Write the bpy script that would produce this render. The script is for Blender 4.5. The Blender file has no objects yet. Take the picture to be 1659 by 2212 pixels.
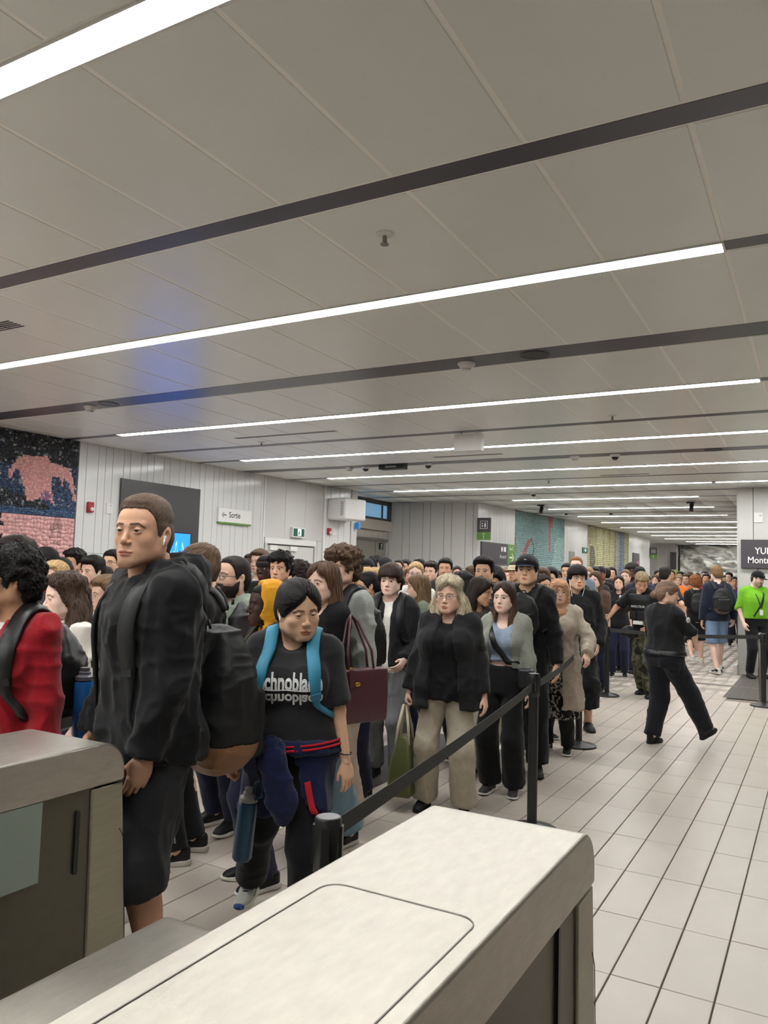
import bpy, bmesh, math, random, time
import numpy as np
from mathutils import Matrix, Vector
T0 = time.time()
random.seed(7); RNG = np.random.default_rng(7)
SC = bpy.context.scene
COL = SC.collection
# ------------------------------------------------------------------ camera
CAM_H = 1.60
CEIL = 3.34
cam_d = bpy.data.cameras.new('camera'); cam = bpy.data.objects.new('camera', cam_d); COL.objects.link(cam)
cam_d.sensor_fit = 'HORIZONTAL'; cam_d.sensor_width = 36.0; cam_d.lens = 36.0 * 1680.68 / 1659.0
cam_d.clip_start = 0.05; cam_d.clip_end = 200
cam.matrix_world = Matrix(((0.8726619, 0.0127799, 0.4881576, 0.0), (0.4874459, -0.0827494, -0.8692232, 0.0), (0.0292862, 0.9964884, -0.0784418, CAM_H), (0, 0, 0, 1)))
SC.camera = cam
# ------------------------------------------------------------------ world, exposure
wd = bpy.data.worlds.new('world'); SC.world = wd; wd.use_nodes = True
wd.node_tree.nodes['Background'].inputs[0].default_value = (0.80, 0.82, 0.85, 1)
wd.node_tree.nodes['Background'].inputs[1].default_value = 0.15
SC.view_settings.view_transform = 'Standard'; SC.view_settings.look = 'None'
SC.view_settings.gamma = 1.0; SC.view_settings.use_curve_mapping = False
SC.view_settings.exposure = 0.12
LIGHT_STRENGTH = 42.0
SC.cycles.use_denoising = True
SC.cycles.max_bounces = 6; SC.cycles.diffuse_bounces = 3; SC.cycles.use_adaptive_sampling = True; SC.cycles.adaptive_threshold = .02; SC.cycles.glossy_bounces = 3; SC.cycles.transmission_bounces = 4
SC.cycles.sample_clamp_indirect = 8.0
SC.cycles.caustics_reflective = False; SC.cycles.caustics_refractive = False

# ------------------------------------------------------------------ helpers
def srgb(r, g, b):
    f = lambda c: (c / 255.0) / 12.92 if c / 255.0 <= 0.04045 else (((c / 255.0) + 0.055) / 1.055) ** 2.4
    return (f(r), f(g), f(b))
_MATS = {}
def mat(name, col=(.5, .5, .5), rough=.6, metal=0., var=0., vscale=8., bump=0., bscale=60., stretch=(1, 1, 1), spec=.5,
        emit=None, estr=0., alpha=1., trans=0., sheen=0., coat=0., attr=None, noise_dim=3):
    if name in _MATS: return _MATS[name]
    m = bpy.data.materials.new(name); m.use_nodes = True
    nt = m.node_tree; N = nt.nodes; L = nt.links; b = N['Principled BSDF']
    b.inputs['Base Color'].default_value = (*col, 1); b.inputs['Roughness'].default_value = rough
    b.inputs['Metallic'].default_value = metal; b.inputs['Specular IOR Level'].default_value = spec
    if sheen: b.inputs['Sheen Weight'].default_value = sheen; b.inputs['Sheen Roughness'].default_value = .5
    if coat: b.inputs['Coat Weight'].default_value = coat; b.inputs['Coat Roughness'].default_value = .08
    if trans: b.inputs['Transmission Weight'].default_value = trans
    if alpha < 1: b.inputs['Alpha'].default_value = alpha
    if emit: b.inputs['Emission Color'].default_value = (*emit, 1); b.inputs['Emission Strength'].default_value = estr
    colsock = None
    if attr:
        a = N.new('ShaderNodeAttribute'); a.attribute_name = attr; colsock = a.outputs['Color']
        L.new(colsock, b.inputs['Base Color'])
    if var or bump:
        tc = N.new('ShaderNodeTexCoord'); mp = N.new('ShaderNodeMapping'); mp.inputs['Scale'].default_value = stretch
        L.new(tc.outputs['Object'], mp.inputs['Vector'])
        if var:
            n = N.new('ShaderNodeTexNoise'); n.inputs['Scale'].default_value = vscale; n.inputs['Detail'].default_value = 4
            L.new(mp.outputs[0], n.inputs['Vector'])
            mr = N.new('ShaderNodeMapRange'); mr.inputs['From Min'].default_value = .3; mr.inputs['From Max'].default_value = .7
            mr.inputs['To Min'].default_value = 1 - var; mr.inputs['To Max'].default_value = 1 + var
            L.new(n.outputs[0], mr.inputs['Value'])
            mx = N.new('ShaderNodeMix'); mx.data_type = 'RGBA'; mx.blend_type = 'MULTIPLY'; mx.inputs[0].default_value = 1
            if colsock: L.new(colsock, mx.inputs[6])
            else: mx.inputs[6].default_value = (*col, 1)
            L.new(mr.outputs[0], mx.inputs[7]); L.new(mx.outputs[2], b.inputs['Base Color'])
        if bump:
            n2 = N.new('ShaderNodeTexNoise'); n2.inputs['Scale'].default_value = bscale; n2.inputs['Detail'].default_value = 3
            L.new(mp.outputs[0], n2.inputs['Vector'])
            bp = N.new('ShaderNodeBump'); bp.inputs['Strength'].default_value = bump; bp.inputs['Distance'].default_value = .01
            L.new(n2.outputs[0], bp.inputs['Height']); L.new(bp.outputs[0], b.inputs['Normal'])
    _MATS[name] = m
    return m
def me_from(name, V, F, smooth=False):
    """mesh data from arrays; F may be a list of tuples or an (n,3)/(n,4) array"""
    me = bpy.data.meshes.new(name)
    V = np.asarray(V, dtype=np.float32)
    if isinstance(F, np.ndarray):
        n, k = F.shape
        me.vertices.add(len(V)); me.vertices.foreach_set('co', V.ravel())
        me.loops.add(n * k); me.loops.foreach_set('vertex_index', F.astype(np.int32).ravel())
        me.polygons.add(n); me.polygons.foreach_set('loop_start', np.arange(0, n * k, k, dtype=np.int32))
        me.polygons.foreach_set('loop_total', np.full(n, k, dtype=np.int32))
        me.update(calc_edges=True)
    else:
        me.from_pydata([tuple(map(float, v)) for v in V], [], [tuple(map(int, f)) for f in F]); me.update()
    if smooth: me.polygons.foreach_set('use_smooth', np.ones(len(me.polygons), dtype=bool))
    return me
def obj(name, me, m=None, parent=None, loc=(0, 0, 0), rot=(0, 0, 0), scale=None):
    o = bpy.data.objects.new(name, me); COL.objects.link(o)
    o.location = loc; o.rotation_euler = rot
    if scale is not None: o.scale = scale
    if parent is not None: o.parent = parent
    if m is not None and me is not None:
        if len(me.materials) == 0: me.materials.append(m)
        elif me.materials[0] is not m:
            o.material_slots[0].link = 'OBJECT'; o.material_slots[0].material = m
    return o
def tag(o, label=None, cat=None, group=None, kind=None):
    if label: o['label'] = label
    if cat: o['category'] = cat
    if group: o['group'] = group
    if kind: o['kind'] = kind
    return o
def empty(name, loc=(0, 0, 0), rz=0., label=None, cat=None, group=None, scale=None):
    o = bpy.data.objects.new(name, None); COL.objects.link(o); o.empty_display_size = .1
    o.location = loc; o.rotation_euler = (0, 0, rz)
    if scale is not None: o.scale = scale
    return tag(o, label, cat, group)
class G:
    """collects geometry into one mesh"""
    def __init__(s): s.V = []; s.F = []
    def add(s, V, F):
        n = len(s.V); s.V += [tuple(v) for v in V]; s.F += [tuple(i + n for i in f) for f in F]; return s
    def box(s, x0, x1, y0, y1, z0, z1):
        return s.add([(x0, y0, z0), (x1, y0, z0), (x1, y1, z0), (x0, y1, z0), (x0, y0, z1), (x1, y0, z1), (x1, y1, z1), (x0, y1, z1)],
                     [(0, 3, 2, 1), (4, 5, 6, 7), (0, 1, 5, 4), (1, 2, 6, 5), (2, 3, 7, 6), (3, 0, 4, 7)])
    def cbox(s, x0, x1, y0, y1, z0, z1, c=.004, down=False):
        """box with a chamfer round its top (or its underside)"""
        zt = (z0, z1) if not down else (z1, z0)
        za, zb = zt; zc = zb - c if not down else zb + c
        V = [(x0, y0, za), (x1, y0, za), (x1, y1, za), (x0, y1, za), (x0, y0, zc), (x1, y0, zc), (x1, y1, zc), (x0, y1, zc),
             (x0 + c, y0 + c, zb), (x1 - c, y0 + c, zb), (x1 - c, y1 - c, zb), (x0 + c, y1 - c, zb)]
        F = [(0, 3, 2, 1)] + [(i, (i + 1) % 4, (i + 1) % 4 + 4, i + 4) for i in range(4)] + [(i + 4, (i + 1) % 4 + 4, (i + 1) % 4 + 8, i + 8) for i in range(4)] + [(8, 9, 10, 11)]
        if down: F = [f[::-1] for f in F]
        return s.add(V, F)
    def prism(s, P, axis, a, b):
        """polygon P (2-D, ccw) extruded along an axis from a to b"""
        n = len(P)
        def pt(p, t): return {0: (t, p[0], p[1]), 1: (p[0], t, p[1]), 2: (p[0], p[1], t)}[axis]
        V = [pt(p, a) for p in P] + [pt(p, b) for p in P]
        F = [tuple(range(n))[::-1], tuple(range(n, 2 * n))] + [(i, (i + 1) % n, (i + 1) % n + n, i + n) for i in range(n)]
        return s.add(V, F)
    def lathe(s, prof, n=24, c=(0, 0, 0)):
        V = []; F = []
        for r, z in prof:
            for k in range(n):
                a = 2 * math.pi * k / n; V.append((c[0] + r * math.cos(a), c[1] + r * math.sin(a), c[2] + z))
        for i in range(len(prof) - 1):
            for k in range(n):
                F.append((i * n + k, i * n + (k + 1) % n, (i + 1) * n + (k + 1) % n, (i + 1) * n + k))
        F.append(tuple(range(n))[::-1]); F.append(tuple(range((len(prof) - 1) * n, len(prof) * n)))
        return s.add(V, F)
    def tube(s, P, r, n=8, closed=False):
        P = [np.array(p, float) for p in P]; m = len(P); V = []; F = []
        up = np.array([.13, .27, 1.])
        for i, p in enumerate(P):
            if closed: d = P[(i + 1) % m] - P[i - 1]
            else: d = P[min(i + 1, m - 1)] - P[max(i - 1, 0)]
            d = d / (np.linalg.norm(d) + 1e-9); a = np.cross(d, up); a /= np.linalg.norm(a) + 1e-9; b = np.cross(d, a)
            rr = r[i] if hasattr(r, '__len__') else r
            for k in range(n):
                t = 2 * math.pi * k / n; V.append(p + rr * (math.cos(t) * a + math.sin(t) * b))
        mm = m if closed else m - 1
        for i in range(mm):
            j = (i + 1) % m
            for k in range(n): F.append((i * n + k, i * n + (k + 1) % n, j * n + (k + 1) % n, j * n + k))
        if not closed: F.append(tuple(range(n))[::-1]); F.append(tuple(range((m - 1) * n, m * n)))
        return s.add(V, F)
    def ell(s, c, r, nu=12, nv=8):
        V = [(c[0], c[1], c[2] + r[2])]; F = []
        for i in range(1, nv):
            t = math.pi * i / nv
            for k in range(nu):
                a = 2 * math.pi * k / nu
                V.append((c[0] + r[0] * math.sin(t) * math.cos(a), c[1] + r[1] * math.sin(t) * math.sin(a), c[2] + r[2] * math.cos(t)))
        V.append((c[0], c[1], c[2] - r[2])); e = len(V) - 1
        for k in range(nu): F.append((0, 1 + k, 1 + (k + 1) % nu))
        for i in range(nv - 2):
            for k in range(nu): F.append((1 + i * nu + k, 1 + (i + 1) * nu + k, 1 + (i + 1) * nu + (k + 1) % nu, 1 + i * nu + (k + 1) % nu))
        for k in range(nu): F.append((e, 1 + (nv - 2) * nu + (k + 1) % nu, 1 + (nv - 2) * nu + k))
        return s.add(V, F)
    def me(s, name='mesh', smooth=False): return me_from(name, s.V, s.F, smooth)
    def build(s, name, m, parent=None, smooth=False, **k): return obj(name, s.me(name, smooth), m, parent, **k)
def rrect(x0, x1, y0, y1, r, n=5):
    P = []
    for cx, cy, a0 in ((x1 - r, y1 - r, 0), (x0 + r, y1 - r, 90), (x0 + r, y0 + r, 180), (x1 - r, y0 + r, 270)):
        for k in range(n + 1):
            a = math.radians(a0 + 90 * k / n); P.append((cx + r * math.cos(a), cy + r * math.sin(a)))
    return P
def auto_smooth(o, ang=40):
    me = o.data; me.polygons.foreach_set('use_smooth', np.ones(len(me.polygons), dtype=bool))
    try: me.set_sharp_from_angle(angle=math.radians(ang))
    except Exception: pass
    return o
_TXT = {}
def text_geo(s, bold=0.0, shear=0.0, spacing=1.0):
    """flat lettering as verts/faces, height 1 = cap height, x from 0"""
    key = (s, bold, shear, spacing)
    if key in _TXT: return _TXT[key]
    cu = bpy.data.curves.new('lettering', 'FONT'); cu.body = s; cu.size = 1.0; cu.offset = bold; cu.shear = shear; cu.space_character = spacing
    cu.resolution_u = 3; cu.fill_mode = 'FRONT'
    o = bpy.data.objects.new('lettering', cu); COL.objects.link(o)
    dg = bpy.context.evaluated_depsgraph_get(); me = o.evaluated_get(dg).to_mesh()
    V = np.array([v.co[:] for v in me.vertices]); F = [tuple(p.vertices) for p in me.polygons]
    o.evaluated_get(dg).to_mesh_clear(); bpy.data.objects.remove(o); bpy.data.curves.remove(cu)
    V[:, 0] -= V[:, 0].min(); V = V / 0.70
    _TXT[key] = (V, F); return V, F
# ================================================================== THE SETTING
M_tile = mat('floor_tile_ceramic', srgb(195, 184, 173), .32, var=.05, vscale=3., bump=.05, bscale=150, spec=.4)
M_grout = mat('floor_grout', srgb(128, 116, 106), .9)
M_panel = mat('ceiling_panel_metal', srgb(233, 235, 230), .30, metal=.0, spec=.5, var=.015, vscale=1.5)
M_joint = mat('ceiling_joint_trim', srgb(250, 248, 240), .5)
M_band = mat('ceiling_band_dark', srgb(82, 82, 90), .35)
M_lamp = mat('lamp_diffuser_lit', (1, 1, 1), .5, emit=(.985, 1.0, .985), estr=LIGHT_STRENGTH)
M_white = mat('white_painted_metal', srgb(225, 223, 220), .4)
M_plank = mat('wall_plank_enamel', srgb(216, 215, 212), .16, var=.02, vscale=2, spec=.5, bump=.02, bscale=9)
M_wpanel = mat('wall_panel_matte', srgb(200, 198, 194), .5, var=.02, vscale=2)
M_wback = mat('wall_joint_dark', srgb(96, 92, 88), .8)
M_taupe = mat('bulkhead_taupe', srgb(176, 170, 161), .55)
M_black = mat('black_plastic', srgb(24, 24, 26), .4)
M_blackpanel = mat('black_display_glass', srgb(58, 56, 55), .35)
M_steel = mat('stainless_plain', srgb(150, 146, 140), .32, metal=1.)
M_greydoor = mat('grey_door_metal', srgb(140, 135, 128), .4, metal=.3)
M_red = mat('alarm_red', srgb(158, 26, 34), .35)
M_signgrey = mat('sign_charcoal', srgb(72, 66, 72), .5)
M_signgreen = mat('sign_green', srgb(98, 140, 62), .5)
M_signwhite = mat('sign_white', srgb(232, 230, 226), .45)
M_letter = mat('lettering_white', srgb(240, 240, 238), .5)
M_letterblack = mat('lettering_black', srgb(30, 30, 32), .5)

def seglen(a, b): return math.hypot(b[0] - a[0], b[1] - a[1])
TX0, TXP, TY0, TYP = -.374, .197, 3.36, .60
# ---- floor
g = G(); g.box(-11, 7, -6, 44, -.12, -.012)
FLOOR = tag(g.build('floor', M_grout), 'pale ceramic tiled station floor with grey grout joints', kind='structure')
tile_me = G().cbox(.003, TXP - .003, .003, TYP - .003, -.02, 0., .002).me('floor_tile')
def in_mat(x, y):
    cx, cy = x + TXP / 2, y + TYP / 2
    return (-1.25 < cx < -.35 and 12.0 < cy < 15.4)
def vis_rank(x, y):
    cx, cy = x + TXP / 2, y + TYP / 2
    # near, open floor to the right of the queue shows largest
    return math.hypot(cx, cy) + (6 if cx < -2.6 else 0) + (4 if cx > .9 + cy * .05 else 0)
cells = []
i0, i1 = int((-9.6 - TX0) / TXP), int((6 - TX0) / TXP); j0, j1 = int((-5 - TY0) / TYP), int((40 - TY0) / TYP)
for j in range(j0, j1):
    for i in range(i0, i1):
        x, y = TX0 + i * TXP, TY0 + j * TYP
        if in_mat(x, y): continue
        cells.append((x, y))
view = [c for c in cells if 2.6 < c[1] < 17 and -4.2 - .05 * c[1] < c[0] < .6]
view.sort(key=lambda c: vis_rank(*c)); near = set(view[:300])
for (x, y) in view[:300]:
    obj('floor_tile', tile_me, M_tile, FLOOR, (x, y, random.uniform(-.0008, .0006)))
rest = [c for c in cells if c not in near]
P = np.array(rest); n = len(P)
q = np.array([(.003, .003), (TXP - .003, .003), (TXP - .003, TYP - .003), (.003, TYP - .003)])
top = np.concatenate([(P[:, None, :] + q[None]), np.zeros((n, 4, 1))], 2); bot = top.copy(); bot[:, :, 2] = -.012
V = np.concatenate([top, bot], 1).reshape(-1, 3)
Fq = np.array([(0, 1, 2, 3), (0, 4, 5, 1), (1, 5, 6, 2), (2, 6, 7, 3), (3, 7, 4, 0)])
F = (np.arange(n)[:, None, None] * 8 + Fq[None]).reshape(-1, 4)
tag(obj('floor_tile_field', me_from('floor_tile_field', V, F), M_tile, FLOOR), kind='stuff')
# floor inlays: grey expansion strip, diagonal band, ribbed entrance grille, dark grille under the queue
M_strip = mat('floor_strip_grey', srgb(118, 110, 104), .6, var=.1, vscale=30)
M_ribs = mat('entrance_grille', srgb(104, 98, 94), .55, var=.12, vscale=40, stretch=(1, .05, 1))
g = G(); g.box(-7, 3, 13.36, 13.54, -.01, .0015); g.build('floor_strip', M_strip, FLOOR)
g = G(); g.prism([(-4.95, 12.65), (-3.75, 13.36), (-3.0, 13.36), (-4.1, 12.4), (-4.6, 11.9)][::1], 2, -.01, .0015); g.build('floor_band', M_strip, FLOOR)
gr = tag(empty('entrance_grille', (-1.22, 12.05, 0)), 'ribbed grey entrance grille let into the floor tiles beside the belt posts', 'floor grille')
G().box(0, .86, 0, 3.3, -.011, -.004).build('tray', M_black, gr)
rib = G().box(0, .86, 0, .05, -.006, .003).me('rib')
for k in range(44): obj('rib', rib, M_ribs, gr, (0, k * .075 + .01, 0))
gr = tag(empty('entrance_grille', (-3.55, 4.3, 0)), 'dark ribbed grille let into the floor under the queue', 'floor grille')
G().box(0, .62, 0, 3.0, -.011, .002).build('tray', mat('grille_dark', srgb(62, 56, 54), .6, var=.15, vscale=60, stretch=(1, .1, 1)), gr)

# ---- ceiling
JX0, JXP = -.41, .607
g = G(); g.box(-11, 7, -6, 44, CEIL + .0035, CEIL + .2)
CEILING = tag(g.build('ceiling', M_joint), 'metal panel ceiling with recessed light strips and dark bands', kind='structure')
LIGHTS = [-3.55, -.95, 1.65, 4.25, 7.24, 9.70, 12.10, 14.43, 16.78, 19.15, 21.53, 23.92, 26.3, 28.6, 30.9, 33.2, 35.5, 37.6]
feat = [(y - .065, y + .065, 'L') for y in LIGHTS]
for a, b in ((-2.33, -2.19), (.28, .42), (2.88, 3.02), (5.62, 5.93), (8.55, 8.68), (10.76, 11.04), (13.24, 13.36), (15.52, 15.68), (17.93, 18.0), (20.28, 20.5), (22.7, 22.77), (25.05, 25.2), (27.42, 27.5), (29.7, 29.85)): feat.append((a, b, 'B'))
feat.sort()
prev = -5.4; rows = []
for a, b, k in feat:
    if a - prev > .1: rows.append((prev, a))
    prev = b
rows.append((prev, 39.5))
cellsC = []
for a, b in rows:
    w = b - a
    for i in range(-16, 12):
        x = JX0 + i * JXP
        cellsC.append((x, a, w))
def crank(c): return math.hypot(c[0] + .3 - 0, c[1] + c[2] / 2) + (8 if c[1] < 1.4 or c[0] > .4 else 0)
cellsC.sort(key=crank)
pm = {}
for (x, a, w) in cellsC[:300]:
    k = round(w, 3)
    if k not in pm: pm[k] = G().cbox(.005, JXP - .005, .004, w - .004, CEIL, CEIL + .014, .009, down=True).me('ceiling_panel')
    obj('ceiling_panel', pm[k], M_panel, CEILING, (x, a, random.uniform(-.001, .001)))
P = np.array(cellsC[300:]); n = len(P)
x0 = P[:, 0] + .006; x1 = P[:, 0] + JXP - .006; y0 = P[:, 1] + .006; y1 = P[:, 1] + P[:, 2] - .006
z = np.full(n, CEIL); zt = np.full(n, CEIL + .014)
V = np.stack([np.stack(a, 1) for a in ((x0, y0, z), (x0, y1, z), (x1, y1, z), (x1, y0, z), (x0, y0, zt), (x0, y1, zt), (x1, y1, zt), (x1, y0, zt))], 1).reshape(-1, 3)
F = (np.arange(n)[:, None, None] * 8 + Fq[None]).reshape(-1, 4)
tag(obj('ceiling_panel_field', me_from('ceiling_panel_field', V, F), M_panel, CEILING), kind='stuff')
kb = 0
for a, b, k in feat:
    if k == 'B':
        G().box(-10.2, 6.6, a + .004, b - .004, CEIL + .001, CEIL + .02).build('dark_band', M_band, CEILING)
    else:
        G().box(-10.2, 6.6, a + .004, b - .004, CEIL + .002, CEIL + .02).build('dark_band', M_band, CEILING)
ends = {-3.55: (-8.1, -.42), -.95: (-8.1, -.42), 1.65: (-8.15, -.42), 4.25: (-8.15, -.42), 7.24: (-8.15, -.43), 9.70: (-8.09, .9), 12.10: (-8.0, .9), 14.43: (-7.85, -1.62), 16.78: (-6.07, -2.13), 19.15: (-5.97, -2.10),
        21.53: (-5.88, -2.05), 23.92: (-5.8, -1.6), 26.3: (-5.75, -1.6), 28.6: (-5.65, -1.6), 30.9: (-5.6, -1.6), 33.2: (-5.5, -1.6), 35.5: (-5.0, -1.6), 37.6: (-4.9, -1.6)}
nm = {1.65: 'widest glowing light strip nearest overhead, cut by the top corner', 4.25: 'long light strip ending at a dark band, second from overhead', 7.24: 'third light strip from overhead, ending beside a thin dark band',
      9.70: 'fourth light strip from overhead, behind the hanging white box', 12.10: 'fifth light strip from overhead, beyond the dome cameras', 14.43: 'sixth light strip from overhead, meeting a thinner strip',
      16.78: 'seventh light strip from overhead, first of the shorter ones', 19.15: 'eighth light strip from overhead, behind a small black camera', 21.53: 'ninth light strip from overhead, before the wide pillar',
      23.92: 'tenth light strip, running behind the wide pillar', 26.3: 'eleventh light strip towards the far rock relief', 28.6: 'twelfth light strip towards the far rock relief', 30.9: 'thirteenth light strip towards the far rock relief',
      33.2: 'fourteenth light strip towards the far rock relief', 35.5: 'light strip second from the far rock relief', 37.6: 'light strip closest to the far rock relief', -.95: 'light strip behind the fare gates', -3.55: 'light strip at the rear of the hall'}
def strip(y, xa, xb, label):
    e = tag(empty('ceiling_light', ((xa + xb) / 2, y, CEIL)), label, 'ceiling light', 'linear ceiling lights')
    h = (xb - xa) / 2
    G().box(-h, h, -.058, .058, -.004, .012).build('diffuser', M_lamp, e)
    g = G(); g.box(-h - .01, h + .01, -.064, -.058, -.008, .016); g.box(-h - .01, h + .01, .058, .064, -.008, .016); g.box(-h - .012, -h, -.06, .06, -.008, .016); g.box(h, h + .012, -.06, .06, -.008, .016)
    g.build('frame', M_white, e)
for y in LIGHTS: strip(y, *ends[y], nm[y])
strip(14.43, -1.55, 2.5, 'thinner light strip meeting the sixth one beside the wide pillar')

# ---- walls
def wall(name, a, b, label, zone=None, back=M_wback, z0=0., z1=CEIL + .02, thick=.2):
    """wall slab from a to b; its room side is local -y, faces of children stand proud of it"""
    L = seglen(a, b)
    w = tag(G().box(0, L, .02, thick, z0, z1).build(name, back, loc=(a[0], a[1], 0), rot=(0, 0, math.atan2(b[1] - a[1], b[0] - a[0]))), label, kind='structure')
    w['len'] = L
    return w
_pl = {}
def planks(w, s0, s1, z0, z1, widths, m=None, name='wall_plank', gap=.005, t=.022):
    s = s0; k = 0
    while s < s1 - .02:
        wd_ = min(widths[k % len(widths)], s1 - s); key = (round(wd_, 3), round(z0, 3), round(z1, 3), gap)
        if key not in _pl:
            c = .003
            P = [(gap / 2, .02), (gap / 2, .02 - t + c), (gap / 2 + c, .02 - t), (wd_ - gap / 2 - c, .02 - t), (wd_ - gap / 2, .02 - t + c), (wd_ - gap / 2, .02)]
            _pl[key] = G().prism(P, 2, z0 + gap / 2, z1 - gap / 2).me(name)
        obj(name, _pl[key], m or M_plank, w, (s, 0, 0)); s += wd_; k += 1
A0, A1 = (-9.90, -6.0), (-8.923, 11.397)
WA = wall('wall_left', A0, A1, 'left hall wall of glossy white vertical planks')
def sA(Y): return (Y - A0[1]) / (A1[1] - A0[1]) * WA['len']
planks(WA, sA(7.42), sA(11.36), 1.763, CEIL, [.125, .2, .125, .125, .2])
planks(WA, sA(7.42), sA(11.36), 0, 1.763, [.62], name='lower_wall_panel'); planks(WA, sA(5.0), sA(7.42), 0, 1.19, [.62], name='lower_wall_panel')
planks(WA, 0, sA(3.9), 1.763, CEIL, [.62]); planks(WA, 0, sA(5.0), 0, 1.763, [.62], name='lower_wall_panel')
G().box(sA(11.36), sA(11.36) + .035, -.012, .03, 0, CEIL).build('edge_trim', M_white, WA)
# door bay
B0, B1 = A1, (-8.80, 13.15)
WB = wall('wall_door_bay', B0, B1, 'matte wall bay above and around the emergency exit door')
LB = WB['len']
planks(WB, 0, LB, 2.2, CEIL, [.58, .60, .58], M_wpanel); planks(WB, LB - .17, LB, 0, 2.2, [.17], M_wpanel)
G().box(.03, LB - .2, -.012, .02, 2.09, 2.2).build('door_header', M_white, WB)
g = G(); g.box(.03, .09, -.02, .03, 0, 2.1); g.box(LB - .26, LB - .2, -.02, .03, 0, 2.1); g.build('door_frame', M_wpanel, WB)
DR = tag(empty('door_1', (0, 0, 0)), 'pale grey double exit door with closer under the running-man sign', kind='structure'); DR.parent = WB
g = G(); g.box(.1, .68, .0, .019, .01, 2.06); g.build('door_leaf', M_wpanel, DR)
g = G(); g.box(.69, LB - .28, .0, .019, .01, 2.06); g.build('door_leaf', M_wpanel, DR)
for x in (.14, .72): G().box(x, x + .2, -.05, .0, 1.97, 2.06).build('door_closer', M_white, DR)
# bay with the air unit
C0, C1 = (-8.80, 13.15), (-8.60, 14.15)
WC = wall('wall_air_unit', C0, C1, 'white plank wall behind the air heater')
G().box(0, .04, -.03, .02, 0, CEIL).build('edge_trim', M_white, WC)
planks(WC, .04, WC['len'], 1.763, CEIL, [.16, .26]); planks(WC, .04, WC['len'], 0, 1.763, [.5], name='lower_wall_panel')
WR = wall('wall_return', (-8.60, 14.15), (-9.27, 14.19), 'short return wall beside the lift lobby', back=M_wpanel)
# lift lobby
V0, V1 = (-9.27, 14.1), (-9.25, 16.76)
WV = wall('wall_lift_lobby', V0, V1, 'lift lobby wall with high window, bulkhead and grey lift doors', back=M_taupe)
LV = WV['len']
WN = tag(empty('window_1', (0, 0, 0)), 'high dark-framed window strip above the lift doors', kind='structure'); WN.parent = WV
M_sky = mat('window_daylight', srgb(120, 160, 190), .1, emit=srgb(120, 165, 200), estr=.55)
G().box(.3, LV - .12, .0, .02, 2.92, 3.24).build('pane', M_sky, WN)
g = G(); g.box(.2, LV, -.05, .0, 3.24, 3.34); g.box(.2, LV, -.05, .0, 2.86, 2.92); g.box(LV - .14, LV, -.05, .0, 2.86, 3.34); g.box(LV - .42, LV - .38, -.03, .0, 2.9, 3.26); g.build('window_frame', mat('window_frame_dark', srgb(66, 70, 74), .4), WN)
G().box(.0, LV, -.08, .02, 2.62, 2.86).build('bulkhead', M_taupe, WV)
planks(WV, 0, LV - .1, 2.42, 2.6, [.3], M_taupe, name='transom_panel')
G().box(.1, LV - .12, -.06, .02, 2.36, 2.41).build('lift_header', M_steel, WV)
LD = tag(empty('door_2', (0, 0, 0)), 'grey metal lift doors marked 7', kind='structure'); LD.parent = WV
for a, b in ((.2, 1.98), (2.0, LV - .16)): G().box(a, b, -.01, .02, 0, 2.36).build('door_leaf', M_greydoor, LD)
for a in (1.35, 1.62): G().box(a, a + .2, -.014, -.008, 1.45, 1.78).build('door_window', M_sky, LD)
G().box(2.16, 2.34, -.03, -.01, 2.17, 2.32).build('number_plate', M_black, LD)
_v, _f = text_geo('7', .02); obj('number', me_from('number', [(2.22 + v[0] * .1, -.032, 2.19 + v[1] * .1) for v in _v], _f), M_letter, LD)
# wall facing down the hall
D0, D1 = (-9.25, 16.76), (-7.04, 17.08)
WD = wall('wall_lift_side', D0, D1, 'matte panelled wall facing the queue')
planks(WD, 0, WD['len'], 1.763, CEIL, [.34, .19, .34, .19], M_wpanel, gap=.008); planks(WD, 0, WD['len'], 0, 1.763, [.53], M_wpanel, name='lower_wall_panel')
# far left wall
EP = [(-7.04, 17.08), (-6.87, 19.17), (-6.56, 22.58), (-6.48, 24.9), (-6.22, 29.8), (-6.05, 33.0)]
WE1 = wall('wall_far_left', EP[0], EP[1], 'white plank wall bearing the platform signs')
planks(WE1, 0, WE1['len'], 1.763, CEIL, [.2, .13]); planks(WE1, 0, WE1['len'], 0, 1.763, [.7], name='lower_wall_panel')
WE3 = wall('wall_between_murals', EP[2], EP[3], 'white plank wall between the two far murals')
planks(WE3, 0, WE3['len'], 0, CEIL, [.2, .13])
WE5 = wall('wall_far_end_left', EP[4], EP[5], 'white plank wall beyond the yellow mural')
planks(WE5, 0, WE5['len'], 0, CEIL, [.2, .13])
WF = wall('wall_end_sign', (-7.6, 37.75), (-5.8, 37.8), 'pale wall at the far end beside the rock relief')
planks(WF, 0, WF['len'], 0, CEIL, [.2, .13], M_wpanel)
wall('wall_far_recess', EP[5], (-7.6, 37.75), 'recess wall behind the far corner', back=M_wpanel)
wall('wall_far_end', (-5.8, 39.3), (4, 39.3), 'end wall behind the rock relief', back=M_wpanel)
wall('wall_far_jog', (-5.8, 37.8), (-5.8, 39.3), 'jog beside the rock relief', back=M_wpanel)
wall('wall_rear', (6.8, -5.8), (-10.4, -5.8), 'plain rear wall of the hall', back=M_wpanel)
wall('wall_right', (6.6, 42), (6.6, -6), 'plain right wall of the hall', back=M_wpanel)
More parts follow.
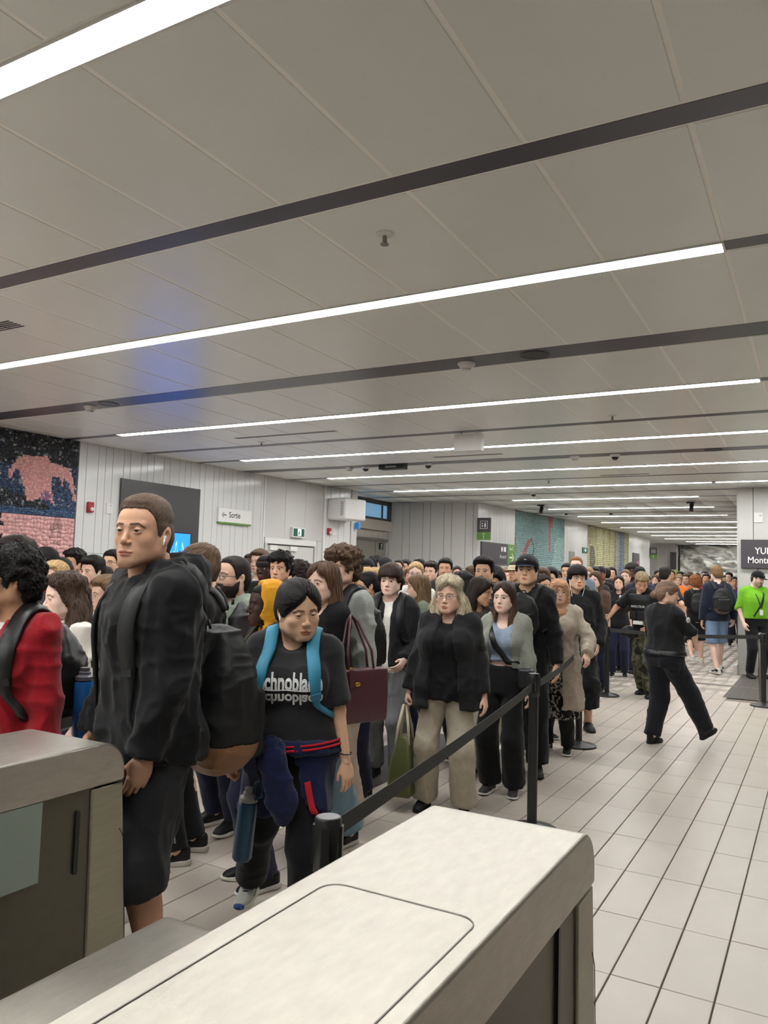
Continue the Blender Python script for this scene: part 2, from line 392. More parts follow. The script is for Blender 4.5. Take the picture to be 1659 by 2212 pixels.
# wide pillar on the right
WP = tag(G().box(-1.28, 3.4, 15.49, 17.2, 0, CEIL + .02).build('wall_pillar', M_wback), 'wide panelled pillar behind the man in green', kind='structure')
for (a, b) in ((-1.3, -1.04 + .0), (-1.04, -.38), (-.38, .28), (.28, 3.4)):
    G().prism([(a + .004, 15.5), (a + .004, 15.462), (a + .01, 15.455), (b - .01, 15.455), (b - .004, 15.462), (b - .004, 15.5)], 2, 1.88, CEIL).build('pillar_panel', M_wpanel, WP)
s = -1.3
while s < 3.3:
    b = s + .33; G().prism([(s + .004, 15.5), (s + .004, 15.462), (s + .01, 15.455), (b - .01, 15.455), (b - .004, 15.462), (b - .004, 15.5)], 2, 0, 1.876).build('pillar_plank', M_wpanel, WP); s = b
for y in (15.46, 16.05, 16.62): G().box(-1.31, -1.27, y + .004, y + .57, 0, CEIL).build('pillar_panel', M_wpanel, WP)
# ================================================================== SIGNED-DISTANCE MODELLING
f32 = np.float32
def smin(a, b, k):
    if k <= 0: return np.minimum(a, b)
    h = np.maximum(k - np.abs(a - b), 0) / k
    return np.minimum(a, b) - h * h * k * .25
def smax(a, b, k): return -smin(-a, -b, k)
def s_ell(p, c, r):
    q = (p - np.asarray(c, f32)); r = np.asarray(r, f32)
    k0 = np.sqrt(np.sum((q / r) ** 2, 1)); k1 = np.sqrt(np.sum((q / (r * r)) ** 2, 1)) + 1e-6
    return k0 * (k0 - 1) / k1
def s_ball(p, c, r): return np.sqrt(np.sum((p - np.asarray(c, f32)) ** 2, 1)) - r
def s_cone(p, a, b, ra, rb, flat=None):
    """tapered capsule; flat=(axis, factor) widens/narrows the section along an axis"""
    a = np.asarray(a, f32); b = np.asarray(b, f32); ba = b - a; pa = p - a
    t = np.clip(pa @ ba / (ba @ ba + 1e-12), 0, 1)
    q = pa - t[:, None] * ba
    if flat is not None:
        ax = np.asarray(flat[0], f32); ax = ax / np.linalg.norm(ax); w = q @ ax
        q = q + ((1 / flat[1] - 1) * w)[:, None] * ax
    return np.sqrt(np.sum(q * q, 1)) - (ra + (rb - ra) * t)
def s_cut(p, d, o, n): return np.maximum(d, (p - np.asarray(o, f32)) @ np.asarray(n, f32))
def s_box(p, c, h, r):
    q = np.abs(p - np.asarray(c, f32)) - (np.asarray(h, f32) - r)
    return np.sqrt(np.sum(np.maximum(q, 0) ** 2, 1)) + np.minimum(np.max(q, 1), 0) - r
def s_loft(p, Z, RX, RY, CX=None, CY=None, e=2.3, ends=True):
    Z = np.asarray(Z, f32); z = np.clip(p[:, 2], Z[0], Z[-1])
    rx = np.interp(z, Z, RX); ry = np.interp(z, Z, RY)
    x = p[:, 0] - (np.interp(z, Z, CX) if CX is not None else 0); y = p[:, 1] - (np.interp(z, Z, CY) if CY is not None else 0)
    q = (np.abs(x / rx) ** e + np.abs(y / ry) ** e) ** (1 / e) + 1e-6
    r = np.sqrt(x * x + y * y); d = np.where(q < .4, -.6 * np.minimum(rx, ry), (1 - 1 / q) * r)
    dz = np.abs(p[:, 2] - z)
    if ends: return np.where(dz > 0, np.sqrt(np.maximum(d, 0) ** 2 + dz * dz), d)
    return np.maximum(d, dz)
def noise3(p, seed=0):
    """cheap value noise in [-1,1]"""
    i = np.floor(p).astype(np.int64); f = (p - i).astype(f32); f = f * f * (3 - 2 * f)
    def h(a, b, c):
        n = (a * 374761393 + b * 668265263 + c * 2147483647 + seed * 144665) & 0xffffffff
        n = ((n ^ (n >> 13)) * 1274126177) & 0xffffffff
        return ((n ^ (n >> 16)) & 0xffff).astype(f32) / 32767.5 - 1
    x, y, z = i[:, 0], i[:, 1], i[:, 2]; u, v, w = f[:, 0], f[:, 1], f[:, 2]
    L = lambda a, b, t: a + (b - a) * t
    return L(L(L(h(x, y, z), h(x + 1, y, z), u), L(h(x, y + 1, z), h(x + 1, y + 1, z), u), v),
             L(L(h(x, y, z + 1), h(x + 1, y, z + 1), u), L(h(x, y + 1, z + 1), h(x + 1, y + 1, z + 1), u), v), w)
_E12 = [(0, 1), (2, 3), (4, 5), (6, 7), (0, 2), (1, 3), (4, 6), (5, 7), (0, 4), (1, 5), (2, 6), (3, 7)]
_C8 = np.array([(i & 1, (i >> 1) & 1, (i >> 2) & 1) for i in range(8)])
def sdf_mesh(fn, lo, hi, res, B=4):
    lo = np.asarray(lo, f32); hi = np.asarray(hi, f32)
    nb = np.maximum(np.ceil((hi - lo) / (res * B)).astype(int), 1); n = nb * B
    bc = np.stack(np.meshgrid(*[np.arange(k) for k in nb], indexing='ij'), -1).reshape(-1, 3)
    d0 = fn((lo + (bc + .5) * B * res).astype(f32))
    act = np.abs(d0) < res * B * 1.35
    D = np.repeat(np.repeat(np.repeat(np.where(d0 > 0, 1., -1.).astype(f32).reshape(nb), B, 0), B, 1), B, 2)
    if not act.any(): return np.zeros((0, 3)), np.zeros((0, 4), int)
    o = np.stack(np.meshgrid(*[np.arange(B)] * 3, indexing='ij'), -1).reshape(-1, 3)
    idx = (bc[act][:, None, :] * B + o[None]).reshape(-1, 3)
    D[idx[:, 0], idx[:, 1], idx[:, 2]] = fn((lo + idx * res).astype(f32))
    D = np.pad(D, 1, constant_values=1.); lo = lo - res; n = n + 2
    S = (D < 0)
    cnt = np.zeros(tuple(n - 1), np.uint8)
    for c in _C8: cnt += S[c[0]:n[0] - 1 + c[0], c[1]:n[1] - 1 + c[1], c[2]:n[2] - 1 + c[2]]
    cell = np.argwhere((cnt > 0) & (cnt < 8))
    if len(cell) == 0: return np.zeros((0, 3)), np.zeros((0, 4), int)
    vals = np.stack([D[cell[:, 0] + c[0], cell[:, 1] + c[1], cell[:, 2] + c[2]] for c in _C8], 1)
    acc = np.zeros((len(cell), 3)); w = np.zeros(len(cell))
    for a, b in _E12:
        va, vb = vals[:, a], vals[:, b]; m = (va < 0) != (vb < 0)
        t = np.where(m, va / np.where(m, va - vb, 1), 0)
        acc += m[:, None] * (_C8[a] + t[:, None] * (_C8[b] - _C8[a])); w += m
    V = lo + (cell + acc / w[:, None]) * res
    ids = np.full(tuple(n - 1), -1, np.int32); ids[cell[:, 0], cell[:, 1], cell[:, 2]] = np.arange(len(cell))
    F = []
    for ax in range(3):
        a1, a2 = (ax + 1) % 3, (ax + 2) % 3
        sl0 = [slice(None)] * 3; sl1 = [slice(None)] * 3; sl0[ax] = slice(0, n[ax] - 1); sl1[ax] = slice(1, n[ax])
        s0, s1 = S[tuple(sl0)], S[tuple(sl1)]; ch = np.argwhere(s0 != s1)
        ch = ch[(ch[:, a1] > 0) & (ch[:, a2] > 0) & (ch[:, a1] < n[a1] - 1) & (ch[:, a2] < n[a2] - 1)]
        if len(ch) == 0: continue
        fl = s0[ch[:, 0], ch[:, 1], ch[:, 2]]
        def at(d1, d2):
            q = ch.copy(); q[:, a1] -= d1; q[:, a2] -= d2; return ids[q[:, 0], q[:, 1], q[:, 2]]
        quad = np.stack([at(1, 1), at(0, 1), at(0, 0), at(1, 0)], 1)
        quad[~fl] = quad[~fl][:, ::-1]; F.append(quad)
    F = np.concatenate(F); F = F[(F >= 0).all(1)]
    return V, F
def grad(fn, p, e=.002):
    p = p.astype(f32); g = np.zeros_like(p)
    for k in range(3):
        d = np.zeros(3, f32); d[k] = e; g[:, k] = fn(p + d) - fn(p - d)
    return g / (np.linalg.norm(g, axis=1, keepdims=True) + 1e-9)
def vnormals(V, F):
    n = np.zeros_like(V); a = V[F[:, 0]]; b = V[F[:, 1]]; c = V[F[:, 2]]; d = V[F[:, -1]]
    fn_ = np.cross(c - a, d - b) if F.shape[1] == 4 else np.cross(b - a, c - a)
    for k in range(F.shape[1]): np.add.at(n, F[:, k], fn_)
    return n / (np.linalg.norm(n, axis=1, keepdims=True) + 1e-12)
def join(parts):
    """parts: (V,F,C) with quads -> one V,F,C"""
    V, F, C, n = [], [], [], 0
    for v, f, c in parts:
        if len(v) == 0: continue
        V.append(v); F.append(f + n); C.append(c if np.ndim(c) == 2 else np.tile(np.asarray(c, f32), (len(v), 1))); n += len(v)
    return np.concatenate(V), np.concatenate(F), np.concatenate(C)
def col_mesh(name, V, F, C=None, smooth=True):
    me = me_from(name, V, F, smooth)
    if C is not None:
        at = me.color_attributes.new('Col', 'FLOAT_COLOR', 'POINT')
        at.data.foreach_set('color', np.concatenate([C, np.ones((len(C), 1))], 1).astype(f32).ravel())
    return me
def rotm(yaw=0, pitch=0, roll=0):
    """degrees; yaw turns to the person's left, pitch looks down, roll tips to the right"""
    return np.array((Matrix.Rotation(math.radians(yaw), 3, 'Z') @ Matrix.Rotation(math.radians(-pitch), 3, 'X') @ Matrix.Rotation(math.radians(roll), 3, 'Y')))

# ------------------------------------------------------------------ heads
HEADS = {  # jaw width, chin, nose size, nose width, lips, cheek, brow, face length, neck, cheek fat
    'm': dict(jaw=1., chin=1., nose=1., nw=1., lips=1., brow=1., neck=.056, fat=0.),
    'm_lean': dict(jaw=.95, chin=1.05, nose=1.08, nw=1., lips=1.1, brow=1.15, neck=.057, fat=-.002),
    'm_asian': dict(jaw=1., chin=.9, nose=.86, nw=1.1, lips=1.1, brow=.6, neck=.054, fat=.003),
    'm_black': dict(jaw=1., chin=.95, nose=.92, nw=1.35, lips=1.6, brow=.8, neck=.056, fat=.001),
    'f': dict(jaw=.84, chin=.82, nose=.88, nw=.88, lips=1.1, brow=.35, neck=.046, fat=.001),
    'f_asian': dict(jaw=.92, chin=.8, nose=.82, nw=1.08, lips=1.15, brow=.25, neck=.050, fat=.006),
    'f_old': dict(jaw=.96, chin=.9, nose=.98, nw=1., lips=.85, brow=.5, neck=.052, fat=.004),
    'f_black': dict(jaw=.86, chin=.85, nose=.88, nw=1.3, lips=1.5, brow=.4, neck=.047, fat=.001),
}
EX, EY, EZ = .0315, .0815, .0135
def head_fn(hp, lids=True, openness=.0034):
    def fn(p):
        p = p.copy(); p[:, 0] = np.abs(p[:, 0])
        j, ch, ns, fat = hp['jaw'], hp['chin'], hp['nose'], hp['fat']
        d = s_ell(p, (0, -.014, .043), (.0745, .097, .087))
        d = smin(d, s_ell(p, (0, .035, .045), (.0635, .058, .062)), .03)
        d = smin(d, s_ell(p, (0, .036, -.018), (.060 + fat, .056, .075)), .03)
        d = smin(d, s_cone(p, (.053 * j, .004, -.045), (.022 * j, .074, -.086), .020 + fat, .0165), .03)
        d = smin(d, s_cone(p, (.060 * j + .002, -.004, -.012), (.055 * j, .0, -.05), .016, .018 + fat), .03)
        d = smin(d, s_ell(p, (0, .080, -.089), (.021 * ch, .015 * ch, .0155 * ch)), .022)
        d = smin(d, s_ell(p, (.041, .058, -.012), (.021 + fat, .022 + fat, .02)), .02)
        d = smin(d, s_ell(p, (.030, .044, -.042), (.027 + fat, .030 + fat, .040)), .025)
        d = smin(d, s_ell(p, (0, .079, -.056), (.033, .0165, .028)), .018)
        d = smin(d, s_cone(p, (.043, .077, .034), (.008, .0885, .030), .008, .0075 + .002 * hp['brow']), .012)
        d = smax(d, -s_ell(p, (EX, .105, EZ + .001), (.019, .019, .0125)), .012)
        if lids:
            lid = s_ball(p, (EX, EY, EZ), .0140)
            if openness > 0:
                e = s_ell(p, (EX + .0005, .099, EZ - .0008), (.0128, .02, openness))
                lid = smax(lid, -e, .0015)
            d = smin(d, lid, .003)
            d = smax(d, -s_ball(p, (EX, EY - .002, EZ), .0113), .001)
        d = smin(d, s_cone(p, (0, .0885, .022), (0, .1005 + .006 * ns, -.015), .0065, .0085 * (.5 + .5 * hp['nw'])), .010)
        d = smin(d, s_ball(p, (0, .1025 + .006 * ns, -.0205), .0098 * (.6 + .4 * hp['nw'])), .007)
        d = smin(d, s_ell(p, (.0118 * hp['nw'], .0965 + .003 * ns, -.0250), (.0072, .0095, .0068)), .006)
        d = smax(d, -s_ell(p, (.0062 * hp['nw'], .0985 + .004 * ns, -.0315), (.0033, .0048, .0035)), .003)
        lp = hp['lips']
        d = smin(d, s_ell(p, (.007, .0925, -.0535), (.0180, .0085 + .001 * lp, .0040 + .0014 * lp)), .005)
        d = smin(d, s_ell(p, (0, .0920, -.0632), (.0205, .0085 + .0012 * lp, .0045 + .0017 * lp)), .005)
        d = smax(d, -s_cone(p, (0, .1035, -.0583), (.023, .0915, -.0585), .0018, .0014), .003)
        # ears
        er = s_ell(p, (.0765, -.008, .004), (.0085, .019, .032))
        er = smin(er, s_ell(p, (.082, -.016, .014), (.006, .014, .022)), .008)
        er = smax(er, -s_ell(p, (.0865, -.004, .004), (.0075, .011, .019)), .005)
        d = smin(d, er, .006)
        # neck
        nk = hp['neck']
        nd = s_cone(p, (0, -.022, -.04), (0, -.045, -.24), nk - .002, nk + .004)
        nd = smin(nd, s_cone(p, (.046, -.03, -.03), (.014, .005, -.19), .014, .012), .03)
        d = smin(d, nd, .028)
        return d
    return fn
def head_color(V, skin, lips, brow, stubble=0., hp=None, asian=False, eyes=True, hair=None, blush=.15, far=False):
    """skin, lips, brows: the flesh colours of the face, no shading"""
    C = np.tile(np.asarray(skin, f32), (len(V), 1)); x = np.abs(V[:, 0]); y, z = V[:, 1], V[:, 2]
    def mix(m, c, k=1.): C[:] = C + (np.asarray(c, f32) - C) * (np.clip(m, 0, 1) * k)[:, None]
    sm = lambda d, w: np.clip(.5 - d / w, 0, 1)
    if stubble:
        m = sm(np.maximum(-(y - .02), -.0) + np.maximum(z + .032 - .5 * np.maximum(0, .055 - y), 0), .018) * (z > -.12) * (y > -.005)
        mu = ((x < .034) & (y > .075) & (z < -.030) & (z > -.105)).astype(f32)
        lipz = sm(s_ell(V.astype(f32), (0, .095, -.058), (.026, .03, .012)), .004)
        mix(np.clip(np.maximum(m, mu) - lipz, 0, 1), hair, stubble)
    if blush: mix(np.exp(-((x - .042) ** 2 + (z + .015) ** 2) / .0005) * (y > .03), (skin[0] * 1.0, skin[1] * .78, skin[2] * .78), blush)
    ml = sm(np.minimum(s_ell(V.astype(f32), (.007, .094, -.0540), (.0190, .014, .0058)), s_ell(V.astype(f32), (0, .094, -.0632), (.0215, .014, .0068))), .003)
    mix(ml * (y > .07), lips, .85)
    bz = .0335 + .10 * np.maximum(x - .012, 0) - .9 * np.maximum(x - .038, 0)
    mb = sm(np.abs(z - bz) - .0036, .003) * sm(np.abs(x - .032) - .021, .004) * (y > .04)
    if not far: mix(mb, brow, .9)
    else:
        mb = sm(np.abs(z - bz) - .005, .005) * sm(np.abs(x - .032) - .02, .006) * (y > .04); mix(mb, brow, .8)
        me_ = sm(np.sqrt(((x - EX) / 1.7) ** 2 + (z - EZ) ** 2) - .0052, .004) * (y > .04); mix(me_, (.03, .02, .015), .85)
    if not far:
        ed = np.sqrt((x - EX) ** 2 + (z - EZ) ** 2)
        lash = sm(np.abs(z - (EZ + .0034 - 14. * (x - EX) ** 2)) - .0014, .0016) * sm(np.abs(x - EX) - .013, .002) * (y > .05)
        mix(lash, (.02, .014, .01), .8)
    return C
def uvball(c, r, nu=14, nv=10):
    """ball whose pole looks along +y, with iris rings; returns V,F(quads),ring"""
    V = []; ring = []; F = []
    T = [0.01, .16, .30, .48, .50, .75, 1.1, 1.6, 2.2, 3.1]
    for i, t in enumerate(T):
        for k in range(nu):
            a = 2 * math.pi * k / nu; V.append((c[0] + r * math.sin(t) * math.cos(a), c[1] + r * math.cos(t), c[2] + r * math.sin(t) * math.sin(a))); ring.append(t)
    for i in range(len(T) - 1):
        for k in range(nu): F.append((i * nu + k, (i + 1) * nu + k, (i + 1) * nu + (k + 1) % nu, i * nu + (k + 1) % nu))
    return np.array(V), np.array(F), np.array(ring)
_HC = {}
def head_mesh(kind, res, openness=.0034):
    key = (kind, res, openness)
    if key not in _HC:
        fn = head_fn(HEADS[kind], lids=res < .006, openness=openness)
        _HC[key] = sdf_mesh(fn, (-.1, -.125, -.235), (.1, .135, .145), res)
    return _HC[key]
def bend_head(V, R, piv=(0, -.03, -.085), z0=-.20, z1=-.075):
    """turn the head about the neck; the neck follows gradually"""
    piv = np.asarray(piv); w = np.clip((V[:, 2] - z0) / (z1 - z0), 0, 1); w = w * w * (3 - 2 * w)
    W = (V - piv) @ R.T + piv
    return V + (W - V) * w[:, None]
def face_parts(kind, res, skin, lips, brow, iris=(.05, .025, .012), stubble=0., openness=.0034, gaze=(0, 0), hair=(.03, .02, .015), blush=.15):
    V, F = head_mesh(kind, res, openness); far = res > .006
    C = head_color(V, skin, lips, brow, stubble, HEADS[kind], hair=hair, blush=blush, far=far)
    parts = [(V, F, C)]
    if not far:
        for sx in (-1, 1):
            v, f, ring = uvball((0, 0, 0), .0121)
            Rg = rotm(gaze[0], gaze[1]); v = v @ Rg.T + np.array((sx * EX, EY, EZ))
            c = np.tile(np.array([.55, .52, .48]), (len(v), 1)); c[ring < .52] = iris; c[ring < .2] = (.004, .004, .004)
            parts.append((v, f, c))
    return parts
# ================================================================== PEOPLE
M_skin = mat('skin', (.5, .3, .2), .5, attr='Col', spec=.3, bump=.06, bscale=420)
M_hair = mat('hair', (.1, .1, .1), .58, attr='Col', spec=.25)
def cloth(col, kind='cotton'):
    name = 'cloth_%s_%d_%d_%d' % (kind, *[int(c * 4000) for c in col])
    if kind == 'knit': return mat(name, col, .95, var=.10, vscale=90, bump=.30, bscale=420, spec=.15, sheen=.2)
    if kind == 'denim': return mat(name, col, .9, var=.16, vscale=14, bump=.25, bscale=500, spec=.15, stretch=(1, 1, .35))
    if kind == 'smooth': return mat(name, col, .55, var=.05, vscale=20, bump=.05, bscale=300, spec=.35)
    if kind == 'leather': return mat(name, col, .38, var=.06, vscale=12, bump=.12, bscale=220, spec=.5)
    return mat(name, col, .88, var=.07, vscale=30, bump=.16, bscale=500, spec=.2, sheen=.12)
def up(a): return np.asarray(a, float)
def ik(a, b, l1, l2, hint):
    a, b, hint = up(a), up(b), up(hint); d = b - a; L = np.linalg.norm(d)
    mx = (l1 + l2) * .999
    if L > mx: b = a + d / L * mx; d = b - a; L = mx
    u = d / L; t = (l1 * l1 - l2 * l2 + L * L) / (2 * L); h = math.sqrt(max(l1 * l1 - t * t, 0))
    n = hint - u * (hint @ u); n /= np.linalg.norm(n) + 1e-9
    return a + u * t + n * h, b
class Sk:
    """skeleton of a standing figure, facing +y, its right side at +x"""
    def __init__(s, H=1.75, fem=False, wide=1., fat=0., armR=None, armL=None, legR=None, legL=None, lean=0., elbR=None, elbL=None, sw=None):
        k = H / 1.75; s.k = k; s.H = H; s.fem = fem; s.wide = wide; s.fat = fat
        sw = (sw or (.146 if fem else .166)) * k * wide
        s.neck = up((0, -.035 + lean * 1.4, 1.475 * k)); s.lean = lean
        s.sh = {+1: up((sw, -.02 + lean * 1.35, 1.405 * k)), -1: up((-sw, -.02 + lean * 1.35, 1.405 * k))}
        s.hip = {+1: up((.088 * k, 0, .90 * k)), -1: up((-.088 * k, 0, .90 * k))}
        s.l1, s.l2 = .295 * k, .250 * k
        s.el = {}; s.wr = {}; s.kn = {}; s.an = {}
        for sd, arm, hint in ((1, armR, elbR), (-1, armL, elbL)):
            w = up(arm) * k if arm is not None else s.sh[sd] + up((sd * .065, .045, -.54)) * k
            e, w = ik(s.sh[sd], w, s.l1, s.l2, hint if hint is not None else (sd * .5, -1, -.15)); s.el[sd] = e; s.wr[sd] = w
        for sd, leg in ((1, legR), (-1, legL)):
            a = up(leg) if leg is not None else up((sd * .105, -.015, .085))
            a = up((a[0] * k, a[1] * k, a[2] * k)); kn, a = ik(s.hip[sd], a, .43 * k, .41 * k, (sd * .12, 1, 0)); s.kn[sd] = kn; s.an[sd] = a
    def torso(s, p, ease=0., zlo=None, box=0., flare=0.):
        k = s.k; f = s.fat
        Z = np.array([.84, .93, 1.0, 1.08, 1.15, 1.25, 1.33, 1.40, 1.455]) * k
        if s.fem:
            RX = np.array([.158, .174, .162, .140, .132, .142, .150, .142, .085]); RY = np.array([.105, .116, .104, .092, .090, .108, .108, .086, .062])
        else:
            RX = np.array([.150, .163, .156, .148, .150, .165, .174, .165, .095]); RY = np.array([.105, .112, .104, .100, .104, .116, .116, .094, .066])
        RX = (RX * s.wide + np.array([.7, .9, 1, 1.1, 1.1, .9, .6, .3, .1]) * f) * k + ease
        RY = (RY + np.array([.5, .8, 1.1, 1.2, 1.1, .9, .5, .2, .1]) * f) * k + ease
        CY = np.array([-.005, -.008, 0, .006, .004, .002, -.006, -.022, -.035]) + s.lean * np.array([.84, .93, 1, 1.08, 1.15, 1.25, 1.33, 1.4, 1.45]) * np.linspace(0, 1, 9) ** .7
        if box:
            cx, cy = RX[5] * box, RY[5] * box; RX[:5] = np.maximum(RX[:5], cx); RY[:5] = np.maximum(RY[:5], cy)
        if zlo is not None: RX[:2] += .012; RY[:2] += .016
        if zlo is not None and zlo < Z[0]:
            Z = np.concatenate([[zlo], Z]); RX = np.concatenate([[RX[0] + flare], RX]); RY = np.concatenate([[RY[0] + flare], RY]); CY = np.concatenate([[CY[0]], CY])
        d = s_loft(p, Z, RX, RY, None, CY, e=2.35)
        if s.fem:
            q = p.copy(); q[:, 0] = np.abs(q[:, 0])
            d = smin(d, s_ell(q, (.068 * k * s.wide, .075 + s.lean * 1.25 + f * .8, 1.265 * k), (.060 + ease + f * .3, .05 + ease, .062 + ease)), .04)
        return d
    def shoulders(s, p, ease=0.):
        d = None; k = s.k
        for sd in (1, -1):
            c = s_cone(p, s.neck + (sd * .03 * k, -.005, -.005 * k), s.sh[sd] + (-sd * .012 * k, 0, .010 * k), .050 * k + ease * .6, .052 * k + ease)
            c = smin(c, s_ball(p, s.sh[sd] + (0, 0, -.012 * k), (.052 if not s.fem else .043) * k * (.6 + .4 * s.wide) + ease * .8), .03)
            d = c if d is None else smin(d, c, .03)
        return d
    def arm(s, p, sd, r=(.046, .041, .040, .028), ease=(0, 0, 0), to=1.):
        """to: 0..1 along the chain shoulder-elbow-wrist, cut flat"""
        k = s.k; A, E, W = s.sh[sd], s.el[sd], s.wr[sd]; r = [x * k for x in r]
        if s.fem: r = [x * .87 for x in r]
        L1 = np.linalg.norm(E - A); L2 = np.linalg.norm(W - E); t = to * (L1 + L2)
        if t <= L1:
            u = (E - A) / L1; q = A + u * t; rr = r[0] + (r[1] - r[0]) * t / L1
            return s_cut(p, s_cone(p, A, A + u * (t + .03), r[0] + ease[0], rr + ease[1]), q, u)
        d = s_cone(p, A, E, r[0] + ease[0], r[1] + ease[1]); u = (W - E) / L2; q = E + u * (t - L1); g = (t - L1) / L2
        rr = r[2] + (r[3] - r[2]) * g
        d2 = s_cone(p, E, E + u * (t - L1 + (.03 if to < 1.02 else 0)), r[2] + ease[1], rr + ease[2])
        return s_cut(p, smin(d, d2, .02), q, u)
    def leg(s, p, sd, r=(.084, .058, .056, .040), ease=(0, 0, 0), to=1.):
        k = s.k; A, E, W = s.hip[sd], s.kn[sd], s.an[sd]; r = [x * k * (1 + 1.5 * s.fat) for x in r]
        L1 = np.linalg.norm(E - A); L2 = np.linalg.norm(W - E); t = to * (L1 + L2)
        if t <= L1:
            u = (E - A) / L1; q = A + u * t; rr = r[0] + (r[1] - r[0]) * t / L1
            return s_cut(p, s_cone(p, A, A + u * (t + .03), r[0] + ease[0], rr + ease[1]), q, u)
        d = s_cone(p, A, E, r[0] + ease[0], r[1] + ease[1]); u = (W - E) / L2; q = E + u * (t - L1); g = (t - L1) / L2
        rr = r[2] + (r[3] - r[2]) * g
        d2 = s_cone(p, E, E + u * (t - L1 + .03), r[2] + ease[1], rr + ease[2])
        return s_cut(p, smin(d, d2, .025), q, u)
    def bounds(s, parts, pad=.06):
        P = []
        if 'torso' in parts: P += [(-.28, -.26, .7), (.28, .26, 1.5 * s.k)]
        if 'arms' in parts: P += [s.sh[1], s.sh[-1], s.el[1], s.el[-1], s.wr[1], s.wr[-1]]
        if 'legs' in parts: P += [s.hip[1], s.hip[-1], s.kn[1], s.kn[-1], s.an[1], s.an[-1], (-.2, -.17, .9), (.2, .17, .9)]
        P = np.array(P); return P.min(0) - pad - .05, P.max(0) + pad + .05
# ---- hands
_HD = {}
def hand_mesh(pose, res):
    key = (pose, res)
    if key in _HD: return _HD[key]
    curl = {'relaxed': (22, 30, 20), 'grip': (60, 85, 50), 'flat': (5, 8, 5), 'rest': (28, 38, 25), 'hook': (20, 75, 70)}[pose]
    prims = []
    ys = (.029, .0105, -.008, -.0255); ln = ((.040, .024, .020), (.044, .028, .021), (.041, .026, .021), (.032, .020, .018)); rr = (.0092, .0096, .0090, .0080)
    for i in range(4):
        p = np.array((0., ys[i], -.088 + abs(i - 1.2) * .004)); a = 0.
        for j in range(3):
            a += math.radians(curl[j] * (1 + .10 * (i - 1))); q = p + ln[i][j] * np.array((-math.sin(a), (.10 - i * .07) * .25, -math.cos(a)))
            prims.append((p, q, rr[i] * (1 - .08 * j), rr[i] * (1 - .08 * (j + 1)))); p = q
    th = {'relaxed': ((-.004, .026, -.028), (-.018, .046, -.058), (-.028, .050, -.088)), 'grip': ((-.006, .026, -.030), (-.030, .040, -.062), (-.046, .018, -.082)), 'flat': ((0, .028, -.025), (-.006, .056, -.052), (-.008, .066, -.082)),
          'rest': ((-.004, .026, -.028), (-.020, .046, -.056), (-.032, .048, -.084)), 'hook': ((-.004, .026, -.028), (-.022, .042, -.060), (-.036, .036, -.088))}[pose]
    def fn(p):
        d = s_ell(p, (0, .002, -.052), (.0165, .041, .052))
        d = smin(d, s_cone(p, (0, 0, .03), (0, 0, -.02), .026, .022, ((1, 0, 0), .72)), .025)
        fg = None
        for a, b, ra, rb in prims:
            c = s_cone(p, a, b, ra, rb); fg = c if fg is None else np.minimum(fg, c)
        d = smin(d, fg, .008)
        t = np.minimum(s_cone(p, th[0], th[1], .0145, .0105), s_cone(p, th[1], th[2], .0105, .0085))
        return smin(d, t, .010)
    _HD[key] = sdf_mesh(fn, (-.11, -.06, -.20), (.035, .085, .04), res)
    return _HD[key]
# ---- shoes
_SH = {}
def shoe_mesh(style, res):
    key = (style, res)
    if key in _SH: return _SH[key]
    hi = {'sneaker': 0., 'boot': .06, 'dress': -.01, 'chunky': .01}[style]
    def outline(p, e=0.):
        y = p[:, 1]; w = np.interp(y, [-.085, -.06, 0, .08, .13, .175, .198], [.018, .034, .036, .047, .049, .036, .014]); cx = np.interp(y, [-.08, .05, .2], [0, .004, -.004])
        return np.maximum(np.abs(p[:, 0] - cx) - w - e, np.maximum(y - .197, -.084 - y) - e)
    def up_(p):
        y = p[:, 1]; top = np.interp(y, [-.09, -.05, .0, .05, .10, .15, .2], [.098 + hi, .103 + hi, .100 + hi, .085 + hi * .5, .068, .052, .036])
        d = smax(outline(p, -.002), p[:, 2] - top, .030)
        return smax(d, .018 - p[:, 2], .004) + .002 * np.cos(y * 60)
    def sole(p):
        y = p[:, 1]; h0 = .028 if style != 'dress' else .018
        toe = np.interp(y, [.12, .2], [0, .012])
        return smax(smax(outline(p, .004), p[:, 2] - h0 - np.interp(y, [-.08, 0], [.008, 0]), .008), toe - p[:, 2], .006)
    _SH[key] = (sdf_mesh(up_, (-.065, -.10, .0), (.065, .21, .13 + hi), res), sdf_mesh(sole, (-.065, -.10, -.006), (.065, .215, .05), res))
    return _SH[key]
def folds(V, N, amp, seed, fx=(9, 9, 4.5), ridge=True):
    """cloth wrinkles: ridged noise pushed along the normal"""
    if amp <= 0: return V
    p = V * np.asarray(fx) + seed * 7.31; w = noise3(V * 3.1 + seed, 3)[:, None] * .8
    n = noise3(p + w, seed); n2 = noise3(p * np.array((2.1, 2.1, 1.4)) + 5 + w, seed + 1); n3 = noise3(p * np.array((1.3, 1.3, 3.2)) + 9 - w, seed + 2)
    a = (1 - np.abs(n)) ** 3 * 1.9 - .6 + .5 * (1 - np.abs(n2)) ** 3 + .7 * (1 - np.abs(n3)) ** 4 - .35
    return V + N * (amp * a)[:, None]
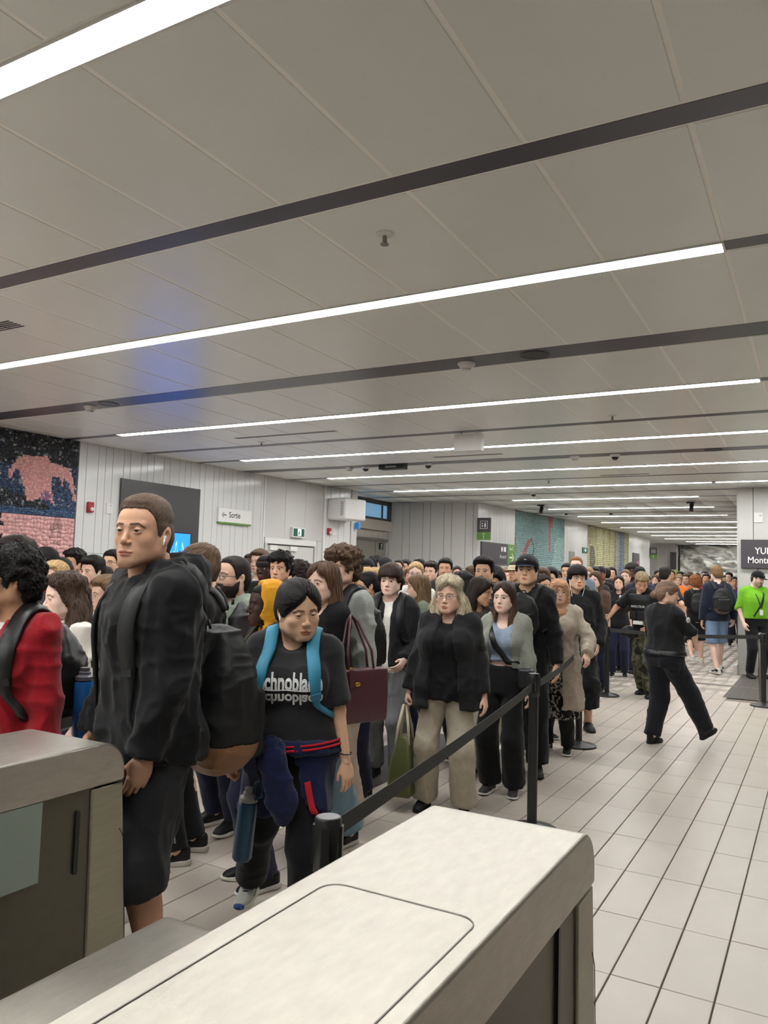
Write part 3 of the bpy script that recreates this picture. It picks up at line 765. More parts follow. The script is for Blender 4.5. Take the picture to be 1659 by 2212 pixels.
# ---- hair
CROWN = np.array((0, -.05, .115))
def zline(y, front=.086, nape=-.07, burn=-.02, x=None, dip=0., part=0.):
    z = np.interp(y, [-.12, -.07, -.035, -.015, .008, .018, .030, .046, .062, .1], [nape, nape + .005, -.035, .018, .012, burn, burn + .030, front - .034, front - .004, front])
    if x is not None and dip: z = z - dip * np.abs(x - part) * np.clip((y - .02) / .03, 0, 1)
    return z
def ss(x): x = np.clip(x, 0, 1); return x * x * (3 - 2 * x)
def scalp(p, t=0.):
    q = p.copy(); q[:, 0] = np.abs(q[:, 0])
    d = s_ell(q, (0, -.014, .043), (.0745, .097, .087)); d = smin(d, s_ell(q, (0, .035, .045), (.0635, .058, .062)), .03)
    d = smin(d, s_cone(q, (.02, -.058, .0), (.015, -.052, -.07), .046, .036), .03)
    d = smin(d, s_cone(q, (.056, .002, .03), (.060, .0, -.02), .016, .012), .02)
    return d - t
def hair_fn(st):
    k = st['style']
    def fn(p):
        x, y, z = p[:, 0], p[:, 1], p[:, 2]; ax = np.abs(x)
        top = np.clip((z - .05) / .07, 0, 1); fr = np.clip((y - .0) / .08, 0, 1)
        if k == 'crop':
            zl = zline(y, st.get('front', .086), burn=-.014)
            d = scalp(p) - .0012 - (st.get('side', .004) + st.get('top', .010) * top) * (.25 + .75 * ss((z - zl) / .028))
            return smax(d, (zl - z) * .75, .003)
        if k in ('short', 'quiff', 'curly', 'fringe'):
            t = st.get('side', .012) + (st.get('top', .026) - st.get('side', .012)) * top + st.get('lift', 0) * top * fr
            zl = zline(y, st.get('front', .084), st.get('nape', -.07), st.get('burn', -.015), x, st.get('dip', 0.), st.get('part') or 0.)
            if st.get('wave', .0): zl = zl + st['wave'] * np.sin(x * 70 + 1.)
            tp = .22 + .78 * ss((z - zl) / (.030 if k != 'fringe' else .012))
            d = scalp(p) - .0015 - t * tp
            if k == 'fringe': d = smin(d, s_ell(p, (0, .058, .062), (.066, .040, .032)), .02)
            if k == 'quiff': d = smin(d, s_ell(p, (st.get('part') or .0, .050, .118), (.052, .045, .026)), .03)
            if k in ('fringe', 'curly'): zl = zl + .006 * noise3(p * 60., 8)
            d = smax(d, (zl - z) * .75, .005)
            if k == 'curly':
                d = d + st.get('amp', .010) * noise3(p * st.get('freq', 55.), 5) + .004 * noise3(p * 120., 6)
            return d
        if k == 'afro':
            d = s_ell(p, (0, -.02, .07), (.135, .13, .115)) + .006 * noise3(p * 90, 3)
            return smax(d, -s_ell(p, (0, .11, -.01), (.075, .07, .085)), .01)
        if k in ('long', 'bob', 'wavy'):
            L = st.get('len', .30); b = st.get('body', .022)
            zz = np.clip(z, -L, .05); t = (0.05 - zz) / (L + .05)
            rx = .080 + b * np.sin(np.clip(t * 2.4, 0, 3.1)) + st.get('flare', .012) * t
            ry = .088 + b * .6 - .02 * t
            cy = -.025 - .02 * t
            q = np.sqrt((x / rx) ** 2 + ((y - cy) / ry) ** 2) + 1e-6; r = np.sqrt(x * x + (y - cy) ** 2)
            o = (1 - 1 / q) * r; o = np.where(q < .3, -.03, o)
            o = np.maximum(o, np.maximum(z - .06, -L - z + .02 * noise3(p * 30, 2)))
            fe = st.get('face', .012) + np.clip((-.05 - z) / .2, 0, 1) * st.get('fall', .05)     # how far forward the sides come
            cut = (y - fe)
            inner = s_loft(p, [-.5, -.09, -.03, .12], [.045, .05, .071, .071], [.05, .06, .09, .1], None, [-.02, -.02, 0, 0])
            o = smax(smax(o, cut, .015), -inner, .01)
            o = smax(o, -np.maximum(ax - st.get('gap', .05), .0 - y), .012)
            zl = zline(y, st.get('front', .090), -.2, -.1, x, st.get('dip', .75), st.get('part') or 0.)
            d = scalp(p) - .002 - (.008 + b * .5 * top) * (.2 + .8 * ss((z - zl) / .030))
            top_ = smax(d, (zl - z) * .7, .005)
            d = smin(top_, o, .012)
            if st.get('part') is not None:
                d = d + .006 * np.exp(-((x - st['part']) / .006) ** 2) * (z > .06)
            if k == 'wavy': d = d + .009 * noise3(np.stack([x * 34, y * 34, z * 20], 1), 4) + .004 * noise3(p * 75, 9)
            else: d = d + .003 * noise3(np.stack([x * 90, y * 90, z * 6], 1), 4)
            return d
        if k in ('tied', 'bun'):
            zl = zline(y, st.get('front', .088), -.065, -.02, x, st.get('dip', .45), st.get('part') or 0.)
            d = scalp(p) - .0015 - (st.get('vol', .008) + .006 * top) * (.2 + .8 * ss((z - zl) / .028))
            d = smax(d, (zl - z) * .75, .004)
            if st.get('part') is not None: d = d + .005 * np.exp(-((x - st['part']) / .005) ** 2) * (z > .06) * (y > -.04)
            if k == 'tied':
                tail = np.minimum(s_cone(p, (0, -.105, .03), (st.get('tx', 0), -.135, -.06), .022, .030), s_cone(p, (st.get('tx', 0), -.135, -.06), (st.get('tx', 0) * 1.6, -.12, -st.get('len', .2)), .030, .012))
                d = smin(d, tail, .015)
            else: d = smin(d, s_ell(p, (0, -.125, st.get('bz', .05)), (.045, .04, .042)) + .004 * noise3(p * 60, 2), .012)
            return d
    return fn
_HR = {}
def hair_geo(st, res, col, strands, seed=1):
    key = (tuple(sorted(st.items())), res, tuple(col), strands)
    if key in _HR: return _HR[key]
    fn = hair_fn(st); L = st.get('len', .2)
    V, F = sdf_mesh(fn, (-.16, -.19, -L - .03), (.16, .15, .205), res)
    k = st['style']; rng = np.random.default_rng(seed); col = np.asarray(col)
    N = grad(fn, V)
    base = np.tile(col * .75, (len(V), 1)) * (1 + .25 * noise3(V * (140, 140, 40), 2))[:, None]
    if st.get('tip') is not None:
        w = np.clip((-V[:, 2] - .02) / max(L - .02, .05), 0, 1)[:, None]; base = base * (1 - w) + np.asarray(st['tip']) * w
    parts = [(V, F, base)]
    if strands:
        ids = rng.integers(0, len(V), strands * 2); ok = ~((np.abs(V[ids, 0]) < .055) & (V[ids, 1] > -.03) & (V[ids, 2] < -.05)); ids = ids[ok][:strands]; strands = len(ids)
        p = V[ids].astype(f32); n = N[ids]; bad = np.zeros(strands, bool)
        steps = {'crop': 3, 'short': 5, 'fringe': 6, 'curly': 6, 'quiff': 6, 'afro': 4}.get(k, 8)
        sl = {'crop': .005, 'short': .009, 'fringe': .010, 'curly': .009, 'quiff': .010, 'afro': .008}.get(k, .020) * rng.uniform(.7, 1.3, strands)
        wd_ = rng.uniform(.0016, .0034, strands) * (.45 if k == 'crop' else 1.)
        path = []; wdir = []
        ph = rng.uniform(0, 6.28, strands)
        for i in range(steps + 1):
            lift = {'crop': .0010, 'short': .0028}.get(k, .0025)
            path.append(p + n * lift * (1 + .8 * np.sin(ph))[:, None]); 
            if k in ('long', 'bob', 'wavy'):
                g = np.where((p[:, 2] > .075)[:, None], np.stack([p[:, 0] - (st.get('part') or 0), .25 * (p[:, 1] + .05) , -np.abs(p[:, 2]) * .5], 1), np.array([0, -.15, -1.])); g = g + np.array([0, 0, -.02])
            elif k in ('tied', 'bun'): g = np.where((p[:, 1] > -.10)[:, None], np.array([0, -1., -.1]), np.array([0, -.1, -1.]))
            elif k in ('fringe',): g = p - CROWN + np.array([0, .02, -.02])
            elif k in ('quiff', 'short', 'crop'): g = (p - CROWN) * np.array([1, 1., .6]) + np.array([.01, .03, -.01])
            else: g = p - CROWN
            if k in ('curly', 'wavy', 'afro'):
                a = ph + i * (1.5 if k != 'wavy' else .9); g = g / (np.linalg.norm(g, axis=1, keepdims=True) + 1e-6) + (1.2 if k != 'wavy' else .55) * np.stack([np.cos(a), np.sin(a * 1.1), np.sin(a)], 1)
            g = g - n * np.sum(g * n, 1, keepdims=True); g = g / (np.linalg.norm(g, axis=1, keepdims=True) + 1e-6)
            g = g + rng.normal(0, .12, g.shape); wv = np.cross(n, g); wv /= np.linalg.norm(wv, axis=1, keepdims=True) + 1e-6; wdir.append(wv)
            p = p + g * sl[:, None]; d = fn(p.astype(f32))
            n = grad(fn, p.astype(f32), .004); p = p - n * np.clip(d, -.02, .02)[:, None]; bad |= np.abs(fn(p.astype(f32))) > .006
            bad |= (np.abs(p[:, 0]) < .05) & (p[:, 1] > -.02) & (p[:, 2] < -.05)
        gd = ~bad; strands = int(gd.sum()); wd_ = wd_[gd]; path = np.stack(path, 1)[gd]; wdir = np.stack(wdir, 1)[gd]; m = steps + 1
        tp = np.sin(np.linspace(.5, math.pi - .25, m)) ** .7
        A = path - wdir * (wd_[:, None] * tp)[:, :, None]; Bq = path + wdir * (wd_[:, None] * tp)[:, :, None]
        SV = np.stack([A, Bq], 2).reshape(-1, 3)
        i0 = (np.arange(strands)[:, None] * m + np.arange(m - 1)[None]).reshape(-1) * 2
        SF = np.stack([i0, i0 + 1, i0 + 3, i0 + 2], 1)
        c = np.repeat(np.repeat((rng.uniform(.75, 1.55, strands) if k != 'crop' else rng.uniform(.7, 1.15, strands))[:, None] * col[None], m, 0), 2, 0)
        if st.get('tip') is not None:
            w = np.clip((-SV[:, 2] - .02) / max(L - .02, .05), 0, 1)[:, None]; c = c * (1 - w) + (np.asarray(st['tip'])[None] * np.repeat(np.repeat(rng.uniform(.7, 1.4, strands)[:, None], m, 0), 2, 0)) * w
        parts.append((SV, SF, c))
    _HR[key] = join(parts)
    return _HR[key]
# ------------------------------------------------------------------ assembling a person
def garment_fn(sk, t):
    k = sk.k; ease = t.get('ease', .016); hem = t.get('hem', .90) * k; sl = t.get('sleeve', .45); box = t.get('box', .92); es = t.get('es', (ease, ease + .006, ease + .006))
    neck = t.get('neck', 'crew'); nz = sk.neck[2]; dp = t.get('depth', .03); op = t.get('open'); ny = sk.neck[1]
    def fn(p):
        d = sk.torso(p, ease, zlo=hem - .05, box=box, flare=t.get('flare', 0.))
        d = smin(d, sk.shoulders(p, ease * .8), .035)
        if t.get('bulge'): d = smin(d, s_ell(p, (0, .10 + sk.lean, t['bulge'][0] * k), (t['bulge'][1], t['bulge'][2], t['bulge'][3])), .06)
        d = smax(d, hem - p[:, 2], .006)
        if sl > 0:
            for sd in (1, -1):
                d = smin(d, sk.arm(p, sd, ease=es, to=sl), t.get('ak', .03))
        else:
            for sd in (1, -1): d = smax(d, -s_ball(p, sk.sh[sd] + (sd * .03, 0, -.03), .085), .01)
        # neckline
        nr = t.get('nr', .060) * k
        d = smax(d, -s_cone(p, (0, ny + .012, nz - .025), (0, ny + .03, nz + .25), nr, nr + .05), .006)
        if neck in ('crew', 'scoop'): d = smax(d, -s_ell(p, (0, .085 + sk.lean * 1.4, nz + .01), (nr + .012 + (.03 if neck == 'scoop' else 0), .085, dp + .02)), .006)
        if neck == 'v': d = smax(d, -s_cone(p, (0, .13 + sk.lean * 1.4, nz - dp), (0, .06 + sk.lean * 1.4, nz + .08), .004, nr + .03, ((0, 1, 0), 3.)), .005)
        if neck == 'high':
            c = s_cone(p, (0, ny + .0, nz - .04), (0, ny + .018, nz + t.get('ch', .045)), nr + .024, nr + .014); c = smax(c, p[:, 2] - nz - t.get('ch', .045) - .25 * (p[:, 1] * -1), .006)
            c = smax(c, -s_cone(p, (0, ny, nz - .1), (0, ny + .02, nz + .15), nr + .004, nr + .004), .004); d = smin(d, c, .015)
        if op is not None:
            zz = p[:, 2] / k; w = np.interp(zz, [.5, .95, 1.25, 1.45, 1.6], op) * k
            d = smax(d, -np.maximum(np.abs(p[:, 0] - t.get('opx', 0)) - w, .0 - p[:, 1]), .012)
        if t.get('hood'):
            hs_ = t['hood']; c0 = np.array((0, ny, nz))
            pts = [c0 + (.075, .085, -.055), c0 + (.095, .03, -.005), c0 + (.09, -.05, .03), c0 + (.045, -.115, .035), c0 + (0, -.135, .02)]
            q = p.copy(); q[:, 0] = np.abs(q[:, 0]); h = None
            for i in range(4):
                c = s_cone(q, pts[i], pts[i + 1], (.016, .026, .036, .048)[i] * hs_, (.026, .036, .048, .055)[i] * hs_); h = c if h is None else smin(h, c, .02)
            h = smin(h, s_ell(p, c0 + (0, -.14, -.03), (.10 * hs_, .05 * hs_, .085 * hs_)), .04)
            h = smax(h, -s_cone(p, (0, ny + .02, nz - .02), (0, ny + .045, nz + .2), nr + .01, nr + .05), .01)
            d = smin(d, h, .018)
        if t.get('cut'): d = np.maximum(d, t['cut'](p))
        return d
    return fn
def bottom_fn(sk, t):
    k = sk.k; ease = t.get('ease', .012); r = t.get('r', (.09, .066, .064, .052)); to = t.get('to', 1.0); wz = t.get('waist', 1.04) * k
    def fn(p):
        if t['kind'] in ('skirt', 'dress', 'long_skirt'):
            h = t.get('hem', .5) * k; d = s_loft(p, [h - .05, .95 * k, 1.08 * k], [.19 * k + t.get('flare', .02), .175 * k + ease, .15 * k + ease], [.15 * k + t.get('flare', .02), .125 * k + ease, .11 * k + ease])
            return smax(smax(d, h - p[:, 2], .006), p[:, 2] - wz, .004)
        d = sk.torso(p, ease); d = smax(d, p[:, 2] - wz, .004)
        for sd in (1, -1): d = smin(d, sk.leg(p, sd, r=r, ease=(ease, ease, ease), to=to), .035)
        return d
    return fn
def body_fn(sk, arms=1., legs=True):
    def fn(p):
        d = smin(sk.torso(p, -.006), sk.shoulders(p, -.006), .03)
        d = smin(d, s_cone(p, sk.neck + (0, 0, -.03), sk.neck + (0, .012, .06), (.05 if sk.fem else .056) * sk.k, (.045 if sk.fem else .053) * sk.k), .03)
        for sd in (1, -1):
            d = smin(d, sk.arm(p, sd, to=1.03), .02)
            if legs:
                l = sk.leg(p, sd, to=1.0); A, E, W = sk.hip[sd], sk.kn[sd], sk.an[sd]
                l = smin(l, s_ell(p, E * .62 + W * .38 + (0, -.022, 0), (.046, .048, .11)), .03)
                d = smin(d, smin(l, s_ball(p, W, .040 * sk.k), .02), .03)
        return d
    return fn
class P_: pass
PEOPLE = {}
def lod(dist):
    if dist < 3.7: return dict(head=.0028, body=.0095, cloth=.0095, hand=.0034, hair=.0045, st=2800, shoe=.005)
    if dist < 5.9: return dict(head=.0038, body=.012, cloth=.012, hand=.0045, hair=.0055, st=1500, shoe=.006)
    if dist < 8.8: return dict(head=.0055, body=.014, cloth=.0145, hand=.006, hair=.007, st=700, shoe=.008)
    if dist < 12.5: return dict(head=.0075, body=.018, cloth=.018, hand=.008, hair=.009, st=260, shoe=.010)
    return dict(head=.0105, body=.024, cloth=.024, hand=.011, hair=.012, st=0, shoe=.014)
SKIN = {'pale': srgb(236, 200, 182), 'fair': srgb(228, 186, 162), 'tan': srgb(212, 164, 134), 'asian': srgb(226, 182, 150), 'olive': srgb(204, 156, 124), 'brown': srgb(150, 102, 76), 'dark': srgb(84, 54, 42), 'vdark': srgb(62, 40, 33)}
LIPS = {'pale': srgb(190, 110, 104), 'fair': srgb(176, 98, 90), 'tan': srgb(158, 88, 78), 'asian': srgb(172, 92, 84), 'olive': srgb(150, 84, 74), 'brown': srgb(120, 66, 56), 'dark': srgb(112, 62, 58), 'vdark': srgb(120, 66, 64)}
HCOL = {'black': srgb(30, 26, 26), 'dark': srgb(46, 36, 32), 'brown': srgb(92, 68, 50), 'mid': srgb(122, 94, 68), 'light': srgb(156, 126, 94), 'blond': srgb(190, 158, 112), 'grey': srgb(172, 160, 140), 'ginger': srgb(150, 92, 52)}
BLACK = srgb(26, 26, 28); CHAR = srgb(44, 43, 45); NAVY = srgb(36, 40, 62); WHITE = srgb(226, 222, 214); LGREY = srgb(172, 172, 166)
def person(label, pos, H=1.72, face=0., head=None, pitch=0., roll=0., fem=False, wide=1., fat=0., skin='fair', kind=None, hair=None, hcol='dark', top=None, inner=None, bottom=None, shoes=None,
           armR=None, armL=None, legR=None, legL=None, elbR=None, elbL=None, handR='relaxed', handL='relaxed', hhR=None, hhL=None, hdR=None, hdL=None, stubble=0., open_=.0034, gaze=(0, 0), hs=1., hsx=1., group=None, lean=0., key=None,
           iris=(.05, .025, .012), blush=.15, extra=(), sw=None, toe=(9, 9), seed=None, dist=None, headoff=(0, 0, 0), brow=None):
    """face/head: 0 looks at the camera, + turns towards the picture's left, 180 looks away"""
    P = P_(); P.label = label; x, y = pos; P.pos = (x, y)
    dist = dist or math.hypot(x, y); q = lod(dist); P.q = q
    rz = math.atan2(-y, -x) - math.radians(face) - math.pi / 2
    P.rz = rz; seed = seed if seed is not None else int(abs(x * 131 + y * 717)) % 97
    P.root = empty('person', (x, y, 0), rz, label, 'person', group)
    sk = Sk(H, fem, wide, fat, armR, armL, legR, legL, lean, elbR, elbL, sw); P.sk = sk
    kind = kind or ('f' if fem else 'm'); hcolv = np.asarray(HCOL[hcol] if isinstance(hcol, str) else hcol); sc = np.asarray(SKIN[skin] if isinstance(skin, str) else skin); lc = LIPS[skin] if isinstance(skin, str) else sc * .8
    hk = (.45 + .55 * sk.k) * hs; P.hk = hk; P.hsx = hsx
    yaw = face - (head if head is not None else face)
    R = rotm(yaw, pitch, roll); P.R = R
    P.o = np.array((0, sk.neck[1] + .045 + headoff[1], H - .13 * hk)) + np.array((headoff[0], 0, headoff[2]))
    piv = np.array((0, -.03, -.085))
    S = np.array((hk * hsx, hk, hk))
    P.hm = lambda V: ((np.asarray(V) - piv) @ R.T + piv) * S + P.o
    P.hn = lambda n: np.asarray(n) @ R.T
    # body
    fp = face_parts(kind, q['head'], sc, lc, brow if brow is not None else hcolv * .7, iris, stubble, open_, gaze, hair=hcolv * .8, blush=blush)
    parts = [(bend_head(v, R) * S + P.o, f, c) for v, f, c in fp]
    lo, hi = sk.bounds(('torso', 'arms', 'legs'))
    bv, bf = sdf_mesh(body_fn(sk), lo, hi, q['body'] * (1.0 if dist < 6 else 1.1)); parts.append((bv, bf, sc))
    for sd, hp, hh, hd in ((1, handR, hhR, hdR), (-1, handL, hhL, hdL)):
        v, f = hand_mesh(hp, q['hand']); v = v.copy(); 
        if sd < 0: v[:, 0] *= -1; f = f[:, ::-1]
        u = up(hd) if hd is not None else sk.wr[sd] - sk.el[sd]; u = u / np.linalg.norm(u); zc = -u
        yc = up(hh if hh is not None else (-.25 * sd, 1, .1)); yc = yc - zc * (yc @ zc); yc /= np.linalg.norm(yc); xc = np.cross(yc, zc)
        hsz = sk.k * (.90 if fem else 1.0)
        parts.append((v * hsz @ np.stack([xc, yc, zc]) + sk.wr[sd], f, sc))
        if sd == 1: P.fR = (xc, yc, zc, sk.wr[sd], hsz)
        else: P.fL = (xc, yc, zc, sk.wr[sd], hsz)
    P.body = obj('body', col_mesh('body', *join(parts)), M_skin, P.root)
    # clothing
    P.fns = []
    def dress(t, fn, box_parts, nm, name):
        lo, hi = sk.bounds(box_parts, .09); hem = t.get('hem')
        if hem is not None: lo[2] = min(lo[2], hem * sk.k - .06)
        v, f = sdf_mesh(fn, lo, hi, t.get('res', q['cloth']))
        n = vnormals(v, f); v = folds(v, n, t.get('fold', .009) * (1 if dist < 13 else .0), seed + len(nm), t.get('fx', (9, 9, 5)))
        if t.get('dye'): me = col_mesh(name, v, f, t['dye'](v, n, P)); m = mat('cloth_dyed', (.5, .5, .5), .88, attr='Col', bump=.15, bscale=500, spec=.2)
        else: me = me_from(name, v, f, True); m = cloth(t['col'], t.get('cloth', 'cotton'))
        return obj(name, me, m, P.root)
    P.bot = P.top = None
    if bottom:
        P.botfn = bottom_fn(sk, bottom); P.bot = dress(bottom, P.botfn, ('legs',), 'b', bottom['kind'])
    if inner:
        P.infn = garment_fn(sk, inner); dress(inner, P.infn, ('torso', 'arms'), 'i', inner.get('kind', 'shirt'))
    P.tf = (top or {}).get('fold', .009)
    if top:
        P.topfn = garment_fn(sk, top); P.top = dress(top, P.topfn, ('torso', 'arms'), 't', top.get('kind', 't_shirt'))
    # shoes
    sh = shoes or dict(style='sneaker', col=BLACK, sole=WHITE)
    for sd in (1, -1):
        (uv, uf), (sv, sf) = shoe_mesh(sh['style'], q['shoe']); A = sk.an[sd]; sz = sk.k * (.9 if fem else 1.)
        a = math.radians(-toe[0 if sd > 0 else 1] * sd); zoff = A[2] - .085 * sk.k
        tilt = math.radians(sh.get('tilt', (0, 0))[0 if sd > 0 else 1])
        Mx = Matrix.Translation((A[0], A[1], max(zoff, 0))) @ Matrix.Rotation(a, 4, 'Z') @ Matrix.Rotation(tilt, 4, 'X') @ Matrix.Scale(sz, 4)
        key_ = ('shoe', sh['style'], q['shoe'])
        if key_ not in _ME: _ME[key_] = (me_from('shoe', uv, uf, True), me_from('sole', sv, sf, True))
        mu, ms = _ME[key_]
        o = obj('shoe', mu, cloth(sh['col'], sh.get('cloth', 'smooth')), P.root); o.matrix_local = Mx
        obj('sole', ms, cloth(sh.get('sole', WHITE), 'smooth'), o)
        if sd > 0: P.shoeR = o
        else: P.shoeL = o
    # hair
    if hair:
        st = hair.get('strands', 1.)
        hv, hf, hc = hair_geo({a: b for a, b in hair.items() if a != 'strands'}, q['hair'], tuple(hcolv), int(q['st'] * st))
        P.hair = obj('hair', col_mesh('hair', P.hm(hv), hf, hc), M_hair, P.root)
    for e in extra: e(P)
    if key: PEOPLE[key] = P
    return P
_ME = {}
def toworld(P, v):
    c, s = math.cos(P.rz), math.sin(P.rz); v = np.asarray(v); return np.array((P.pos[0] + c * v[0] - s * v[1], P.pos[1] + s * v[0] + c * v[1], v[2]))
# ------------------------------------------------------------------ things people wear
def ribbon(path, width, thick, fn=None, off=.006, n=None, iters=3, wfun=None):
    """flat strap along a path, laid on the surface fn"""
    p = np.asarray(path, f32); m = n or 28
    t = np.concatenate([[0], np.cumsum(np.linalg.norm(np.diff(p, axis=0), axis=1))]); u = np.linspace(0, t[-1], m * 3)
    # Catmull-like smoothing by averaging
    q = np.stack([np.interp(u, t, p[:, k]) for k in range(3)], 1)
    for _ in range(6): q[1:-1] = (q[:-2] + 2 * q[1:-1] + q[2:]) / 4
    q = q[::3]; m = len(q); N = np.tile(np.array([0., 0, 1]), (m, 1))
    if fn is not None:
        for _ in range(iters):
            g = grad(fn, q.astype(f32), .006); d = fn(q.astype(f32)); q = q - g * np.clip(d - off, -.06, .06)[:, None]
        for _ in range(2): q[1:-1] = (q[:-2] + 2 * q[1:-1] + q[2:]) / 4
        N = grad(fn, q.astype(f32), .01)
    T = np.gradient(q, axis=0); T /= np.linalg.norm(T, axis=1, keepdims=True) + 1e-9
    if fn is None:
        N = np.cross(T, np.cross(np.array([0.2, 1., .1]), T)); N /= np.linalg.norm(N, axis=1, keepdims=True) + 1e-9
    W = np.cross(T, N); W /= np.linalg.norm(W, axis=1, keepdims=True) + 1e-9; N = np.cross(W, T)
    w = np.full(m, width / 2) if wfun is None else np.array([wfun(i / (m - 1)) / 2 for i in range(m)])
    V = np.stack([q - W * w[:, None], q - W * (w * .92)[:, None] + N * thick, q + W * (w * .92)[:, None] + N * thick, q + W * w[:, None]], 1).reshape(-1, 3)
    i = np.arange(m - 1) * 4; F = []
    for a, b in ((0, 1), (1, 2), (2, 3), (3, 0)): F.append(np.stack([i + a, i + b, i + 4 + b, i + 4 + a], 1))
    F = np.concatenate(F + [np.array([[3, 2, 1, 0], [m * 4 - 4, m * 4 - 3, m * 4 - 2, m * 4 - 1]])])
    return V, F, q, N, W
def local_me(name, V, F, c, smooth=True): return me_from(name, np.asarray(V) - np.asarray(c), F, smooth)
def backpack(P, label, col, size=(.30, .17, .44), z=1.20, strap=True, cloth_='smooth', accent=None, strapcol=None, pocket=True, y=None, front=False, sag=0., bottom=None, sides=(1, -1), group=None, sw=.062, name='backpack', tilt=0.):
    sk = P.sk; k = sk.k; sx, sy, sz = size; z = z * k; sgn = 1 if front else -1
    yb = (y if y is not None else (.155 if not front else .15)); c = np.array((0, sgn * (yb + sy / 2), z)); base = c - (0, 0, sz / 2)
    def fn(p):
        q = p - c.astype(f32); q = q.copy(); q[:, 1] *= -sgn                      # +y outward after the flip below
        yy = -q[:, 1] if False else q[:, 1] * -1
        u = np.stack([q[:, 0], yy, q[:, 2]], 1)
        tp = np.clip(u[:, 2] / sz + .5, 0, 1)
        w = sx / 2 * np.interp(tp, [0, .15, .6, .9, 1], [.92, 1, 1, .86, .70]); dth = sy / 2 * np.interp(tp, [0, .2, .5, .9, 1], [1. + sag, 1.08 + sag, 1., .75, .55])
        d = np.maximum(np.abs(u[:, 0]) - w, np.maximum(np.abs(u[:, 2]) - sz / 2, np.abs(u[:, 1]) - dth))
        e = 2.7; qq = (np.abs(u[:, 0] / w) ** e + np.abs(u[:, 1] / dth) ** e + np.abs(u[:, 2] / (sz / 2)) ** e) ** (1 / e) + 1e-6
        d = (1 - 1 / qq) * np.linalg.norm(u, axis=1)
        return d
    L = label
    e = empty(name, toworld(P, base), P.rz, L, 'backpack', group)
    v, f = sdf_mesh(fn, c - np.array(size) * .75, c + np.array(size) * .75, max(P.q['cloth'] * .8, .008))
    v = folds(v, vnormals(v, f), .007, 5, (7, 7, 7)); obj('main_compartment', local_me('main_compartment', v, f, base), cloth(col, cloth_), e)
    if bottom is not None:
        m = v[:, 2] < c[2] - sz * .27
        fm = m[f].all(1); ids = np.unique(f[fm]); mp = -np.ones(len(v), int); mp[ids] = np.arange(len(ids)); vb = v[ids]; cb = c - (0, 0, sz * .1)
        vb = vb + (vb - cb) / np.linalg.norm(vb - cb, axis=1, keepdims=True) * .006
        obj('base_panel', local_me('base_panel', vb, mp[f[fm]], base), cloth(bottom, 'leather'), e)
    if pocket:
        pc = c + np.array((0, sgn * sy * .46, -sz * .16)); ph = np.array((sx * .36, sy * .16, sz * .24))
        v2, f2 = sdf_mesh(lambda p: s_box(p, pc, ph, min(ph) * .95), pc - ph * 1.3, pc + ph * 1.3, max(P.q['cloth'] * .7, .007))
        po = obj('front_pocket', local_me('front_pocket', folds(v2, vnormals(v2, f2), .004, 8), f2, base), cloth(col, cloth_), e)
        zp = [pc + (a * ph[0] * .8, sgn * ph[1] * .93, ph[2] * .62) for a in (-1, -.5, 0, .5, 1)]
        G().tube([p_ - base for p_ in zp], .0035, 5).build('zip', M_black, po)
    if strap:
        tf = P.topfn; m = cloth(strapcol or col, cloth_)
        for sd in sides:
            h = sk.sh[sd]; xs = sd * (abs(h[0]) * .62); zt = h[2] + .07
            if not front: path = [(xs * .75, -yb - .01, z + sz * .40), (xs * .85, -.10, zt - .02), (xs, -.02, zt + .02), (xs * 1.02, .07, zt - .05), (xs * 1.08, .13, zt - .18), (xs * 1.25, .12, z - sz * .05), (xs * 1.55, .02, z - sz * .24), (xs * 1.25, -yb * .8, z - sz * .40)]
            else: path = [(xs * .75, yb + .01, z + sz * .40), (xs * .85, .08, zt - .02), (xs, -.02, zt + .02), (xs * 1.02, -.09, zt - .06), (xs * 1.1, -.14, zt - .2), (xs * 1.5, -.05, z - sz * .1), (xs * 1.3, yb * .8, z - sz * .38)]
            v, f, q, N, W = ribbon(path, sw, .014, tf, .003 + .9 * P.tf, 34, wfun=lambda t: sw * (1. if t < .52 else max(.42, 1 - (t - .52) * 3.2)))
            so = obj('shoulder_strap', local_me('shoulder_strap', v, f, base, True), m, e)
            i = int(len(q) * .60); bx = G(); 
            o_ = q[i] + N[i] * .014; T = np.cross(N[i], W[i])
            bv = [o_ + W[i] * a * .022 + T * b * .014 + N[i] * cc * .006 for a in (-1, 1) for b in (-1, 1) for cc in (0, 1)]
            bx.add([b - base for b in bv], [(0, 1, 3, 2), (4, 6, 7, 5), (0, 4, 5, 1), (2, 3, 7, 6), (1, 5, 7, 3), (0, 2, 6, 4)]).build('buckle', M_black if accent is None else cloth(accent, 'smooth'), so)
    # grab handle
    hp = [c + (a * .035, -sgn * sy * .30, sz * .47 + (.03 if abs(a) < 1 else 0)) for a in (-1, -.5, .5, 1)]
    G().tube([p_ - base for p_ in hp], .006, 6).build('grab_handle', cloth(strapcol or col, cloth_), e, True)
    return e
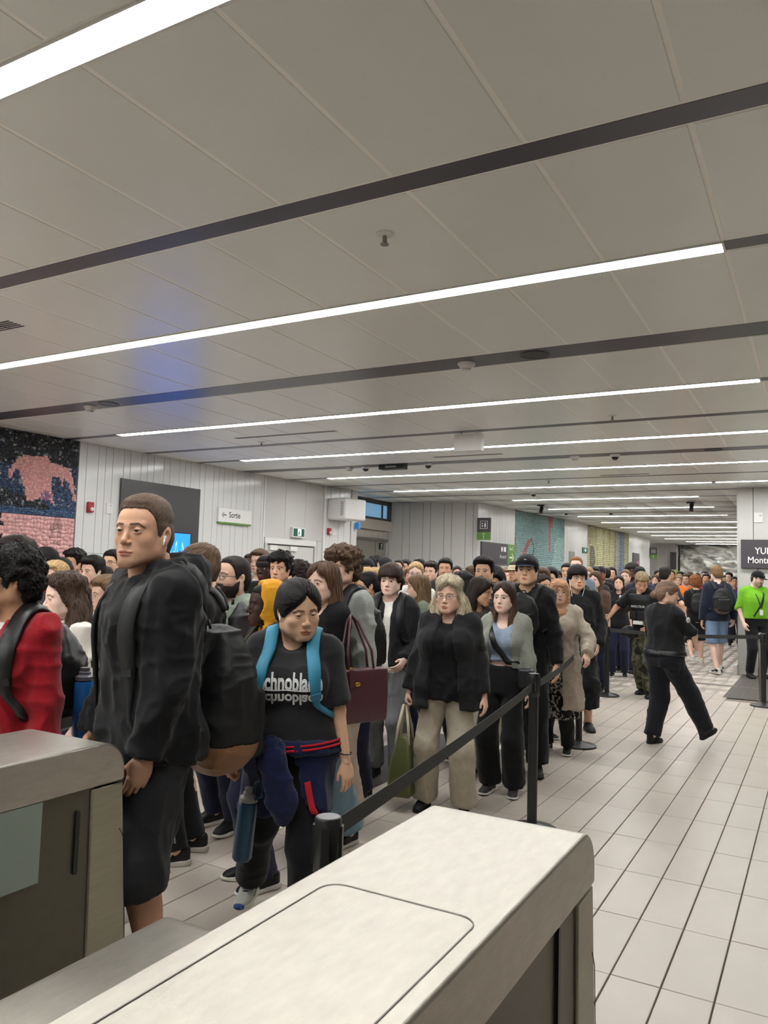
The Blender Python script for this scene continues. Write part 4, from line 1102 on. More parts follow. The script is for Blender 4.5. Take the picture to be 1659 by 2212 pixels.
def glasses(col=(.02, .02, .02), rim=.0014, w=.0205, h=.0165, square=.5):
    def f(P):
        g = G(); lens = G()
        for sx in (-1, 1):
            pts = []
            for i in range(20):
                a = 2 * math.pi * i / 20; ca, sa = math.cos(a), math.sin(a); e = 1 - .5 * square
                pts.append(P.hm([(sx * .034 + w * math.copysign(abs(ca) ** e, ca), .104 - .25 * abs(sx * .034 + w * ca - 0) * .5, .011 + h * math.copysign(abs(sa) ** e, sa))])[0])
            g.tube(pts, rim, 5, closed=True)
            c_ = np.mean(pts, 0); lens.add([c_] + pts, [(0, i + 1, (i + 1) % 20 + 1) for i in range(20)])
            g.tube(P.hm([(sx * .054, .097, .014), (sx * .074, .080, .016), (sx * .080, .02, .014), (sx * .079, -.012, .012)]), rim * 1.1, 5)
        g.tube(P.hm([(-.0135, .104, .014), (0, .107, .017), (.0135, .104, .014)]), rim, 5)
        o = g.build('glasses', mat('glasses_frame_%d' % int(col[0] * 999), col, .3), P.root, True)
        lens.build('lens', mat('glasses_lens', (.9, .95, 1.), .03, alpha=.12, spec=.6), o)
    return f
def earbud(side, P=None):
    def f(P):
        g = G(); x = side
        g.ell(P.hm([(x * .081, .003, .0)])[0], (.008, .008, .008), 10, 8)
        g.tube(P.hm([(x * .0835, .006, -.002), (x * .086, .013, -.014), (x * .087, .017, -.027)]), .0036, 7)
        g.build('earbud', mat('earbud_white', srgb(240, 240, 240), .25), P.root, True)
    return f
def cap(col, logo=None, back=False, brim=True):
    def f(P):
        def fn(p):
            d = scalp(p) - .014; d = smin(d, s_ell(p, (0, .0, .075), (.082, .100, .075)), .02)
            return smax(d, (.045 + .12 * np.clip(-p[:, 1], -1, .12) * -.1 - p[:, 2] - .12 * p[:, 1] * -.5) , .004)
        v, f_ = sdf_mesh(fn, (-.11, -.13, .0), (.11, .13, .19), max(P.q['hair'], .005)); o = obj('cap', me_from('cap', P.hm(v), f_, True), cloth(col, 'cotton'), P.root)
        if brim:
            def fb(p):
                y = p[:, 1]; s_ = -1 if back else 1; y = y * s_
                d = np.maximum(s_ell(p * np.array([1, 1, 0], f32) + np.array([0, 0, 0], f32), (0, s_ * .075, 0), (.074, .095, 1)), np.abs(p[:, 2] - (.058 - .18 * np.clip(y - .06, 0, 1) - 2.2 * p[:, 0] ** 2)) - .0035)
                return smax(d, .06 - y, .004)
            v, f_ = sdf_mesh(fb, (-.09, -.19, .0), (.09, .19, .09), .0045 if P.q['hair'] < .008 else .006); obj('brim', me_from('brim', P.hm(v), f_, True), cloth(col, 'cotton'), o)
        if logo is not None:
            G().ell(P.hm([(0, .098, .095)])[0], (.012, .006, .008)).build('badge', cloth(logo, 'smooth'), o)
    return f
def hijab(col):
    def f(P):
        def fn(p):
            d = scalp(p) - .018
            d = smin(d, s_cone(p, (0, -.02, -.02), (0, -.03, -.2), .085, .115), .05)
            d = smin(d, s_ell(p, (0, .03, -.24), (.13, .11, .10)), .05)
            d = smax(d, -s_ell(p, (0, .115, -.015), (.056, .07, .083)), .008)
            return d
        v, f_ = sdf_mesh(fn, (-.16, -.16, -.36), (.16, .17, .17), P.q['hair']); v = folds(v, vnormals(v, f_), .006, 3, (14, 14, 24))
        obj('hijab', me_from('hijab', P.hm(v), f_, True), cloth(col, 'cotton'), P.root)
    return f
def hood_up(col):
    def f(P):
        def fn(p):
            d = s_ell(p, (0, -.022, .04), (.108, .122, .122)); d = smin(d, s_cone(p, (0, -.03, -.04), (0, -.03, -.2), .10, .12), .05)
            d = smax(d, -s_ell(p, (0, -.005, .02), (.095, .12, .112)), .01)
            d = smax(d, -s_cone(p, (0, -.01, -.06), (0, -.01, -.3), .088, .105), .01)
            return smax(d, (p[:, 1] - .075 + .25 * p[:, 2]), .006)
        v, f_ = sdf_mesh(fn, (-.15, -.18, -.26), (.15, .16, .19), P.q['hair'] * .9); v = folds(v, vnormals(v, f_), .004, 3, (10, 10, 10))
        obj('hood', me_from('hood', P.hm(v), f_, True), cloth(col, 'cotton'), P.root)
    return f
def headphones(col, neck=False):
    def f(P):
        g = G(); T = (lambda v: P.hm(v)) if not neck else (lambda v: np.asarray(v) * .9 + P.sk.neck + (0, .03, -.03))
        arc = [(.092 * math.cos(a), -.005 if not neck else -.09 * math.sin(a), .03 + .125 * math.sin(a) if not neck else 0) for a in np.linspace(0, math.pi, 15)]
        g.tube(T(arc), .008, 7)
        for s_ in (-1, 1): 
            c_ = T([(s_ * .088, 0, 0) if not neck else (s_ * .09, .05, -.02)])[0]; g.ell(c_, (.02, .032, .038))
        g.build('headphones', cloth(col, 'smooth'), P.root, True)
    return f
# where each person stands, and how tall they are
AT = {'tall': ((-2.266, 2.246), 1.862), 'tee': ((-2.057, 2.875), 1.552), 'red': ((-2.889, 2.053), 1.640), 'curlyw': ((-3.578, 2.883), 1.531), 'blondg': ((-4.141, 3.662), 1.514), 'backtee': ((-4.313, 3.085), 1.738), 'airpod': ((-6.420, 4.894), 1.728), 'maskw': ((-5.652, 4.416), 1.599), 'dk1': ((-6.945, 5.527), 1.648), 'dk2': ((-7.263, 5.915), 1.729), 'dk3': ((-5.736, 4.881), 1.657), 'glassr': ((-6.374, 5.667), 1.743), 'dkw': ((-6.050, 5.288), 1.578), 'brownw': ((-4.587, 4.213), 1.559), 'buzz': ((-3.081, 3.376), 1.724), 'beard': ((-3.251, 3.861), 1.667), 'palew': ((-4.283, 4.839), 1.619), 'yellow': ((-2.531, 3.300), 1.524), 'blkm1': ((-6.153, 7.629), 1.784), 'must': ((-5.331, 6.764), 1.799), 'headb': ((-4.743, 6.124), 1.739), 'curlyb': ((-3.985, 5.340), 1.729), 'curla': ((-4.265, 5.995), 1.665), 'longw': ((-2.609, 3.936), 1.648), 'greysw': ((-2.754, 4.363), 1.733), 'bun': ((-3.481, 5.982), 1.599), 'hband': ((-2.930, 4.920), 1.495), 'bkcap': ((-5.575, 9.506), 1.783), 'bigcurl': ((-5.957, 10.436), 1.812), 'blkhair': ((-5.613, 10.056), 1.811), 'pinkhat': ((-4.747, 8.257), 1.646), 'blond1': ((-4.369, 7.434), 1.647), 'blond2': ((-3.995, 6.728), 1.594), 'boy': ((-3.027, 5.540), 1.655), 'two1': ((-5.972, 11.178), 1.819), 'two2': ((-6.105, 11.677), 1.827), 'blglass': ((-3.804, 7.515), 1.723), 'hphone': ((-5.525, 11.024), 1.829), 'profg': ((-3.236, 6.466), 1.582), 'fade': ((-4.445, 9.223), 1.747), 'goatee': ((-4.070, 8.854), 1.794), 'smallg': ((-5.288, 11.971), 1.749), 'blazer': ((-2.250, 4.972), 1.575), 'braids': ((-2.761, 6.384), 1.618), 'profr': ((-2.461, 5.980), 1.585), 'asiang': ((-2.763, 6.887), 1.760), 'bowed': ((-2.947, 7.710), 1.698), 'redhd': ((-4.080, 9.776), 1.717), 'card': ((-2.079, 5.600), 1.552), 'cap': ((-2.205, 6.475), 1.778), 'bcap': ((-3.578, 10.052), 1.789), 'face44': ((-2.770, 8.673), 1.698), 'girl45': ((-2.472, 7.696), 1.628), 'hp46': ((-2.823, 9.160), 1.702), 'hijab': ((-2.137, 7.198), 1.584), 'hoodg': ((-2.318, 8.462), 1.729), 'ging': ((-2.999, 10.942), 1.905), 'hd1': ((-3.539, 12.370), 1.829), 'wgl': ((-3.118, 12.037), 1.774), 'dkm1': ((-3.189, 12.686), 1.787), 'capb': ((-3.466, 14.253), 1.823), 'redw': ((-2.843, 11.393), 1.699), 'hd2': ((-4.083, 17.814), 1.868), 'dkw2': ((-2.934, 13.300), 1.666), 'wbun': ((-2.995, 14.119), 1.781), 'afro': ((-3.029, 14.830), 1.885), 'hood2': ((-2.679, 13.717), 1.820), 'w415': ((-3.324, 18.827), 1.735), 'greyb': ((-3.881, 16.435), 1.834), 'insp': ((-2.122, 11.448), 1.747), 'polw': ((-1.360, 8.209), 1.595), 'walk1': ((-2.333, 14.082), 1.833), 'curlyo': ((-2.176, 16.712), 1.699), 'navy': ((-1.624, 15.166), 1.886), 'green': ((-0.974, 14.905), 1.823), 'vest': ((-2.697, 19.175), 1.778), 'pink': ((-3.174, 21.211), 1.746), 'redj': ((-2.689, 22.627), 1.826), 'f1': ((-3.640, 20.939), 1.873), 'f2': ((-3.650, 23.230), 1.914), 'f3': ((-3.499, 23.720), 1.886), 'f4': ((-3.362, 24.543), 1.903), 'f5': ((-3.297, 25.731), 1.886), 'f6': ((-2.839, 23.684), 1.918), 'f7': ((-2.245, 24.020), 1.896), 'f8': ((-1.928, 21.909), 1.764), 'f9': ((-2.563, 26.150), 1.821), 'f10': ((-4.477, 27.378), 1.800), 'f11': ((-4.357, 28.021), 1.795), 'f12': ((-3.007, 27.047), 1.864), 'f13': ((-4.638, 20.392), 1.721), 'f14': ((-4.631, 24.994), 1.752), 'f15': ((-4.679, 22.668), 1.736), 'f16': ((-4.457, 15.889), 1.753), 'f17': ((-4.412, 14.765), 1.734), 'f18': ((-4.840, 14.524), 1.738), 'f19': ((-4.330, 12.514), 1.697), 'f20': ((-4.917, 13.331), 1.730), 'f21': ((-4.433, 11.306), 1.687), 'f22': ((-5.535, 12.987), 1.693), 'f23': ((-5.729, 12.187), 1.705), 'f24': ((-6.226, 12.600), 1.686), 'f25': ((-5.431, 10.516), 1.677), 'f26': ((-6.518, 11.919), 1.682), 'f27': ((-5.459, 9.006), 1.671), 'f28': ((-5.442, 7.864), 1.679), 'f29': ((-4.562, 6.869), 1.612), 'f30': ((-5.944, 7.177), 1.706), 'f31': ((-5.809, 6.684), 1.641), 'f32': ((-5.430, 5.682), 1.713), 'f33': ((-5.238, 5.106), 1.645), 'f34': ((-6.493, 6.127), 1.634), 'f35': ((-7.881, 6.611), 1.663), 'f36': ((-7.837, 5.828), 1.686)}
# ================================================================== THE CROWD
def AP(k): return dict(pos=AT[k][0], H=AT[k][1])
TRK = srgb(28, 28, 30)
def tee(col, **k): return dict(dict(kind='t_shirt', col=col, ease=.020, sleeve=.47, hem=.86, depth=.03), **k)
def sweater(col, **k): return dict(dict(kind='sweater', col=col, ease=.026, sleeve=1.0, hem=.86, depth=.02, cloth='knit'), **k)
def hoodie(col, **k): return dict(dict(kind='hoodie', col=col, ease=.030, sleeve=1.01, hem=.85, hood=1., depth=.02), **k)
def jacket(col, **k): return dict(dict(kind='jacket', col=col, ease=.032, sleeve=1.0, hem=.84, open=(.06, .05, .04, .05, .06), nr=.068), **k)
def pants(col, **k): return dict(dict(kind='trousers', col=col, fold=.006, fx=(8, 8, 4)), **k)
def shorts(col, to=.52, **k): return dict(dict(kind='shorts', col=col, to=to, r=(.088, .086, .084, .084), fold=.006), **k)
SNK = dict(style='sneaker', col=BLACK, sole=WHITE); WSN = dict(style='sneaker', col=WHITE, sole=WHITE); BSN = dict(style='sneaker', col=BLACK, sole=BLACK)
CROP = dict(style='crop'); SHORT = dict(style='short'); CURLY = dict(style='curly', top=.036, side=.018); LONG = dict(style='long', len=.34, part=0.); WAVY = dict(style='wavy', len=.32, body=.03)
TIED = dict(style='tied'); BUN = dict(style='bun'); FRINGE = dict(style='fringe', top=.03, side=.016); AFRO = dict(style='afro'); QUIFF = dict(style='quiff')

# ---------------------------------------------------------------- front of the queue
person('tall man in a black hoodie and black shorts, with a white earbud', **AP('tall'), face=66, head=31, pitch=-2, kind='m_lean', hs=1.13, hsx=.95, skin='tan', hair=dict(style='crop', top=.015, side=.002, front=.090), hcol=srgb(116, 96, 80), stubble=.16, brow=srgb(40, 28, 22),
       top=hoodie(BLACK, ease=.045, hem=.83, fold=.012, es=(.030, .040, .034), box=.95, hood=1.15), bottom=shorts(srgb(42, 42, 44), to=.60, r=(.098, .104, .10, .10), fold=.008), shoes=SNK,
       armL=(-.19, .10, .87), elbL=(-.6, -1, .1), armR=(.22, .12, .88), lean=.03, headoff=(0, .035, 0), legR=(.12, .06, .085), legL=(-.12, -.02, .085), gaze=(4, 0), iris=(.035, .018, .01), open_=.0028, extra=[earbud(-1)], key='tall', wide=1.06, seed=3)
person('young woman in a black t-shirt with white lettering, a navy hoodie tied round her waist', **AP('tee'), face=8, head=-22, pitch=10, roll=4, fem=True, kind='f_asian', hs=1.11, skin='asian', hair=dict(style='tied', part=-.004, front=.092, dip=.9, len=.16, vol=.012), hcol='black', open_=.0020, gaze=(-14, 12),
       top=tee(CHAR, ease=.028, sleeve=.50, neck='scoop', depth=.055, hem=.95, fold=.004, box=.86), bottom=pants(srgb(24, 25, 30), r=(.092, .080, .074, .062), to=.97), shoes=dict(style='chunky', col=srgb(186, 186, 178), sole=srgb(206, 206, 186)), wide=1.14, fat=.014,
       armR=(.27, .07, .88), armL=(-.29, .06, .86), handR='grip', handL='relaxed', hhL=(.9, .5, .1), legR=(.24, -.36, .085), legL=(-.11, .06, .085), extra=[earbud(1)], key='tee', seed=5, brow=srgb(60, 42, 34))
person('man in a red v-neck sweater over a white t-shirt with a gold wings pin', **AP('red'), face=44, head=80, kind='m', skin='olive', hair=dict(style='curly', top=.040, side=.026, amp=.012, freq=38., nape=-.085, front=.066), hcol='black',
       inner=tee(WHITE, ease=.010, depth=.035, nr=.056), top=sweater(srgb(150, 24, 34), ease=.026, neck='v', depth=.10, nr=.066, fold=.010), bottom=pants(BLACK), key='red', extra=[glasses((.05, .05, .05), .0012)], seed=8, stubble=.1, hs=1.04)
person('curly brown-haired woman in a white collared shirt, eyes lowered', **AP('curlyw'), face=60, head=72, pitch=3, fem=True, kind='f', hs=1.05, skin='pale', hair=dict(style='wavy', len=.27, body=.045, flare=.05, face=.006, fall=.04, front=.092, dip=.35), hcol=srgb(70, 52, 42), open_=.0016, blush=.35,
       top=dict(kind='shirt', col=srgb(232, 228, 218), ease=.020, sleeve=1.0, hem=.84, neck='high', ch=.02, nr=.058), bottom=pants(NAVY), key='curlyw', brow=srgb(84, 62, 50))
person('older person with wavy fair hair and glasses, white cardigan over a navy collar', **AP('blondg'), face=62, head=70, pitch=4, kind='f_old', skin='fair', hair=dict(style='short', top=.030, side=.026, nape=-.05, burn=-.005), hcol='mid',
       inner=dict(kind='shirt', col=NAVY, ease=.010, sleeve=.4, hem=.88, neck='high', ch=.03), top=jacket(srgb(228, 222, 212), kind='cardigan', ease=.028, cloth='knit', open=(.04, .05, .05, .06, .07)), bottom=pants(CHAR), armR=(.12, .30, 1.08), handR='grip', extra=[glasses((.3, .25, .2), .001)], key='blondg')
person('dark-haired man in a black t-shirt seen from behind, beyond the man in red', **AP('backtee'), face=115, head=100, skin='tan', hair=dict(style='short', top=.032, side=.02), hcol='dark', top=tee(BLACK, ease=.02), bottom=pants(NAVY), key='backtee')
person('man in a maroon top with a white earbud, before the pink mosaic', **AP('airpod'), face=75, head=78, skin='olive', hair=dict(style='short', top=.03, side=.02), hcol='black', top=tee(srgb(120, 24, 36)), bottom=pants(BLACK), extra=[earbud(-1)])
def mask(P):
    v, f = sdf_mesh(lambda p: smax(head_fn(HEADS['f_old'], False)(p) - .004, np.maximum(np.abs(p[:, 0]) - .062, np.maximum(np.maximum(p[:, 2] + .012, -.108 - p[:, 2]), .03 - p[:, 1])), .004), (-.08, 0, -.13), (.08, .14, 0), .006)
    obj('face_mask', me_from('face_mask', P.hm(v), f, True), cloth(BLACK), P.root)
person('fair grey-haired person in a black face mask', **AP('maskw'), face=55, head=52, fem=True, kind='f_old', skin='fair', hair=dict(style='short', top=.034, side=.03), hcol='blond', top=tee(BLACK), bottom=pants(NAVY), extra=[mask])
person('man with thick dark hair bent low, behind the fair person in a mask', **AP('dk1'), face=60, head=60, pitch=20, skin='olive', hair=dict(style='short', top=.036, side=.03), hcol='dark', top=tee(CHAR), bottom=pants(NAVY))
person('man with tall curly black hair before the pink mosaic edge', **AP('dk2'), face=50, head=48, skin='tan', hair=dict(style='curly', top=.055, side=.02), hcol='black', top=tee(NAVY), bottom=pants(BLACK))
person('young man with swept black hair and a white earbud, behind the fair-haired cardigan wearer', **AP('dk3'), face=50, head=46, pitch=4, kind='m', skin='fair', hair=dict(style='quiff', top=.036, side=.018), hcol='black', top=tee(CHAR), bottom=pants(NAVY), extra=[earbud(-1)])
person('man with black glasses and a straight black fringe, red shirt, next to the tall man', **AP('glassr'), face=30, head=34, kind='m_asian', skin='asian', hair=dict(style='short', top=.022, side=.014), hcol='black', top=tee(srgb(120, 28, 34)), bottom=pants(NAVY), extra=[glasses((.02, .02, .02), .0018)])
person('dark-haired woman whose forehead shows below the man with black glasses', **AP('dkw'), face=40, head=45, pitch=8, fem=True, skin='fair', hair=dict(style='long', len=.3, part=.01), hcol='dark', top=tee(srgb(110, 30, 36)), bottom=pants(NAVY))
person('dark-skinned woman with bare shoulders and a black head wrap beside the tall man', **AP('brownw'), face=55, head=58, fem=True, kind='f_black', skin='brown', hair=dict(style='long', len=.30, body=.03), hcol='black', top=tee(srgb(70, 44, 36), sleeve=0, neck='scoop', depth=.08), bottom=pants(BLACK), armR=(.10, .30, 1.05), armL=(-.10, .30, 1.05), handR='grip', handL='grip', key='brownw')
# ---------------------------------------------------------------- second rank
person('man with cropped brown hair in a black t-shirt with a red sleeve slash', **AP('buzz'), face=98, head=108, kind='m', skin='fair', hair=dict(style='short', top=.018, side=.005, front=.072), hcol=srgb(104, 84, 66), top=tee(BLACK, ease=.024), bottom=pants(TRK), shoes=dict(style='sneaker', col=srgb(28, 28, 30), sole=srgb(196, 190, 180)), key='buzz', legL=(-.12, .05, .085), seed=4)
person('bearded man with black glasses in a sage green t-shirt', **AP('beard'), face=50, head=54, pitch=-3, kind='m', skin='fair', hair=dict(style='crop', top=.008, side=.006, front=.098), hcol='dark', stubble=.92, top=tee(srgb(136, 146, 132), ease=.026), bottom=pants(NAVY), wide=1.08, fat=.02, hs=1.08, extra=[glasses((.02, .02, .03), .0018, .0215, .0175)], key='beard', brow=srgb(34, 24, 20))
def full_beard(P):
    def fn(p):
        d = head_fn(HEADS['m'], False)(p) - .0055 + .003 * noise3(p * 130, 2)
        lim = np.maximum(p[:, 2] + .040 - .9 * np.maximum(0, .045 - p[:, 1]) - .012 * (np.abs(p[:, 0]) < .03), np.maximum(-.112 - p[:, 2], .004 - p[:, 1]))
        d = smax(d, lim, .008); return smax(smax(d, -s_ell(p, (0, .10, -.0585), (.027, .04, .0105)), .003), -s_ell(p, (0, .11, -.025), (.03, .03, .014)), .003)
    v, f = sdf_mesh(fn, (-.09, -.03, -.14), (.09, .14, .03), .0045); obj('beard', col_mesh('beard', P.hm(v), f, np.tile(np.asarray(HCOL['dark']) * .8, (len(v), 1))), M_hair, P.root)
full_beard(PEOPLE['beard'])
person('pale woman glimpsed between the cropped-haired man and the bearded man', **AP('palew'), face=30, head=32, fem=True, skin='pale', hair=dict(style='long', len=.3, part=.0), hcol='light', top=tee(LGREY), bottom=pants(NAVY))
person('young man with a yellow hood up over his head', **AP('yellow'), face=70, head=76, pitch=0, kind='m_black', skin='vdark', hs=1.0, hair=dict(style='crop', top=.004), hcol='black', top=hoodie(srgb(214, 150, 34), hood=.6, ease=.028), bottom=pants(NAVY), extra=[hood_up(srgb(214, 150, 34))], key='yellow')
person('dark-skinned man with close-cropped hair, behind the man with a moustache', **AP('blkm1'), face=40, head=42, kind='m_black', skin='dark', hair=CROP, hcol='black', top=tee(CHAR), bottom=pants(BLACK), extra=[earbud(-1)])
person('young man with parted brown hair and a thin moustache in a silver-grey jacket', **AP('must'), face=35, head=38, kind='m', skin='fair', hair=dict(style='short', top=.03, side=.03, nape=-.08, part=0.), hcol='brown', top=jacket(LGREY, cloth='smooth'), inner=tee(WHITE, ease=.01), bottom=pants(BLACK), stubble=.15)
def bandana(P):
    v, f = sdf_mesh(lambda p: smax(scalp(p) - .012, np.abs(p[:, 2] - .052) - .02, .004), (-.1, -.13, .01), (.1, .12, .1), .007); obj('headband', me_from('headband', P.hm(v), f, True), cloth(BLACK), P.root)
person('dark-skinned man in a black headband beside the yellow hood', **AP('headb'), face=30, head=30, pitch=6, kind='m_black', skin='vdark', hair=CROP, hcol='black', top=tee(BLACK), bottom=pants(BLACK), extra=[bandana])
person('young man with long curly black hair and thick brows under the exit door', **AP('curlyb'), face=18, head=22, pitch=2, kind='m_lean', skin='tan', hair=dict(style='curly', top=.042, side=.02, amp=.014, freq=42., front=.072), hcol='black', top=tee(CHAR), bottom=pants(NAVY), brow=srgb(30, 22, 18))
person('young man with curly brown hair turned away, white earbud in his ear', **AP('curla'), face=100, head=110, skin='fair', hair=dict(style='curly', top=.04, side=.022), hcol='dark', top=tee(LGREY), bottom=pants(NAVY), extra=[earbud(-1)])
person('woman with long straight brown hair in a black denim jacket with a brass button', **AP('longw'), face=55, head=40, pitch=2, fem=True, kind='f', skin='pale', hs=1.04, hair=dict(style='long', len=.33, part=-.012, body=.018, fall=.035, tip=srgb(128, 98, 66)), hcol=srgb(92, 68, 50), inner=tee(WHITE, ease=.010, neck='scoop', depth=.06),
       top=jacket(BLACK, cloth='denim', open=(.02, .03, .045, .055, .06), hem=.94), bottom=pants(srgb(118, 142, 156), cloth='denim', r=(.09, .088, .088, .09), to=.98, ease=.010), shoes=dict(style='sneaker', col=BLACK, sole=WHITE), key='longw', brow=srgb(60, 42, 32), legL=(-.12, -.17, .085), legR=(.1, -.10, .085))
person('tall young man with big curly brown hair in a grey sweater', **AP('greysw'), face=45, head=42, pitch=-4, kind='m', skin='fair', hair=dict(style='curly', top=.055, side=.028, amp=.014, freq=44., front=.056), hcol=srgb(96, 74, 58), top=sweater(srgb(150, 154, 148), ease=.034, fold=.011), bottom=pants(srgb(190, 170, 150), cloth='cotton', r=(.1, .1, .1, .1)), shoes=WSN, key='greysw', brow=srgb(50, 36, 28))
person('woman with dark hair in a low bun and a gold earring', **AP('bun'), face=70, head=74, pitch=6, fem=True, skin='tan', hair=dict(style='bun', bz=.0), hcol='black', top=tee(BLACK), bottom=pants(BLACK))
def wband(col):
    def f(P): G().tube(P.hm([(.084 * math.cos(a), .035, .035 + .098 * math.sin(a)) for a in np.linspace(.1, math.pi - .1, 14)]), .008, 7).build('hair_band', cloth(col), P.root, True)
    return f
person('woman with curly black hair and a white hair band, head bowed', **AP('hband'), face=45, head=48, pitch=24, fem=True, skin='tan', hair=dict(style='wavy', len=.28, body=.035), hcol='black', top=tee(BLACK), bottom=pants(NAVY), extra=[wband(WHITE)])
person('man in a black cap with a yellow letter, by the lift doors', **AP('bkcap'), face=30, skin='tan', hair=CROP, hcol='black', top=tee(BLACK), bottom=pants(NAVY), extra=[cap(BLACK, srgb(200, 160, 40))])
person('person with a big round mass of black curls by the lift doors', **AP('bigcurl'), face=70, head=80, kind='m', skin='brown', hair=dict(style='curly', top=.06, side=.05, amp=.012), hcol='black', top=tee(CHAR), bottom=pants(NAVY))
person('man with sleek black hair and a pale jacket, by the lift doors', **AP('blkhair'), face=100, head=110, skin='fair', hair=dict(style='short', top=.03, side=.022), hcol='black', top=jacket(LGREY), inner=tee(WHITE, ease=.01), bottom=pants(NAVY))
person('person in a pink knitted hat', **AP('pinkhat'), face=40, skin='fair', hair=dict(style='short'), hcol='blond', top=tee(LGREY), bottom=pants(NAVY), extra=[cap(srgb(214, 84, 110), None, brim=False)])
person('fair-haired woman facing away, left of the pink hat', **AP('blond1'), face=150, fem=True, skin='fair', hair=dict(style='long', len=.3, part=0.), hcol='blond', top=tee(BLACK), bottom=pants(NAVY))
person('blond woman behind the woman with a low bun', **AP('blond2'), face=120, fem=True, skin='pale', hair=dict(style='bob', len=.16), hcol='light', top=tee(WHITE), bottom=pants(NAVY))
# ---------------------------------------------------------------- centre of the queue
person('young man with a brown fringe, open black jacket over a white t-shirt and grey jeans', **AP('boy'), face=14, head=16, pitch=2, kind='m', skin='pale', hair=dict(style='fringe', top=.036, side=.024, nape=-.08, front=.046), hcol=srgb(62, 46, 40), inner=tee(WHITE, ease=.010, depth=.02), top=jacket(srgb(32, 32, 34), open=(.035, .03, .028, .035, .05), ease=.030, hem=.92),
       bottom=pants(srgb(120, 122, 124), cloth='denim', r=(.095, .078, .078, .072)), shoes=BSN, armR=(.16, .15, .98), armL=(-.17, .14, .98), key='boy', seed=6)
person('man with a fade haircut, left of two faces against the grey wall', **AP('two1'), face=20, skin='tan', hair=CROP, hcol='black', top=tee(NAVY), bottom=pants(BLACK), stubble=.4)
person('bearded man, right of two faces against the grey wall', **AP('two2'), face=30, skin='tan', hair=SHORT, hcol='black', top=tee(CHAR), bottom=pants(BLACK), stubble=.6)
person('fair-haired woman in round thin-rimmed glasses', **AP('blglass'), face=5, pitch=4, fem=True, kind='f', skin='pale', hair=dict(style='tied', part=0.), hcol='blond', top=tee(WHITE), bottom=pants(NAVY), extra=[glasses((.5, .4, .35), .0012)])
person('person in black and white headphones before the grey wall', **AP('hphone'), face=160, skin='tan', hair=SHORT, hcol='black', top=tee(BLACK), bottom=pants(BLACK), extra=[headphones(srgb(220, 220, 220))])
person('girl with long light brown hair in profile, behind the blazer wearer', **AP('profg'), face=82, head=84, fem=True, kind='f', skin='fair', hair=dict(style='long', len=.36, part=.0, body=.026, fall=.02, tip=srgb(150, 120, 84)), hcol=srgb(120, 94, 68), top=tee(srgb(120, 130, 110)), bottom=pants(NAVY))
person('young man with a curly fade, head and shoulders against the grey wall', **AP('fade'), face=25, head=22, skin='fair', hair=dict(style='curly', top=.034, side=.006), hcol='dark', top=tee(NAVY), bottom=pants(BLACK), extra=[earbud(-1)])
person('dark-haired man with a goatee looking at the camera', **AP('goatee'), face=5, head=8, skin='tan', hair=dict(style='short', top=.024, side=.012), hcol='black', stubble=.6, top=tee(CHAR), bottom=pants(BLACK), brow=srgb(24, 18, 16))
person('small woman with dark glasses far back before the grey wall', **AP('smallg'), face=0, fem=True, skin='tan', hair=dict(style='tied'), hcol='black', top=tee(CHAR), bottom=pants(BLACK), extra=[glasses()])
person('grey-haired woman in a black blazer and beige trousers holding a green bag', **AP('blazer'), face=12, head=16, pitch=2, fem=True, kind='f_old', skin='fair', hs=1.06, hair=dict(style='wavy', len=.155, body=.052, flare=.03, part=-.02, face=.02, fall=.03, front=.088, dip=.5), hcol=srgb(188, 174, 148), inner=dict(kind='blouse', col=srgb(18, 18, 20), ease=.022, sleeve=.4, hem=.84, neck='scoop', depth=.06, box=1.),
       top=dict(kind='blazer', col=srgb(30, 30, 32), ease=.040, sleeve=.97, hem=.78, open=(.135, .115, .085, .045, .05), nr=.075, flare=.02, fold=.007, es=(.022, .026, .026)), bottom=pants(srgb(176, 166, 148), r=(.080, .076, .080, .084), ease=.010, fold=.007), legR=(.165, -.03, .085), legL=(-.155, .03, .085), shoes=dict(style='dress', col=BLACK, sole=BLACK), wide=1.12, fat=.035,
       armR=(.30, .06, .84), armL=(-.30, .05, .84), handR='grip', extra=[glasses((.10, .06, .05), .0015, .0200, .0140)], key='blazer', brow=srgb(130, 104, 84), seed=7)
person('woman with black braided hair seen past the blazer wearer', **AP('braids'), face=120, head=130, fem=True, kind='f_black', skin='brown', hair=dict(style='wavy', len=.34, body=.03, front=.06), hcol='black', top=tee(BLACK), bottom=pants(BLACK))
person('dark-haired woman in profile in a brown fleece and cream trousers', **AP('profr'), face=-38, head=-64, pitch=12, fem=True, kind='f', hs=.96, skin='tan', hair=dict(style='bob', len=.15, body=.02, part=0.), hcol='dark', top=sweater(srgb(58, 46, 40), ease=.032, es=(.028, .034, .03)), bottom=pants(srgb(216, 206, 186), r=(.098, .10, .10, .098), ease=.012), shoes=dict(style='boot', col=srgb(176, 122, 64), sole=srgb(120, 84, 48)), armL=(-.22, .18, .98), key='profr', brow=srgb(40, 28, 24))
person('young man with tousled black hair in a grey sweater, white headphones round his neck', **AP('asiang'), face=12, head=14, kind='m_asian', skin='asian', hair=dict(style='quiff', top=.034, side=.016, lift=.012), hcol='black', top=sweater(srgb(62, 62, 66)), bottom=pants(BLACK), extra=[headphones(WHITE, True)], brow=srgb(28, 22, 20))
person('black-haired man with navy headphones looking down', **AP('bowed'), face=25, head=28, pitch=26, kind='m_asian', skin='asian', hair=dict(style='short', top=.034, side=.024), hcol='black', top=tee(BLACK), bottom=pants(BLACK), extra=[headphones(srgb(50, 56, 76))])
